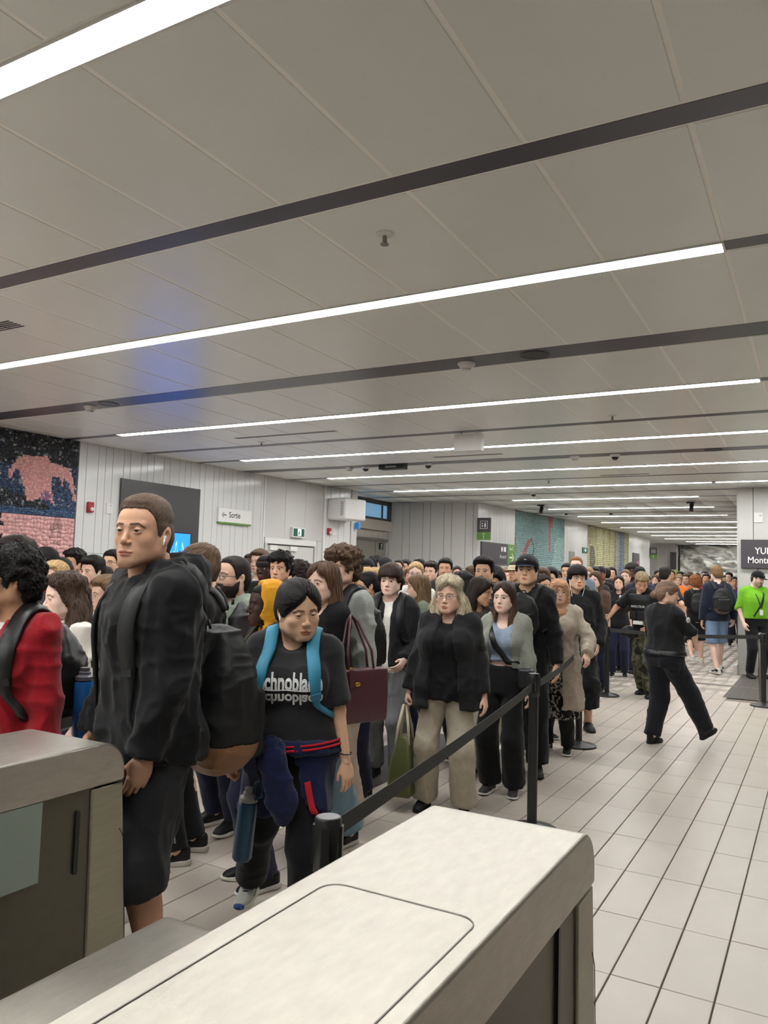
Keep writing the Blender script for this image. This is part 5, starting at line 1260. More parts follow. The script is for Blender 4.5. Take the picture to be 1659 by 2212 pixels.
person('reddish-haired man turned away under the platform sign', **AP('redhd'), face=100, skin='pale', hair=SHORT, hcol='brown', top=tee(CHAR), bottom=pants(NAVY))
person('young woman with long brown hair, grey cardigan over a blue crop top, black trousers', **AP('card'), face=16, head=20, pitch=0, fem=True, kind='f', skin='pale', hair=dict(style='long', len=.42, part=0., body=.024, fall=.085, flare=.03, tip=srgb(128, 96, 66)), hcol=srgb(66, 48, 40), inner=dict(kind='crop_top', col=srgb(142, 156, 176), ease=.010, sleeve=0, hem=1.10, neck='scoop', depth=.09, fold=.004),
       top=dict(kind='cardigan', col=srgb(146, 148, 138), ease=.028, sleeve=.98, hem=1.04, open=(.10, .10, .09, .085, .09), nr=.085, cloth='knit', es=(.022, .028, .03)), bottom=pants(srgb(22, 22, 24), r=(.076, .072, .076, .080), waist=1.06), shoes=dict(style='sneaker', col=srgb(60, 56, 56), sole=WHITE), armL=(-.24, .04, .86), armR=(.22, .02, .88), key='card', brow=srgb(56, 40, 32))
person('young man in a navy cap and black top wearing a backpack on his chest', **AP('cap'), face=10, head=10, pitch=-4, kind='m_asian', skin='asian', hair=dict(style='short', top=.02, side=.014, front=.05), hcol='black', top=dict(kind='sweatshirt', col=srgb(24, 24, 26), ease=.026, sleeve=1.0, hem=.86, depth=.02, es=(.018, .022, .022)), bottom=pants(srgb(22, 23, 28), r=(.085, .08, .08, .076)), shoes=BSN, wide=1.02, hs=1.04,
       armR=(.26, .06, .88), armL=(-.27, .08, .88), legR=(.10, -.28, .085), legL=(-.14, .18, .085), extra=[cap(srgb(34, 40, 58), srgb(220, 220, 220))], key='cap', brow=srgb(30, 24, 22))
person('man in a beige cap and pale mask, behind the navy cap', **AP('bcap'), face=35, skin='tan', hair=SHORT, hcol='dark', top=tee(srgb(110, 104, 88)), bottom=pants(BLACK), extra=[cap(srgb(198, 186, 156))])
person('flushed fair face just right of the navy cap', **AP('face44'), face=20, skin='pale', hair=SHORT, hcol='brown', top=tee(NAVY), bottom=pants(NAVY), blush=.5)
person('girl with dark hair looking sideways, behind the headscarf', **AP('girl45'), face=-40, fem=True, skin='tan', hair=dict(style='tied'), hcol='dark', top=tee(CHAR), bottom=pants(BLACK))
person('man with white headphones and round glasses behind the headscarf', **AP('hp46'), face=15, kind='m_asian', skin='asian', hair=dict(style='short', top=.036, side=.02), hcol='black', top=tee(BLACK), bottom=pants(BLACK), extra=[headphones(WHITE), glasses((.1, .1, .1), .0012)])
def leopard(v, n, P):
    p = v * 42; a = noise3(p, 3) + .5 * noise3(p * 2.1, 4); c = np.tile(np.asarray(srgb(26, 25, 27)), (len(v), 1)); c[np.abs(a) < .17] = srgb(176, 172, 160); return c
person('woman in a tan headscarf and beige parka over a black and white patterned dress', **AP('hijab'), face=16, head=-4, fem=True, kind='f', skin='fair', hair=None, inner=dict(kind='dress', col=BLACK, ease=.02, sleeve=.4, hem=.36, flare=.03, dye=leopard, fold=.004, res=.0085),
       top=dict(kind='parka', col=srgb(178, 166, 150), ease=.045, sleeve=1.0, hem=.46, flare=.05, open=(.10, .07, .05, .05, .06), nr=.075, fold=.012, es=(.03, .034, .032)), bottom=pants(srgb(24, 24, 26)), shoes=SNK, extra=[hijab(srgb(182, 138, 104))], armL=(-.34, .22, 1.03), handL='rest', hhL=(.6, .6, .2), hdL=(-.35, .6, -.7), key='hijab')
def wire(P):
    g = G()
    for s_ in (1, -1):
        a = P.hm([(s_ * .082, .008, -.012)])[0]; p2 = P.sk.neck + (s_ * .05, .12, -.06); p3 = P.sk.neck + (0, .155, -.20)
        g.tube([a, a * .6 + p2 * .4 + (0, .02, -.02), p2, p2 * .5 + p3 * .5 + (0, .01, 0), p3, p3 + (0, .005, -.14)], .0028, 5); g.ell(P.hm([(s_ * .081, .004, 0.)])[0], (.008, .008, .009))
    g.build('earphone_cable', mat('earbud_white', srgb(240, 240, 240), .25), P.root, True)
person('young man in glasses and a long black hooded coat with white wired earphones', **AP('hoodg'), face=-4, head=-14, kind='m_asian', skin='asian', hs=1.05, hair=dict(style='fringe', top=.032, side=.022, front=.044), hcol='black', top=hoodie(srgb(26, 26, 28), hem=.50, flare=.03, ease=.04, hood=1.1, box=1.), bottom=dict(kind='shorts', col=BLACK, to=.8, r=(.1, .1, .11, .11)), shoes=BSN, extra=[glasses((.08, .06, .06), .0014), wire], armL=(-.22, .10, .92), armR=(.22, .1, .92), key='hoodg', legL=(-.13, .05, .085))
person('very tall fair-haired man looming behind the young man with wired earphones', **AP('ging'), face=10, skin='pale', hair=CROP, hcol='ginger', top=tee(srgb(110, 118, 130)), bottom=pants(NAVY), stubble=.3, blush=.4)
# ---------------------------------------------------------------- staff and walkers on the open floor
def patch(P, sd, col, z, r=(.022, .03)):
    A, E = P.sk.sh[sd], P.sk.el[sd]; c = A + (E - A) * z; o = np.array((sd, .25, .1)); o = o / np.linalg.norm(o); d_ = np.array([c + o * t for t in np.linspace(.02, .12, 60)], f32); i = int(np.argmin(np.abs(P.topfn(d_)))); q = d_[i] + o * .004
    G().ell(q, (.006 + .02 * abs(o[1]), r[0] + .008, r[1])).build('shoulder_patch', cloth(col, 'smooth'), P.root, True)
P = person('inspector in a black vest and camouflage trousers reaching for the belt post', **AP('insp'), face=32, head=-8, pitch=34, roll=0, kind='m', skin='tan', hair=dict(style='quiff', top=.034, side=.012, lift=.01), hcol=srgb(150, 126, 96), top=tee(srgb(24, 25, 27), ease=.03, sleeve=.46), lean=.10,
       bottom=dict(kind='trousers', col=srgb(84, 82, 66), r=(.1, .095, .095, .09), to=.97, ease=.02, dye=lambda v, n, P: np.asarray([srgb(58, 56, 44), srgb(104, 100, 80), srgb(74, 78, 56), srgb(36, 34, 30)])[np.digitize(noise3(v * 13 + 3, 7) + .4 * noise3(v * 31, 8), (-.35, 0.02, .38))]),
       shoes=dict(style='boot', col=BLACK, sole=BLACK), armR=(.46, .34, 1.02), elbR=(1, -.3, .2), handR='rest', armL=(-.2, .24, 1.0), legR=(.12, -.12, .085), legL=(-.13, .10, .085), key='insp', headoff=(0, .06, -.02))
patch(P, 1, WHITE, .30)
P = person('woman officer in black uniform walking, seen from behind with pinned-up hair', **AP('polw'), face=-142, head=-96, pitch=6, fem=True, kind='f_old', skin='fair', hs=1.04, hair=dict(style='bun', bz=-.012, front=.07), hcol=srgb(130, 104, 88), top=dict(kind='uniform_shirt', col=srgb(30, 30, 32), ease=.022, sleeve=.52, hem=.97, neck='high', ch=.02, fold=.008, box=.8), bottom=pants(srgb(30, 31, 38), r=(.105, .082, .08, .07), ease=.014, waist=1.02), shoes=dict(style='boot', col=srgb(24, 24, 26), sole=BLACK, tilt=(22, 0)), wide=1.12, fat=.022,
       legR=(.24, .42, .115), legL=(-.10, -.08, .085), armR=(.16, .32, 1.06), armL=(-.16, .30, 1.05), elbR=(1, -.4, -.2), toe=(6, 4), key='polw', seed=9)
patch(P, 1, srgb(206, 206, 206), .28)
belt = sdf_mesh(lambda p: smax(P.topfn(p) - .010, np.abs(p[:, 2] - .985 * P.sk.k) - .028, .004), (-.3, -.3, .85), (.3, .3, 1.1), .012); obj('duty_belt', me_from('duty_belt', *belt, True), cloth(BLACK, 'leather'), P.root)
person('man walking away in a black top and pale grey shorts with a black backpack', **AP('greyb'), face=172, head=176, skin='fair', hair=dict(style='short', top=.018, side=.01), hcol='black', top=hoodie(srgb(44, 45, 50), hood=.8), bottom=shorts(srgb(168, 168, 172)), shoes=WSN, key='greyb', legR=(.10, .22, .085), legL=(-.1, -.2, .12))
person('dark-haired man in a navy t-shirt walking away behind the woman officer', **AP('walk1'), face=195, head=200, skin='fair', hair=dict(style='short', top=.034, side=.014), hcol='dark', top=tee(srgb(34, 36, 48)), bottom=shorts(BLACK), shoes=WSN, armR=(.34, -.06, .95))
person('person with ginger curls in a black t-shirt and shorts walking away with a backpack', **AP('curlyo'), face=170, head=170, skin='fair', hair=dict(style='curly', top=.065, side=.045, amp=.012), hcol='ginger', top=tee(BLACK), bottom=shorts(srgb(28, 28, 32), to=.56), shoes=WSN, key='curlyo', legR=(.12, .10, .085), legL=(-.12, -.24, .16))
def duo(P):
    for o in (P.shoeR, P.shoeL):
        G().box(-.051, .051, -.07, -.005, .045, .075).build('overlay', cloth(srgb(36, 38, 58), 'smooth'), o); G().box(-.053, .053, .03, .075, .035, .058).build('overlay', cloth(srgb(36, 38, 58), 'smooth'), o)
P = person('tall fair man in a navy sweater and light blue shorts walking away with a backpack', **AP('navy'), face=158, head=150, skin='pale', hair=dict(style='short', top=.03, side=.016), hcol=srgb(140, 108, 74), top=sweater(srgb(36, 42, 58), ease=.03), bottom=shorts(srgb(126, 150, 182), to=.50), shoes=WSN, key='navy', legR=(.14, .24, .085), legL=(-.09, -.22, .10), armR=(.28, .02, .9))
duo(P)
P = person('man in a bright green polo shirt, black cap and black trousers by the pillar', **AP('green'), face=-28, head=-56, pitch=14, kind='m', skin='pale', hair=CROP, hcol='brown', stubble=.85, top=dict(kind='polo_shirt', col=srgb(112, 178, 36), ease=.028, sleeve=.55, hem=.97, neck='high', ch=.02), bottom=pants(srgb(26, 26, 30)), shoes=BSN, wide=1.1, fat=.03, extra=[cap(srgb(22, 22, 24), srgb(220, 220, 220))], armR=(.24, .06, .9), armL=(-.36, .02, .96), key='green')
# ---------------------------------------------------------------- far crowd
FC = [('hd1', 'person in a black hood with a dark beanie, back by the teal mosaic', 20, 'tan', SHORT, 'black', hoodie(BLACK)), ('wgl', 'woman with glasses and bare shoulders far behind the earphone wearer', 15, 'fair', TIED, 'light', tee(srgb(150, 150, 160))), ('dkm1', 'dark-haired man with black sunglasses far back', 10, 'tan', SHORT, 'black', tee(CHAR)), ('capb', 'man in a black cap far back beneath the yellow mural', 20, 'brown', CROP, 'black', tee(BLACK)),
      ('redw', 'woman with wavy auburn hair looking down, far back', 25, 'pale', WAVY, 'brown', tee(srgb(90, 70, 62))), ('hd2', 'man with black headphones under the yellow mural', 5, 'tan', SHORT, 'black', tee(BLACK)), ('dkw2', 'smiling woman with long dark hair far back', 5, 'fair', LONG, 'dark', tee(BLACK)), ('wbun', 'woman with fair skin and hair tied up, far back', 12, 'pale', TIED, 'mid', tee(srgb(190, 150, 130), sleeve=0)),
      ('afro', 'man with a large round afro', 5, 'dark', AFRO, 'black', tee(NAVY)), ('hood2', 'person with a black hood, back turned, beside the inspector', 170, 'tan', SHORT, 'black', hoodie(srgb(48, 50, 66))), ('w415', 'woman with brown hair between the inspector and the walkers', 10, 'fair', LONG, 'brown', tee(srgb(60, 58, 60))),
      ('vest', 'bearded man in glasses and an orange high-visibility vest', 20, 'fair', SHORT, 'brown', tee(srgb(230, 120, 40))), ('pink', 'woman in a pink hoodie far back', 5, 'fair', TIED, 'light', hoodie(srgb(196, 128, 160))), ('redj', 'bearded man in a red jersey far back', 0, 'tan', SHORT, 'black', tee(srgb(170, 28, 40)))]
for k, lab, fa, skn, hr, hc, tp in FC:
    ex = [headphones(BLACK)] if 'headphones' in lab else ([glasses((.1, .1, .1), .0015)] if 'glasses' in lab else ([cap(BLACK)] if 'cap' in lab else []))
    person(lab, **AP(k), face=fa, fem='woman' in lab, skin=skn, hair=hr, hcol=hc, top=tp, bottom=pants(NAVY), extra=ex, stubble=.7 if 'bearded' in lab else 0., kind='m_black' if skn in ('dark', 'vdark') else None)
rr = random.Random(4)
cols = {'black': BLACK, 'charcoal': CHAR, 'navy': NAVY, 'light grey': LGREY, 'white': WHITE, 'maroon': srgb(120, 40, 44), 'olive': srgb(90, 96, 84), 'slate blue': srgb(60, 72, 96), 'tan': srgb(150, 132, 110)}
WHERE = {1: 'behind the woman officer', 2: 'past the orange vest, under the far lift sign', 3: 'above the pink hoodie', 4: 'before the rock relief, right of the orange vest', 5: 'above the ginger curls', 6: 'before the middle of the rock relief', 7: 'between the tall navy walker and the pillar', 8: 'hard against the pillar edge', 9: 'half hidden by the tall navy walker', 10: 'far end, left of the orange vest', 11: 'far end, beside the pink hoodie', 12: 'far end, right of the red jersey',
         13: 'under the yellow mural, by the grey-shorts walker', 14: 'right of the afro, far back', 15: 'below the yellow mural, left of the afro', 16: 'below the heart sign', 17: 'below the teal mosaic, right of the headscarf', 18: 'below the teal mosaic, right of the navy cap', 19: 'below the teal mosaic, left of the navy cap', 20: 'below the green arrow sign', 21: 'below the wide charcoal sign', 22: 'by the corner under the Quai 1 sign', 23: 'before the grey wall, behind the goatee', 24: 'before the grey wall, behind the fair woman in glasses', 25: 'before the grey wall, behind the brown fringe', 26: 'by the lift lobby corner',
         27: 'before the lift doors', 28: 'between the curly heads under the air heater', 29: 'behind the long-haired woman', 30: 'left of the exit door', 31: 'under the exit arrow sign', 32: 'below the blue screen', 33: 'hidden behind the tall man', 34: 'left of the tall man, far back', 35: 'before the plank wall, far left', 36: 'below the pink mosaic edge'}
for i in range(1, 37):
    k = 'f%d' % i; fem = rr.random() < .42
    hn, hr = rr.choice([('long', LONG), ('wavy', WAVY), ('tied-back', TIED), ('pinned-up', BUN)]) if fem else rr.choice([('short', SHORT), ('curly', CURLY), ('cropped', CROP), ('swept-up', QUIFF), ('thick', dict(style='short', top=.04, side=.025))])
    hc = rr.choice(['dark', 'brown', 'black', 'black', 'mid']); cn = rr.choice(list(cols)); left = i >= 27
    person('%s-haired %s (%s) in %s, %s' % ({'mid': 'fair'}.get(hc, hc), 'woman' if fem else 'man', hn, cn, WHERE[i]), **AP(k), face=rr.uniform(20, 70) if left else rr.uniform(-15, 30), fem=fem, skin=rr.choice(['tan', 'fair', 'olive', 'brown', 'fair', 'dark', 'asian']), hair=hr, hcol=hc, top=tee(cols[cn]), bottom=pants(rr.choice([BLACK, NAVY, CHAR])), group='onlookers deep in the crowd' if left else 'people at the far end of the hall')
print('crowd', time.time() - T0)
# ================================================================== GATES, POSTS, SIGNS, MURALS
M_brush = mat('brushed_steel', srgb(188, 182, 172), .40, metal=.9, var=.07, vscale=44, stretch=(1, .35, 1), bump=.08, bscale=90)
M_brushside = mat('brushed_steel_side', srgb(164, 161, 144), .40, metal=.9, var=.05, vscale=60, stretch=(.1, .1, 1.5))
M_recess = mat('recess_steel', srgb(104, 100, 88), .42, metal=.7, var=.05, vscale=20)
M_glassleaf = mat('frosted_gate_glass', srgb(190, 204, 190), .25, trans=.35, alpha=.9)
def bev(o, w=.006, n=2):
    m = o.modifiers.new('bevel', 'BEVEL'); m.width = w; m.segments = n; m.limit_method = 'ANGLE'; return auto_smooth(o, 50)
def gate(x0, x1, label, hatch=True, y0=-1.3, gy=1.655, sy=1.796, sz=.60):
    w = x1 - x0; e = empty('fare_gate', (x0, 0, 0), 0, label, 'fare gate', 'fare gates')
    r = .10; P = [(y0, .862), (1.98, .862)] + [(1.98 - r + r * math.cos(a), 1.0 - r + r * math.sin(a)) for a in np.linspace(0, math.pi / 2, 9)] + [(y0, 1.0)]
    bev(G().prism(P, 0, 0, w).build('top_slab', M_brush, e), .007, 3)
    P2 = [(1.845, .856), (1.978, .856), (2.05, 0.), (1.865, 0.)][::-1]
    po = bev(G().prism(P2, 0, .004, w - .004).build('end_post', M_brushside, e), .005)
    for xs in (w - .0035, .0035): G().tube([(xs, 2.04, .03), (xs, 1.996, .66), (xs, 1.972, .70)], .0012, 5).build('panel_seam', M_black, po)
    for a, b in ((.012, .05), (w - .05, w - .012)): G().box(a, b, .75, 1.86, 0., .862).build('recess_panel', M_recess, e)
    for xs in (.004, w - .014):
        sl = G().prism(rrect(sy - .008, sy + .008, sz, sz + .2, .0075, 3), 0, xs, xs + .010).build('sensor_slot', M_black, e)
    for xs in (.0, w - .013): G().box(xs, xs + .012, .62, gy, .62, .862).build('glass_panel', M_glassleaf, e)
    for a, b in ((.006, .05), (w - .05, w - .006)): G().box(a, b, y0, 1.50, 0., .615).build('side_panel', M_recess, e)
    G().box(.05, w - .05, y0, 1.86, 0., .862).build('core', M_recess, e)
    if hatch:
        L = rrect(.055, w - .035, -1.0, 1.325, .04, 5); L2 = rrect(.0575, w - .0375, -.9975, 1.3225, .038, 5); n = len(L)
        G().add([(p[0], p[1], 1.0004) for p in L] + [(p[0], p[1], 1.0004) for p in L2] + [(p[0], p[1], 1.0012) for p in L] + [(p[0], p[1], 1.0012) for p in L2], [(2 * n + i, 2 * n + (i + 1) % n, 3 * n + (i + 1) % n, 3 * n + i) for i in range(n)] + [(i, (i + 1) % n, 2 * n + (i + 1) % n, 2 * n + i) for i in range(n)]).build('hatch_seam', mat('seam_dark', srgb(120, 112, 106), .6), e)
    return e
gate(-.895, -.490, 'brushed steel fare gate nearest the open floor, with a hatch in its top', gy=1.27, sy=1.70, sz=.655)
gate(-2.515, -2.11, 'brushed steel fare gate at the edge of the picture, with frosted glass side', hatch=False)
e = empty('gate_pedestal', (-1.66, 0, 0), 0, 'low brushed steel pedestal between the two tall fare gates', 'gate pedestal')
P = [(-1.2, 0), (1.78, 0)] + [(1.78 - .06 + .06 * math.cos(a), .60 - .06 + .06 * math.sin(a)) for a in np.linspace(0, math.pi / 2, 7)] + [(-1.2, .60)]
bev(G().prism(P, 0, 0, .36).build('housing', M_brush, e), .012, 3)
for xs in (-.004, .35): G().box(xs, xs + .014, -.6, 1.4, .08, .45).build('side_panel', M_recess, e)

# ---- belt posts
M_post = mat('post_black_powdercoat', srgb(26, 26, 28), .38); M_belt = mat('belt_webbing', srgb(52, 52, 52), .8, bump=.3, bscale=600); M_capgrey = mat('post_cap_grey', srgb(120, 118, 122), .4)
POSTS = {'N': ((-1.15, 1.795), .95, 'belt post nearest the camera, rising behind the fare gate'), 'A': ((-1.708, 5.187), .95, 'belt post in front of the woman in the beige headscarf jacket and fare gate'), 'B': ((-2.044, 7.588), .95, 'belt post under the hand of the woman in a headscarf'), 'C': ((-2.598, 11.077), .95, 'belt post the inspector is reaching for'), 'D': ((-.669, 11.547), .95, 'belt post by the ribbed entrance grille at the edge of the picture')}
POSTS['A'] = ((-1.616, 4.91), .985, 'belt post between the young woman in the grey cardigan and the fare gate')
for k, ((x, y), h, lab) in POSTS.items():
    e = empty('belt_post', (x, y, 0), 0, lab, 'belt post', 'retractable belt posts')
    G().lathe([(.165, 0), (.168, .008), (.165, .016), (.150, .024), (.06, .045), (.036, .055), (.034, .06)], 36).build('base', M_post, e, True)
    auto_smooth(e.children[0], 35)
    G().lathe([(.0315, .05), (.0315, h - .14)], 24).build('pole', M_post, e, True)
    auto_smooth(e.children[1], 35)
    hd = G().lathe([(.033, h - .145), (.0365, h - .14), (.0365, h - .006), (.034, h), (.0, h)], 28).build('belt_head', M_post, e, True); auto_smooth(hd, 35)
    G().lathe([(.030, h), (.030, h + .0015), (0., h + .0015)], 24).build('cap', M_capgrey, hd)
    for a in range(4):
        t = a * math.pi / 2 + .4; c, s_ = math.cos(t), math.sin(t)
        P = [(.030, -.011), (.0405, -.011), (.0405, .011), (.030, .011)]
        G().prism([(p[0] * c - p[1] * s_, p[0] * s_ + p[1] * c) for p in P], 2, h - .12, h - .02).build('belt_clip', M_post, hd)
def belt(a, b, label, z=.905, sag=.02, z2=None):
    (x0, y0), (x1, y1) = a, b; n = 14; V = []; F = []; d = np.array((x1 - x0, y1 - y0)); d /= np.linalg.norm(d); nx, ny = -d[1] * .0012, d[0] * .0012
    z2 = z if z2 is None else z2
    for i in range(n + 1):
        t = i / n; x, y = x0 + (x1 - x0) * t, y0 + (y1 - y0) * t; zz = z + (z2 - z) * t - sag * 4 * t * (1 - t)
        V += [(x - nx, y - ny, zz - .025), (x - nx, y - ny, zz + .025), (x + nx, y + ny, zz + .025), (x + nx, y + ny, zz - .025)]
    for i in range(n):
        o = i * 4
        for k in range(4): F.append((o + k, o + (k + 1) % 4, o + 4 + (k + 1) % 4, o + 4 + k))
    F += [(3, 2, 1, 0), (4 * n, 4 * n + 1, 4 * n + 2, 4 * n + 3)]
    e = empty('barrier_belt', (x0, y0, 0), 0, label, 'barrier belt', 'barrier belts'); c = (x0, y0, 0)
    G().add([np.array(v) - c for v in V], F).build('webbing', M_belt, e); 
    G().box(x1 - x0 - .02, x1 - x0 + .02, y1 - y0 - .02, y1 - y0 + .02, z2 - .03, z2 + .03).build('belt_end', M_post, e)
def edge(k, k2):
    a, b = np.array(POSTS[k][0]), np.array(POSTS[k2][0]); d = (b - a) / np.linalg.norm(b - a); return tuple(a + d * .036), tuple(b - d * .036)
belt(*edge('N', 'A'), 'near black belt slanting up from the post behind the fare gate', sag=.015)
belt(*edge('A', 'B'), 'black belt in front of the young man in a navy cap', sag=.03)
belt(*edge('B', 'C'), 'black belt under the hand of the woman in a headscarf, running to the inspector', sag=.03)
belt(*edge('C', 'D'), 'black belt stretched behind the woman officer to the far post', sag=.03)
belt((-2.63, 11.1), (-4.3, 13.2), 'black belt running back from the inspector into the crowd', sag=.04)
e = empty('steel_post', (-.72, 11.75, 0), 0, 'slim stainless steel barrier post beside the last belt post', 'barrier post')
auto_smooth(G().lathe([(.022, 0), (.022, .94), (.018, .95), (0, .95)], 20).build('tube', M_steel, e), 35); auto_smooth(G().lathe([(.06, 0), (.06, .008), (.024, .012)], 20).build('foot', M_steel, e), 35)

# ---- wall-mounted things; w = wall, s along it, room side is -y
def on_wall(w, s, z, name, label, cat, group=None):
    a = w.matrix_world if False else Matrix.Translation(w.location) @ Matrix.Rotation(w.rotation_euler.z, 4, 'Z')
    p = a @ Vector((s, -.003, z)); return empty(name, p, w.rotation_euler.z, label, cat, group)
def letters(txt, x, z, h, m, parent, y=-.02, name='lettering', bold=0., center=False, sx=.82, spacing=1.):
    v, f = text_geo(txt, bold, 0., spacing); w = v[:, 0].max() * h * sx; x = x - w / 2 if center else x
    return obj(name, me_from(name, [(x + q[0] * h * sx, y, z + q[1] * h) for q in v], f), m, parent)
def poly(P, y, m, parent, name, t=.003): return G().prism([(p[0], p[1]) for p in P][::-1], 1, y - t, y).build(name, m, parent)
def arrow(x, z, h, m, parent, y, d=1):
    t = h * .16; pts = [(-.5 * h, -t / 2), (.2 * h, -t / 2), (.2 * h, t / 2), (-.5 * h, t / 2)]
    poly([(x + d * a, z + b) for a, b in pts][::d], y, m, parent, 'arrow')
    for s_ in (1, -1): poly([(x + d * a, z + s_ * b) for a, b in [(.5 * h, -t * .3), (.5 * h, t * .5), (.12 * h, .42 * h), (-.02 * h, .42 * h)]][::d * s_], y, m, parent, 'arrow')
e = on_wall(WA, sA(10.17), 2.37, 'exit_direction_sign', 'white sign reading Sortie with an arrow and a green lower edge', 'sign')
G().box(0, .82, -.05, 0, .03, .265).build('board', M_signwhite, e); G().box(0, .82, -.05, 0, 0, .028).build('green_edge', M_signgreen, e)
letters('Sortie', .25, .115, .10, M_letterblack, e, -.0515, bold=.01); arrow(.13, .150, .10, M_letterblack, e, -.051, -1)
e = on_wall(WA, sA(8.14), 1.02, 'display_panel', 'large dark wall panel behind the tall man', 'wall panel')
G().box(0, 1.6, -.035, 0, 0, 1.88).build('panel', M_blackpanel, e)
e = on_wall(WA, sA(8.26), 1.30, 'screen', 'lit blue screen with white skyline on the dark wall panel', 'screen')
G().box(0, 1.28, -.075, -.037, 0, .86).build('casing', M_black, e)
m = mat('screen_blue', srgb(20, 90, 220), .3, emit=srgb(30, 110, 235), estr=2.6)
nt = m.node_tree; N = nt.nodes; L = nt.links; tc = N.new('ShaderNodeTexCoord'); sp = N.new('ShaderNodeSeparateXYZ'); nz = N.new('ShaderNodeTexNoise'); nz.inputs['Scale'].default_value = 14; nz.noise_dimensions = '1D'
L.new(tc.outputs['Object'], sp.inputs[0]); L.new(sp.outputs[0], nz.inputs['W']); mth = N.new('ShaderNodeMath'); mth.operation = 'MULTIPLY_ADD'; mth.inputs[1].default_value = .55; mth.inputs[2].default_value = .25; L.new(nz.outputs[0], mth.inputs[0])
cmp_ = N.new('ShaderNodeMath'); cmp_.operation = 'SUBTRACT'; L.new(sp.outputs[2], cmp_.inputs[0]); L.new(mth.outputs[0], cmp_.inputs[1]); ab = N.new('ShaderNodeMath'); ab.operation = 'ABSOLUTE'; L.new(cmp_.outputs[0], ab.inputs[0])
lt = N.new('ShaderNodeMath'); lt.operation = 'LESS_THAN'; lt.inputs[1].default_value = .022; L.new(ab.outputs[0], lt.inputs[0]); mx = N.new('ShaderNodeMix'); mx.data_type = 'RGBA'; L.new(lt.outputs[0], mx.inputs[0]); mx.inputs[6].default_value = (*srgb(24, 104, 236), 1); mx.inputs[7].default_value = (*srgb(150, 215, 255), 1)
L.new(mx.outputs[2], N['Principled BSDF'].inputs['Emission Color'])
G().box(.02, 1.26, -.078, -.075, .02, .84).build('lit_face', m, e)
def alarm(w, s, z, label, k=1.):
    e = on_wall(w, s, z, 'fire_alarm', label, 'fire alarm', 'red fire alarms')
    bev(G().box(-.05 * k, .05 * k, -.05, 0, -.075 * k, .075 * k).build('body', M_red, e), .012); auto_smooth(G().ell((.01, -.055, -.03 * k), (.03, .02, .03)).build('strobe', M_white, e))
alarm(WA, sA(7.63), 2.42, 'red fire alarm with white strobe on the plank wall by the mosaic'); alarm(WC, .16, 2.42, 'red fire alarm under the white air heater', .9)
for w, s, z, lab in ((WA, sA(7.97), 2.43, 'small white cover plate beside the mosaic and fire alarm'), (WC, .32, 2.42, 'small white cover plate under the air heater')):
    e = on_wall(w, s, z, 'cover_plate', lab, 'cover plate'); G().box(-.055, .055, -.015, 0, -.075, .075).build('plate', M_white, e); G().box(.01, .03, -.017, -.015, .04, .05).build('mark', M_signgrey, e)
e = on_wall(WB, .74, 2.24, 'exit_sign', 'green running-man exit sign above the door', 'exit sign')
M_exit = mat('exit_green', srgb(20, 74, 52), .4, emit=srgb(16, 80, 52), estr=.25); M_exitw = mat('exit_white', srgb(220, 235, 230), .4, emit=srgb(220, 240, 235), estr=.5)
G().box(0, .36, -.07, 0, 0, .19).build('box', M_white, e); G().box(.02, .34, -.073, -.07, .02, .17).build('green_face', M_exit, e); G().box(.14, .25, -.0745, -.073, .03, .165).build('doorway', M_exitw, e)
g = G(); y = -.0755
for a, b in (((.185, .11), (.178, .085)), ((.178, .085), (.16, .062)), ((.16, .062), (.15, .04)), ((.178, .085), (.198, .07)), ((.198, .07), (.196, .04)), ((.183, .105), (.205, .092)), ((.183, .108), (.162, .098))): g.tube([(a[0], y, a[1]), (b[0], y, b[1])], .0065, 6)
g.ell((.193, y, .130), (.010, .003, .010)); g.build('running_figure', M_exit, e)
e = on_wall(WC, .10, 2.66, 'air_heater', 'white box-shaped air heater high on the wall', 'air heater')
bev(G().box(0, .62, -.52, 0, 0, .43).build('casing', M_white, e), .03, 3)
g = G()
for i in range(3):
    for j in range(9): g.box(-.004, .001, -.46 + i * .03, -.445 + i * .03, .08 + j * .032, .096 + j * .032)
g.build('vent_slots', M_signgrey, e)
e = on_wall(WC, .95, 2.52, 'lift_sign', 'small blue sign edge under the air heater', 'sign'); G().box(0, .05, -.12, 0, 0, .14).build('board', mat('sign_blue', srgb(70, 140, 210), .5, emit=srgb(70, 140, 210), estr=.2), e)
# platform flag signs
def flag(x, y, z, w, h, label, num):
    e = empty('platform_sign', (x, y, z), 0, label, 'sign', 'platform flag signs')
    G().box(0, w, -.05, 0, h * .36, h).build('charcoal_board', M_signgrey, e); G().box(0, w, -.05, 0, 0, h * .355).build('green_board', M_signgreen, e)
    letters('Quai', w / 2, h * .25, h * .065, M_letter, e, -.0515, center=True); letters(num, w / 2, h * .05, h * .16, M_letter, e, -.0515, center=True, bold=.02)
    f = w * .28; cx, cz = w / 2, h * .68; t = f * .1
    for a, b, c, d in ((-f, -f + t, -f, f), (f - t, f, -f, f), (-f, f, -f, -f + t), (-f, f, f - t, f)): G().box(cx + a, cx + b, -.0525, -.05, cz + c, cz + d).build('lift_frame', M_letter, e)
    G().box(cx + f * .15, cx + f * .55, -.0525, -.05, cz - f * .6, cz + f * .3).build('lift_figure', M_letter, e); G().ell((cx + f * .35, -.051, cz + f * .5), (f * .15, .002, f * .15)).build('lift_figure', M_letter, e)
    for s_ in (1, -1): poly([(cx - f * .65, cz + s_ * f * .15), (cx - f * .15, cz + s_ * f * .15), (cx - f * .4, cz + s_ * f * .6)][::s_], -.05, M_letter, e, 'arrow')
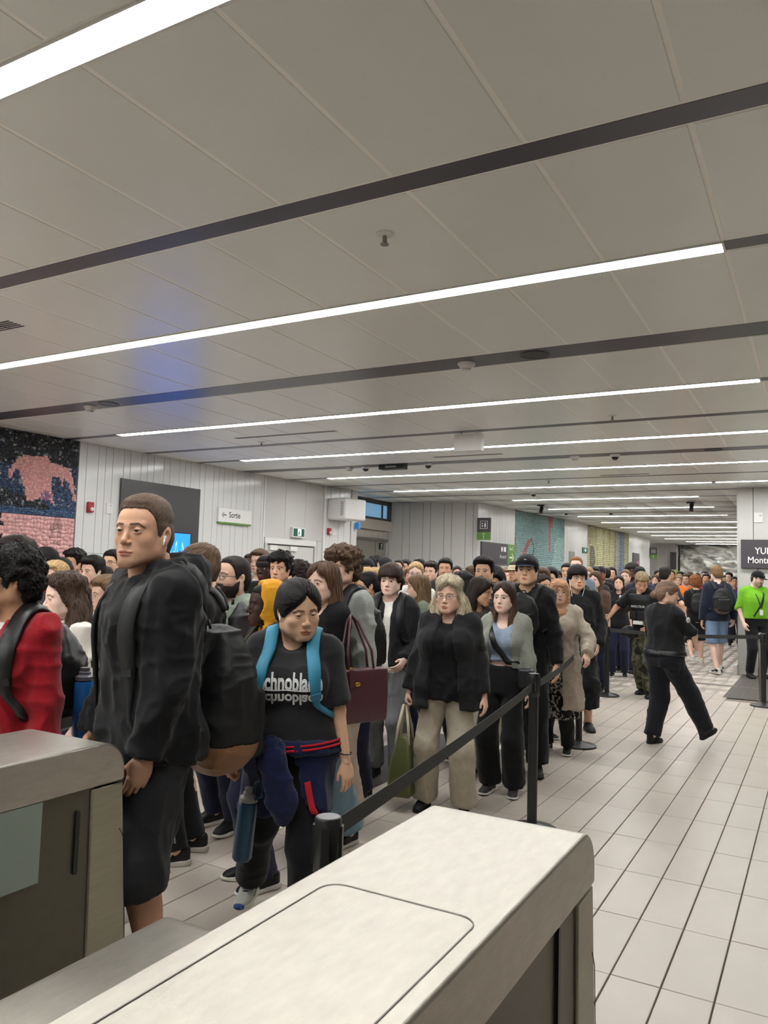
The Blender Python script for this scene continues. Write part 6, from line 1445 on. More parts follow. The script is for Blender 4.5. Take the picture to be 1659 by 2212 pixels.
flag(-7.03, 17.06, 2.445, .335, .52, 'charcoal and green flag sign for Quai 1 with lift symbol', '1')
flag(-6.045, 33.0, 2.51, .29, .45, 'far charcoal and green flag sign for Quai 2', '2')
e = on_wall(WE1, .14, 1.90, 'platform_direction_sign', 'wide charcoal sign with a green Quai 2 arrow panel', 'sign')
G().box(0, 1.42, -.05, 0, 0, .52).build('charcoal_board', M_signgrey, e); G().box(1.425, 1.90, -.05, 0, 0, .52).build('green_board', M_signgreen, e)
letters('Quai 2', 1.52, .38, .075, M_letter, e, -.052); arrow(1.66, .19, .24, M_letter, e, -.051, 1); letters('Brossard', .98, .16, .085, M_letter, e, -.052)
G().box(1.19, 1.32, -.053, -.05, .32, .44).build('pictogram', M_letter, e); G().ell((1.09, -.051, .38), (.05, .003, .065)).build('pictogram', M_letter, e)
e = on_wall(WE3, 1.72, 2.42, 'defibrillator_sign', 'small green sign with a white heart', 'sign'); G().box(0, .5, -.03, 0, 0, .17).build('board', mat('sign_defib', srgb(24, 104, 84), .5), e); G().ell((.26, -.031, .09), (.10, .004, .05)).build('heart', M_letter, e)
G().box(.42, .95, -.012, .01, 0, 2.42).build('niche_door', M_greydoor, WE3)
e = on_wall(WE5, .5, 1.6, 'poster_case', 'dark framed poster case on the far plank wall', 'poster'); G().box(0, .9, -.04, 0, 0, 1.05).build('case', M_signgrey, e); G().box(.55, .78, -.043, -.04, .5, .75).build('print', mat('poster_pink', srgb(206, 110, 130), .5), e)
e = empty('far_totem', (-5.98, 37.6, 0), 0, 'dark information totem with a bright yellow panel far down the hall', 'totem'); G().box(0, .26, -.1, 0, 1.9, 2.95).build('screen', M_signgrey, e); G().box(.08, .26, -.11, -.1, 1.4, 2.15).build('yellow_panel', mat('totem_yellow', srgb(216, 226, 40), .5), e); G().box(0, .26, -.08, 0, 0, 1.9).build('stand', M_signgrey, e)
e = empty('line_sign', (-1.242, 15.44, 1.885), 0, 'charcoal sign with white lettering for Montréal airport on the pillar', 'sign')
G().box(0, 1.85, -.05, 0, 0, .51).build('board', M_signgrey, e); letters('YUL–Aéroport', .225, .255, .115, M_letter, e, -.052, bold=.012, sx=.86); letters('Montréal-Trudeau', .115, .09, .115, M_letter, e, -.052, bold=.012, sx=.86)
e = empty('cover_plate', (-.958, 15.45, 2.795), 0, 'small white cover plate on the pillar above the charcoal sign', 'cover plate'); G().box(-.07, .07, -.012, 0, -.09, .09).build('plate', M_white, e); G().box(.02, .05, -.014, -.012, .03, .04).build('mark', M_signgrey, e)
G().box(-1.36, -1.305, 15.2, 15.45, 0, .16).build('pillar_kerb', M_white, WP)

# ---- ceiling fixtures
def smoke(x, y, label):
    e = empty('smoke_detector', (x, y, CEIL), 0, label, 'smoke detector', 'smoke detectors')
    auto_smooth(G().lathe([(.03, -.062), (.034, -.06), (.036, -.048), (.045, -.042), (.072, -.012), (.074, .006)][::-1], 24).build('housing', M_white, e), 40); G().lathe([(.037, -.05), (.037, -.046)][::-1], 20).build('sensor_ring', M_signgrey, e)
smoke(-2.52, 5.80, 'white smoke detector on the wide dark band, overhead'); smoke(-7.02, 5.80, 'white smoke detector on the wide dark band near the left wall'); smoke(-3.03, 10.9, 'small white smoke detector on the second wide band'); smoke(-6.83, 10.95, 'small white smoke detector on the second wide band near the left wall')
for x, y, lab in ((-1.93, 5.77, 'dark round loudspeaker grille beside the overhead smoke detector'), (-6.70, 5.77, 'dark round loudspeaker grille near the left wall'), (-1.2, 10.9, 'dark round loudspeaker grille on the second wide band')):
    e = empty('ceiling_speaker', (x, y, CEIL), 0, lab, 'ceiling speaker', 'ceiling speakers'); auto_smooth(G().lathe([(.095, .01), (.115, -.004), (.118, .01)][::-1], 28).build('ring', M_signgrey, e), 40); G().lathe([(.098, -.001), (.098, .01)][::-1], 24).build('grille', M_black, e)
def sprinkler(x, y, label, k=1.):
    e = empty('sprinkler', (x, y, CEIL), 0, label, 'sprinkler', 'sprinkler heads'); auto_smooth(G().lathe([(.022 * k, -.014), (.045 * k, -.008), (.048 * k, .004)][::-1], 20).build('escutcheon', M_white, e), 40)
    auto_smooth(G().lathe([(.009, -.05), (.012, -.045), (.012, -.02), (.009, .0)][::-1], 12).build('stem', M_steel, e), 40); auto_smooth(G().lathe([(.022, -.060), (.024, -.056), (.01, -.05)][::-1], 16).build('deflector', M_steel, e), 40)
sprinkler(-1.93, 3.36, 'chrome sprinkler head overhead between the dark band and the light strip'); sprinkler(-1.90, 8.26, 'chrome sprinkler head below the third light strip'); sprinkler(-6.65, 8.36, 'chrome sprinkler head near the slot diffuser'); sprinkler(-4.2, 13.43, 'chrome sprinkler head beyond the dome cameras')
def dome(x, y, label):
    e = empty('dome_camera', (x, y, CEIL), 0, label, 'security camera', 'dome cameras'); auto_smooth(G().lathe([(.055, -.035), (.07, -.02), (.072, .004)][::-1], 22).build('ring', M_white, e), 40); auto_smooth(G().ell((0, 0, -.034), (.05, .05, .045)).build('dome', mat('dome_smoked', srgb(40, 40, 44), .08), e), 60)
dome(-6.52, 10.95, 'dome camera near the left wall on the second wide band'); dome(-5.36, 10.92, 'dome camera right of the black sensor box'); dome(-2.47, 10.92, 'dome camera beyond the hanging white box'); dome(-5.13, 15.4, 'dome camera past the sixth light strip'); dome(-5.80, 20.1, 'dome camera above the teal mosaic'); dome(-4.67, 20.2, 'dome camera between the far light strips')
e = empty('sensor_box', (-5.98, 10.9, CEIL), 0, 'flat black sensor box on the second wide band', 'sensor'); G().box(-.22, .22, -.08, .08, -.07, .0).build('casing', M_black, e); G().box(-.1, .1, -.084, -.08, -.05, -.02).build('lens_strip', M_steel, e)
for x, y, lab in ((-5.79, 18.0, 'black bullet camera hanging under the eighth strip, by the left wall'), (-2.42, 17.95, 'black bullet camera hanging under the eighth strip, by the pillar')):
    e = empty('bullet_camera', (x, y, CEIL), 0, lab, 'security camera', 'bullet cameras'); G().box(-.10, .06, -.03, .03, -.03, 0).build('bracket', M_black, e); auto_smooth(G().tube([(0, .02, -.05), (0, -.06, -.19)], .045, 12).build('barrel', M_black, e), 40)
e = empty('hanging_sign', (-3.69, 8.62, 0), 0, 'blank white box hanging below the thin dark band', 'hanging sign'); G().box(-.175, .175, -.05, .05, 3.10, 3.31).build('box', M_signwhite, e)
for x in (-.1, .1): G().tube([(x, 0, 3.30), (x, 0, 3.35)], .008, 8).build('hanger', M_white, e)
e = empty('air_grille', (-5.6, 3.45, CEIL), 0, 'slatted air grille in the ceiling at the picture edge', 'air grille'); 
for k in range(5): G().box(0, .5, k * .03, k * .03 + .014, -.003, .004).build('slat', M_signgrey, e)
for x0, x1, y, lab in ((-6.8, -5.2, 7.95, 'long slot diffuser beside the third light strip'), (-5.0, -3.9, 10.3, 'slot diffuser behind the hanging white box'), (-3.2, -2.4, 13.0, 'short slot diffuser beyond the dome cameras')):
    e = empty('slot_diffuser', (x0, y, CEIL), 0, lab, 'slot diffuser', 'slot diffusers'); G().box(0, x1 - x0, 0, .09, -.003, .005).build('frame', M_panel, e)
    for k in (.014, .05): G().box(.01, x1 - x0 - .01, k, k + .024, -.0045, .002).build('slot', M_signgrey, e)

# ---- mosaics
M_tess = mat('mosaic_glass', (.5, .5, .5), .16, attr='Col', spec=.6)
def mosaic(wall_a, wall_b, s0, s1, z0, z1, cell, fn, name, label, seed=1, rough=.3, tilt=.004, fill=.965):
    ang = math.atan2(wall_b[1] - wall_a[1], wall_b[0] - wall_a[0]); rng = np.random.default_rng(seed)
    nx, nz = int((s1 - s0) / cell), int((z1 - z0) / cell)
    gx, gz = np.meshgrid(np.linspace(s0, s1, nx + 1), np.linspace(z0, z1, nz + 1), indexing='ij')
    jx = rng.uniform(-rough, rough, gx.shape) * cell; jz = rng.uniform(-rough, rough, gx.shape) * cell; jx[[0, -1]] = 0; jz[:, [0, -1]] = 0; gx = gx + jx; gz = gz + jz
    c = np.stack([np.stack([gx[:-1, :-1], gz[:-1, :-1]], -1), np.stack([gx[1:, :-1], gz[1:, :-1]], -1), np.stack([gx[1:, 1:], gz[1:, 1:]], -1), np.stack([gx[:-1, 1:], gz[:-1, 1:]], -1)], 2).reshape(-1, 4, 2)
    m = c.mean(1, keepdims=True); c = m + (c - m) * fill; n = len(c)
    y = rng.uniform(-2.2 * tilt, tilt, (n, 1)) + rng.uniform(-tilt, tilt, (n, 4))
    top = np.stack([c[:, :, 0], y - .005, c[:, :, 1]], -1); bot = top.copy(); bot[:, :, 1] = .004
    V = np.concatenate([top, bot], 1).reshape(-1, 3); F = (np.arange(n)[:, None, None] * 8 + np.array([(0, 1, 2, 3), (0, 4, 5, 1), (1, 5, 6, 2), (2, 6, 7, 3), (3, 7, 4, 0)])[None]).reshape(-1, 4)
    C = np.repeat(fn(m[:, 0, 0], m[:, 0, 1], rng), 8, 0)
    e = empty(name, (wall_a[0], wall_a[1], 0), ang, label, 'mural')
    G().box(s0, s1, .0, .018, z0, z1).build('backing', mat('mosaic_mortar', srgb(176, 166, 160), .9), e)
    tag(obj('tesserae', col_mesh('tesserae', V, F, C, False), M_tess, e), kind='stuff')
    return e
def inside(P, x, z):
    r = np.zeros(len(x), bool); n = len(P)
    for i in range(n):
        (x0, z0), (x1, z1) = P[i], P[(i + 1) % n]; r ^= ((z0 > z) != (z1 > z)) & (x < (x1 - x0) * (z - z0) / (z1 - z0 + 1e-9) + x0)
    return r
PINK = [(6.385, 2.647), (6.385, 2.829), (6.444, 2.911), (6.534, 3.009), (6.904, 3.056), (6.98, 2.984), (7.272, 2.933), (7.344, 2.758), (7.418, 2.438), (7.362, 2.498), (7.289, 2.687), (7.207, 2.807), (7.174, 2.661), (7.122, 2.784), (7.008, 2.783), (7.007, 2.592), (7.061, 2.431), (6.841, 2.474), (6.657, 2.4), (6.613, 2.55), (6.567, 2.73), (6.501, 2.832), (6.439, 2.788)]
kA = WA['len'] / (A1[1] - A0[1])
def pic_dark(s, z, rng):
    Y = s / kA + A0[1]; n = noise3(np.stack([Y * 2.2, z * 2.2, z * 0], 1), 3); base = np.where((n > .1)[:, None], np.array(srgb(52, 72, 100)), np.array(srgb(44, 46, 52))) * rng.uniform(.5, 1.5, (len(s), 1))
    fleck = rng.random(len(s)) < .10; base[fleck] = np.array(srgb(120, 132, 140)) * rng.uniform(.6, 1.2, (fleck.sum(), 1))
    blue = z < 2.34; base[blue] = np.array(srgb(62, 88, 120)) * rng.uniform(.5, 1.5, (blue.sum(), 1))
    a = inside(PINK, Y, z) | inside([(2 * 6.2 - p[0], p[1] - .05) for p in PINK][::-1], Y, z); base[a] = np.array(srgb(222, 164, 160)) * rng.uniform(.85, 1.12, (a.sum(), 1))
    b = np.hypot(Y - 6.93, z - 2.52) < .07; base[b] = srgb(150, 110, 140); return base
def pic_pink(s, z, rng):
    Y = s / kA + A0[1]; c = np.array(srgb(226, 172, 170)) * rng.uniform(.88, 1.1, (len(s), 1)); st = (np.hypot((Y - 7.16) * 2.2, z - 2.1) + .25 * rng.random(len(s))) < .28; c[st] *= .62; k = np.abs(Y - 6.30) < .03; c[k] = srgb(30, 28, 30); return c
mosaic(A0, A1, sA(4.0), sA(7.40), 2.24, 3.335, .030, pic_dark, 'mosaic_mural', 'dark blue and black mosaic with pink animal shapes high on the left wall', 2)
mosaic(A0, A1, sA(5.06), sA(7.40), 1.2, 2.235, .052, pic_pink, 'mosaic_mural', 'pale pink crazed mosaic below the dark one', 3, .42, .0012)
def pic_teal(s, z, rng):
    n = noise3(np.stack([s * 1.3, z * 1.3, z * 0], 1), 5); c = np.where((n > 0)[:, None], np.array(srgb(150, 182, 176)), np.array(srgb(128, 160, 160))) * rng.uniform(.86, 1.14, (len(s), 1))
    f = (np.abs((s - .72) - .9 * (z - 2.38)) < .10) & (np.abs(z - 2.38) < .26); f |= (np.abs(s - 2.35) < .14) & (z > 3.05); f |= (np.abs(s - 2.3) < .05) & (z > 2.3) & (z < 3.05); f |= (np.abs(s - .02) < .06) & (np.abs(z - 2.3) < .3); c[f] = np.array(srgb(170, 100, 104)) * rng.uniform(.8, 1.2, (f.sum(), 1))
    k = np.abs(s - 1.05 - .15 * np.sin(z * 6)) < .025; k &= (z > 2.15) & (z < 2.7); c[k] = srgb(50, 50, 60); return c
def pic_yel(s, z, rng):
    n = noise3(np.stack([s * 1.1, z * .8, z * 0], 1), 6); t = np.clip((s - 2.6) / .8 + .5 * n, 0, 1)[:, None]; c = (np.array(srgb(204, 198, 150)) * (1 - t) + np.array(srgb(112, 124, 146)) * t) * rng.uniform(.82, 1.16, (len(s), 1))
    v = (np.sin(s * 9 + 2 * n) > .8) & (rng.random(len(s)) < .7); c[v] *= .6; g = np.hypot((s - .5) * 1.2, (z - 2.2) * .7) < .35; c[g] = np.array(srgb(130, 124, 104)) * rng.uniform(.7, 1.2, (g.sum(), 1)); r = (s > 4.3) & (n > -.1); c[r] = np.array(srgb(170, 172, 120)) * rng.uniform(.8, 1.2, (r.sum(), 1)); return c
mosaic(EP[1], EP[2], .02, seglen(EP[1], EP[2]) - .02, .0, 3.33, .05, pic_teal, 'mosaic_mural', 'teal mosaic with red fish shapes on the far left wall', 4, .2, .0008, .99)
mosaic(EP[3], EP[4], .02, seglen(EP[3], EP[4]) - .02, .0, 3.33, .065, pic_yel, 'mosaic_mural', 'yellow and blue mosaic further along the left wall', 5, .2, .0008, .99)
nx, nz = 150, 90; X, Z = np.meshgrid(np.linspace(-5.7, 3.4, nx), np.linspace(0, 3.32, nz), indexing='ij')
p = np.stack([X.ravel() * 1.5 + .5 * np.sin(Z.ravel() * 2.), Z.ravel() * 3.4 + X.ravel() * .6, X.ravel() * 0], 1); r1 = noise3(p * 1.0, 3); h = (1 - np.abs(r1)) ** 2 * .5 + (1 - np.abs(noise3(p * 2.3 + 4 + r1[:, None], 4))) ** 2 * .32 + .1 * noise3(p * 6, 5)
V = np.stack([X.ravel(), 39.12 - .8 * h, Z.ravel()], 1); i = (np.arange(nx - 1)[:, None] * nz + np.arange(nz - 1)[None]).ravel(); F = np.stack([i, i + nz, i + nz + 1, i + 1], 1)
e = empty('rock_relief', (-1.2, 39.3, 0), 0, 'grey carved rock relief filling the far end wall', 'relief')
obj('carving', me_from('carving', V - np.array((-1.2, 39.3, 0)), F, True), mat('relief_stone', srgb(196, 194, 188), .45, var=.45, vscale=2.2, stretch=(.7, 1, 2.4)), e)
print('props', time.time() - T0)
# ================================================================== BAGS, BOTTLES AND OTHER THINGS CARRIED
T_ = PEOPLE['tall']
backpack(T_, 'big black backpack with a brown suede base on the tall man', srgb(30, 30, 31), size=(.36, .25, .60), z=1.01, bottom=srgb(150, 104, 66), sag=.12, sw=.075, y=.165)
backpack(PEOPLE['tee'], 'bright blue backpack worn by the woman in the lettered t-shirt', srgb(58, 138, 168), size=(.30, .17, .44), z=1.20, accent=srgb(60, 130, 165), sw=.058, y=.15)
backpack(PEOPLE['red'], 'glossy black backpack on the man in red', srgb(20, 20, 22), size=(.30, .22, .46), z=1.18, cloth_='leather', sw=.075, y=.15)
backpack(PEOPLE['buzz'], 'black backpack on the man with the red sleeve slash', srgb(28, 28, 30), size=(.30, .16, .46), z=1.2)
backpack(PEOPLE['greysw'], 'black backpack on the man in the grey sweater', srgb(24, 24, 26), size=(.30, .18, .46), z=1.18, sw=.085)
backpack(PEOPLE['yellow'], 'dark olive backpack on the man in the yellow hood', srgb(52, 48, 42), size=(.28, .16, .42), z=1.18, sw=.075)
backpack(PEOPLE['boy'], 'black backpack on the young man with the brown fringe', srgb(22, 22, 24), size=(.28, .16, .42), z=1.18)
backpack(PEOPLE['cap'], 'black zipped backpack worn on the chest under the navy cap', srgb(22, 22, 24), size=(.28, .15, .38), z=1.26, front=True)
backpack(PEOPLE['greyb'], 'black backpack on the walker in grey shorts', srgb(34, 34, 38), size=(.34, .18, .52), z=1.22)
backpack(PEOPLE['curlyo'], 'small black backpack on the walker with ginger curls', srgb(36, 36, 38), size=(.26, .14, .40), z=1.24)
backpack(PEOPLE['navy'], 'black backpack with a brown base on the tall walker in navy', srgb(36, 36, 38), size=(.32, .18, .46), z=1.2, bottom=srgb(96, 80, 66))
# crossbody strap of the woman in the cardigan
P = PEOPLE['card']; e = empty('crossbody_bag', toworld(P, (-.20, .10, .86)), P.rz, 'small black crossbody bag of the young woman in a grey cardigan', 'bag'); base = np.array((-.20, .10, .86))
v, f, *_ = ribbon([(.10, -.05, 1.42 * P.sk.k), (.09, .06, 1.38 * P.sk.k), (.03, .13, 1.22 * P.sk.k), (-.08, .13, 1.08 * P.sk.k), (-.17, .08, .96 * P.sk.k)], .045, .006, P.infn, .004)
obj('strap', local_me('strap', v, f, base), cloth(BLACK, 'leather'), e); bev(G().box(-.05, .05, -.04, .06, -.06, .08).build('pouch', cloth(BLACK, 'leather'), e), .015)
# ---- water bottle in the hand of the woman in the lettered t-shirt
P = PEOPLE['tee']; xc, yc, zc, w0, hz = P.fR; hand = w0 - zc * .105 * hz
M_bot = mat('bottle_blue', srgb(34, 74, 100), .35, var=.08, vscale=40); M_cap2 = mat('bottle_cap_grey', srgb(160, 158, 156), .4)
def bottle(loc, label, body, capm, r=.038, h=.25, tilt=(0, 0, 0), loop=False, neck=.6):
    e = empty('water_bottle', loc, 0, label, 'bottle'); e.rotation_euler = tilt
    auto_smooth(G().lathe([(r * .8, 0), (r, .012), (r, h * .80), (r * .93, h * .86), (r * neck, h * .90), (r * neck, h * .92)], 24).build('flask', body, e), 40)
    c = G().lathe([(r * .95, h * .885), (r * .95, h * .94), (r * .8, h * .95), (r * .62, h * .97), (r * .62, h * 1.01), (r * .5, h * 1.02), (r * .5, h * 1.08), (0, h * 1.085)], 24).build('cap', capm, e); auto_smooth(c, 40)
    if loop: G().tube([(r * .8, 0, h * .93), (r * 1.5, 0, h * 1.0), (r * 1.6, 0, h * 1.16), (r * 1.2, 0, h * 1.24), (r * .7, 0, h * 1.18), (r * .5, 0, h * 1.03)], .007, 8).build('carry_loop', body, c, True)
    return e
hw = toworld(P, hand + (.0, -.0, -.015))
bottle((hw[0] + .065, hw[1] + .035, hw[2] - .325), 'dark blue water bottle hanging from the hand of the woman in the lettered t-shirt', M_bot, M_cap2, r=.042, h=.285, tilt=(0, .10, 0), loop=True)
P = PEOPLE['red']; b = toworld(P, (-.19, -.24, .87)); bottle(b, 'bright blue squeeze bottle in the side pocket of the glossy backpack', mat('bottle_bright', srgb(28, 104, 176), .3), mat('bottle_lid_grey', srgb(96, 98, 104), .4), r=.040, h=.27)
# lettering on the bright bottle
# ---- lettering on the t-shirt
def print_on(P, txt, cx, cz, h, m, fn, name='lettering', sx=.8, flip=1, bold=0.):
    v, f = text_geo(txt, bold); w = v[:, 0].max() * h * sx; X = cx + (w / 2 - v[:, 0] * h * sx); Z = cz + v[:, 1] * h * flip   # seen from the front, the reader's left is the wearer's right (+x)
    Y = np.full(len(X), .40); 
    for _ in range(14):
        d = fn(np.stack([X, Y, Z], 1).astype(f32)); Y = Y - np.clip(d, -.05, .05) * .9
    return obj(name, me_from(name, np.stack([X, Y + .012, Z], 1), f), m, P.root)
P = PEOPLE['tee']; k = P.sk.k
print_on(P, 'Technoblade', .005, 1.232 * k, .074, M_letter, P.topfn, bold=.035, sx=.56)
g = print_on(P, 'Technoblade', .005, 1.212 * k, .044, M_letter, P.topfn, name='mirrored_lettering', bold=.035, sx=.94, flip=-1)
v, f, *_ = ribbon([(.125, .2, 1.222 * k), (.05, .2, 1.222 * k), (-.05, .2, 1.222 * k), (-.125, .2, 1.222 * k)], .005, .002, P.topfn, .009, 24); obj('rule', me_from('rule', v, f), M_letter, P.root)
# ---- navy hoodie tied round the waist
M_nav = cloth(srgb(32, 38, 72), 'knit'); M_trim = cloth(srgb(190, 32, 48), 'cotton')
def tied(P):
    sk = P.sk; k = sk.k; bf = P.botfn
    def skirt(p):
        d = np.minimum(bf(p), P.topfn(p)) - .020
        w = np.clip((np.abs(p[:, 0] - .0) - .04) / .06, 0, 1); zlo = np.where(p[:, 1] > .02, (.95 - .28 * w) * k, .60 * k) + .02 * np.sin(p[:, 0] * 40)
        return np.maximum(d, np.maximum(zlo - p[:, 2], p[:, 2] - .985 * k))
    v, f = sdf_mesh(skirt, (-.34, -.34, .5), (.34, .32, 1.08), .010); v = folds(v, vnormals(v, f), .008, 4, (10, 10, 3))
    o = obj('tied_hoodie', me_from('tied_hoodie', v, f, True), M_nav, P.root)
    s1 = [(.05, .18, .97 * k), (.035, .225, .92 * k), (.02, .22, .82 * k), (-.005, .21, .72 * k), (-.01, .20, .66 * k)]; s2 = [(.06, .18, .96 * k), (.12, .19, .91 * k), (.15, .18, .83 * k), (.165, .17, .75 * k), (.165, .165, .68 * k)]
    for s_, r in ((s1, .056),):
        fn = lambda p, s_=s_, r=r: smin(smin(s_cone(p, s_[0], s_[1], r * .8, r, ((0, 1, 0), .42)), s_cone(p, s_[1], s_[2], r, r, ((0, 1, 0), .42)), .02), smin(s_cone(p, s_[2], s_[3], r, r * 1.08, ((0, 1, 0), .42)), s_cone(p, s_[3], s_[4], r * 1.08, r * .8, ((0, 1, 0), .42)), .02), .02)
        v, f = sdf_mesh(fn, np.min(s_, 0) - .09, np.max(s_, 0) + .09, .009); v = folds(v, vnormals(v, f), .007, 7, (12, 12, 7)); obj('sleeve', me_from('sleeve', v, f, True), M_nav, o)
    v, f = sdf_mesh(lambda p: s_ell(p, (.05, .19, .965 * k), (.055, .04, .035)), (-.05, .1, .75), (.14, .28, 1.0), .009); obj('knot', me_from('knot', folds(v, vnormals(v, f), .01, 3, (20, 20, 20)), f, True), M_nav, o)
    fn2 = lambda p: skirt(p)
    for z in (.985, .965):
        ring = [(.26 * math.cos(a), .24 * math.sin(a), z * k - .012 * math.cos(a)) for a in np.linspace(0, 2 * math.pi, 40)]
        v, f, *_ = ribbon(ring, .010, .004, lambda p: np.minimum(bf(p), P.topfn(p)) - .022, .004, 60); obj('red_trim', me_from('red_trim', v, f, True), M_trim, o)
    v, f, *_ = ribbon([(-.05, .20, .80 * k), (-.07, .19, .70 * k), (-.10, .18, .58 * k)], .028, .006, skirt, .008); obj('red_lining', me_from('red_lining', v, f, True), M_trim, o)
tied(P)
G().tube([P.sk.wr[-1] + up((.026 * math.cos(a), .026 * math.sin(a), .035)) for a in np.linspace(0, 6.28, 16)], .0028, 5, True).build('hair_tie', M_black, P.root)
# laces, blue toe of the silver shoes
for o in (P.shoeR, P.shoeL):
    for i in range(4): G().tube([(-.026, .02 + i * .022, .096 - i * .010), (0, .026 + i * .022, .102 - i * .010), (.026, .02 + i * .022, .096 - i * .010)], .0042, 6).build('lace', M_black, o, True)
    G().ell((0, .178, .020), (.036, .028, .018)).build('toe_bumper', cloth(srgb(48, 74, 140), 'smooth'), o, True)
    for s_ in (-1, 1): G().tube([(s_ * .046, .06, .035), (s_ * .045, .03, .06), (s_ * .040, -.02, .075)], .005, 6).build('overlay', cloth(srgb(150, 190, 160), 'smooth'), o, True)
# three white stripes on the running shoes
P = PEOPLE['buzz']
for o in (P.shoeR, P.shoeL):
    for s_ in (-1, 1):
        for i in range(3):
            y0 = .035 + i * .020; G().add([(s_ * .0505, y0, .036), (s_ * .0505, y0 + .011, .036), (s_ * .040, y0 - .012, .078), (s_ * .040, y0 - .023, .078), (s_ * .046, y0, .036), (s_ * .046, y0 + .011, .036), (s_ * .034, y0 - .012, .078), (s_ * .034, y0 - .023, .078)], [(0, 1, 2, 3), (7, 6, 5, 4), (0, 4, 5, 1), (1, 5, 6, 2), (2, 6, 7, 3), (3, 7, 4, 0)]).build('stripe', cloth(WHITE, 'smooth'), o)
sk = P.sk
for sd in (1, -1):
    for i in (-1, 0, 1):
        A, E, W = sk.hip[sd], sk.kn[sd], sk.an[sd]; v, f, *_ = ribbon([A + (sd * .13, i * .022, 0), E + (sd * .10, i * .020, 0), W + (sd * .08, i * .016, .03)], .009, .002, P.botfn, .004, 24); obj('side_stripe', me_from('side_stripe', v, f), cloth(srgb(170, 170, 170)), P.bot)
# red slash on the sleeve
A, E = sk.sh[-1], sk.el[-1]; c = A + (E - A) * .62; v, f, *_ = ribbon([c + (-.06, -.045, -.03), c + (-.07, -.01, .0), c + (-.06, .03, .045)], .022, .002, P.topfn, .004, 14); obj('red_slash', me_from('red_slash', v, f), M_trim, P.top)
# ---- gold wings pin
P = PEOPLE['red']; k = P.sk.k; M_gold = mat('gold_metal', srgb(200, 150, 50), .3, metal=1.)
q = np.array((-.055, .3, 1.20 * k))
for _ in range(12): q[1] -= P.topfn(q[None].astype(f32))[0] * .9
e = empty('wings_pin', toworld(P, q + (0, .004, 0)), P.rz, 'small gold wings pin on the red sweater', 'pin')
for s_ in (1, -1): poly([(0, -.006), (s_ * .012, -.004), (s_ * .034, .010), (s_ * .030, .014), (s_ * .008, .008), (0, .006)][::s_], .004, M_gold, e, 'wing')
G().ell((0, .003, 0), (.007, .003, .009)).build('shield', M_gold, e, True)
# ---- phone in the hands of the dark-skinned woman
P = PEOPLE['brownw']; h = (P.sk.wr[1] + P.sk.wr[-1]) / 2 + up((0, .09, .05)); e = empty('phone', toworld(P, h), P.rz, 'phone held up by the dark-skinned woman', 'phone')
bev(G().box(-.036, .036, -.005, .005, -.075, .075).build('case', cloth(srgb(90, 90, 150), 'smooth'), e), .004); e.rotation_euler = (math.radians(-40), 0, P.rz); G().box(-.033, .033, -.0065, -.005, -.070, .070).build('display', mat('phone_screen', srgb(120, 130, 160), .1, emit=srgb(120, 130, 160), estr=.5), e)
# ---- burgundy tote on the arm of the woman in the denim jacket
P = PEOPLE['longw']; k = P.sk.k; e = empty('tote_bag', toworld(P, (-.30, -.05, .80 * k)), P.rz, 'burgundy leather tote hanging from the shoulder of the long-haired woman', 'bag')
M_bur = cloth(srgb(78, 40, 46), 'leather')
g = G(); hb, ht, dd = .17, .19, .055
for z, w, d in ((0, hb, dd), (.02, hb + .004, dd + .006), (.15, (hb + ht) / 2, dd + .006), (.30, ht, dd * .7)): g.V += [(-d, -w, z), (d, -w, z), (d, w, z), (-d, w, z)]
for i in range(3):
    for j in range(4): g.F.append((i * 4 + j, i * 4 + (j + 1) % 4, i * 4 + 4 + (j + 1) % 4, i * 4 + 4 + j))
g.F += [(3, 2, 1, 0), (12, 13, 14, 15)]
bd = g.build('body', M_bur, e); bev(bd, .012, 3)
for x in (-.03, .03): G().tube([(x, -.09, .28), (x * .9 + .02, -.085, .40), (x * .5 + .07, -.03, .56), (.09, .0, .60), (x * .5 + .07, .03, .56), (x * .9 + .02, .085, .40), (x, .09, .28)], .008, 8).build('handle', M_bur, e, True)
G().ell((-.062, .05, .22), (.004, .02, .012)).build('gold_badge', M_gold, e, True); G().tube([(-.05, .09 + .012 * math.cos(a), .30 + .012 * math.sin(a)) for a in np.linspace(0, 6.28, 12)], .003, 6, True).build('ring', M_gold, e, True)
G().box(-.064, -.056, .075, .105, .20, .30).build('tag', M_bur, e)
auto_smooth(G().lathe([(.012, 0), (.012, .006), (0, .007)], 14).build('brass_button', M_gold, P.root), 40); bb = [o for o in P.root.children if o.name.startswith('brass_button')][0]
q = np.array((-.075, .3, 1.30 * k))
for _ in range(12): q[1] -= P.topfn(q[None].astype(f32))[0] * .9
bb.location = q + (0, .003, 0); bb.rotation_euler = (math.radians(-90), 0, 0)
# ---- green bag in the hand of the woman in the blazer
P = PEOPLE['blazer']; xc, yc, zc, w0, hz = P.fR; h = w0 - zc * .10 * hz; b = toworld(P, h); e = empty('shoulder_bag', (b[0] - .01, b[1] + .02, b[2] - .62), P.rz, 'olive green bag with cream handles held by the woman in the blazer', 'bag')
M_olv = cloth(srgb(84, 88, 50), 'leather'); M_crm = cloth(srgb(208, 200, 174), 'cotton')
g = G()
for z, w, d in ((0, .12, .075), (.03, .135, .085), (.22, .12, .075), (.36, .07, .05), (.40, .05, .03)): g.V += [(-d, -w, z), (d, -w, z), (d, w, z), (-d, w, z)]
for i in range(4):
    for j in range(4): g.F.append((i * 4 + j, i * 4 + (j + 1) % 4, i * 4 + 4 + (j + 1) % 4, i * 4 + 4 + j))
g.F += [(3, 2, 1, 0), (16, 17, 18, 19)]; bev(g.build('body', M_olv, e), .02, 3)
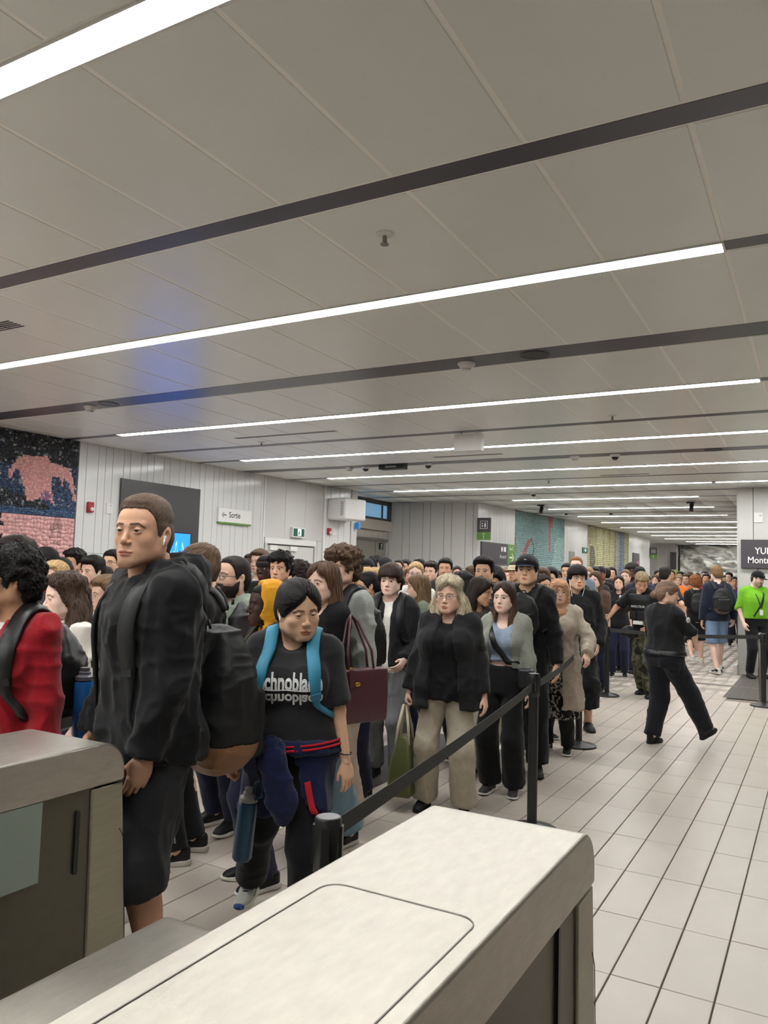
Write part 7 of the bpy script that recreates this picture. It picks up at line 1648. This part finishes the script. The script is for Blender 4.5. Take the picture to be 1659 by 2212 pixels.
for x in (-.045, .045): G().tube([(x, -.06, .34), (x * .8, -.045, .46), (x * .25, -.01, .60), (x * .25, .01, .60), (x * .8, .045, .46), (x, .06, .34)], .010, 8).build('handle', M_crm, e, True)
# ---- the man in green: lanyard, badge, sling strap
P = PEOPLE['green']; k = P.sk.k
v, f, *_ = ribbon([(.09, -.02, 1.44 * k), (.07, .10, 1.36 * k), (.02, .16, 1.20 * k), (.0, .165, 1.12 * k), (-.02, .16, 1.20 * k), (-.07, .10, 1.36 * k), (-.09, -.02, 1.44 * k)], .016, .002, P.topfn, .005); obj('lanyard', me_from('lanyard', v, f), M_black, P.root)
q = np.array((0, .3, 1.07 * k))
for _ in range(12): q[1] -= P.topfn(q[None].astype(f32))[0] * .9
G().box(-.03, .03, q[1] + .004, q[1] + .010, 1.03 * k, 1.12 * k).build('badge', M_signwhite, P.root)
v, f, *_ = ribbon([(-.10, -.05, 1.44 * k), (-.08, .08, 1.38 * k), (.02, .15, 1.18 * k), (.12, .13, 1.0 * k)], .028, .004, P.topfn, .006); obj('sling_strap', me_from('sling_strap', v, f), M_black, P.root)
# ---- the inspector: vest, pouches, lettering
P = PEOPLE['insp']; k = P.sk.k
vest = sdf_mesh(lambda p: smax(smax(P.topfn(p) - .016, np.maximum(np.abs(p[:, 0]) - .175, np.maximum(p[:, 2] - 1.42 * k, .98 * k - p[:, 2])), .01), -s_cone(p, P.sk.neck, P.sk.neck + (0, .1, .1), .09, .11), .01), (-.3, -.3, .8), (.3, .45, 1.55), .015); vo = obj('vest', me_from('vest', *vest, True), cloth(srgb(20, 21, 23), 'smooth'), P.root)
tf = lambda p: P.topfn(p) - .018
print_on(P, 'INSPECTEUR', .0, 1.23 * k, .030, M_letter, tf, sx=.9)
def snap(x, z, fn):
    q = np.array((x, .45, z))
    for _ in range(14): q[1] -= fn(q[None].astype(f32))[0] * .9
    return q
for x, z, w, h, m in ((-.05, 1.12 * k, .07, .06, cloth(BLACK, 'smooth')), (.09, 1.12 * k, .05, .06, cloth(BLACK, 'smooth')), (.02, 1.02 * k, .075, .028, M_signwhite)):
    q = snap(x, z, tf); bev(G().box(x - w, x + w, q[1] - .01, q[1] + .035, z - h, z + h).build('pouch', m, vo), .01)
e = empty('belt_bag', toworld(P, (.20, .12, .80)), P.rz, 'black hip bag on the inspector', 'bag'); v, f = sdf_mesh(lambda p: s_ell(p, (0, 0, .08), (.15, .09, .085)), (-.2, -.12, -.03), (.2, .12, .19), .015); obj('pouch', me_from('pouch', folds(v, vnormals(v, f), .01, 3), f, True), cloth(BLACK, 'smooth'), e)
v, f, *_ = ribbon([(-.15, 0, .12), (-.3, -.05, .18), (-.42, -.1, .19)], .03, .004); obj('strap', me_from('strap', v, f), M_black, e)
print('all', time.time() - T0)
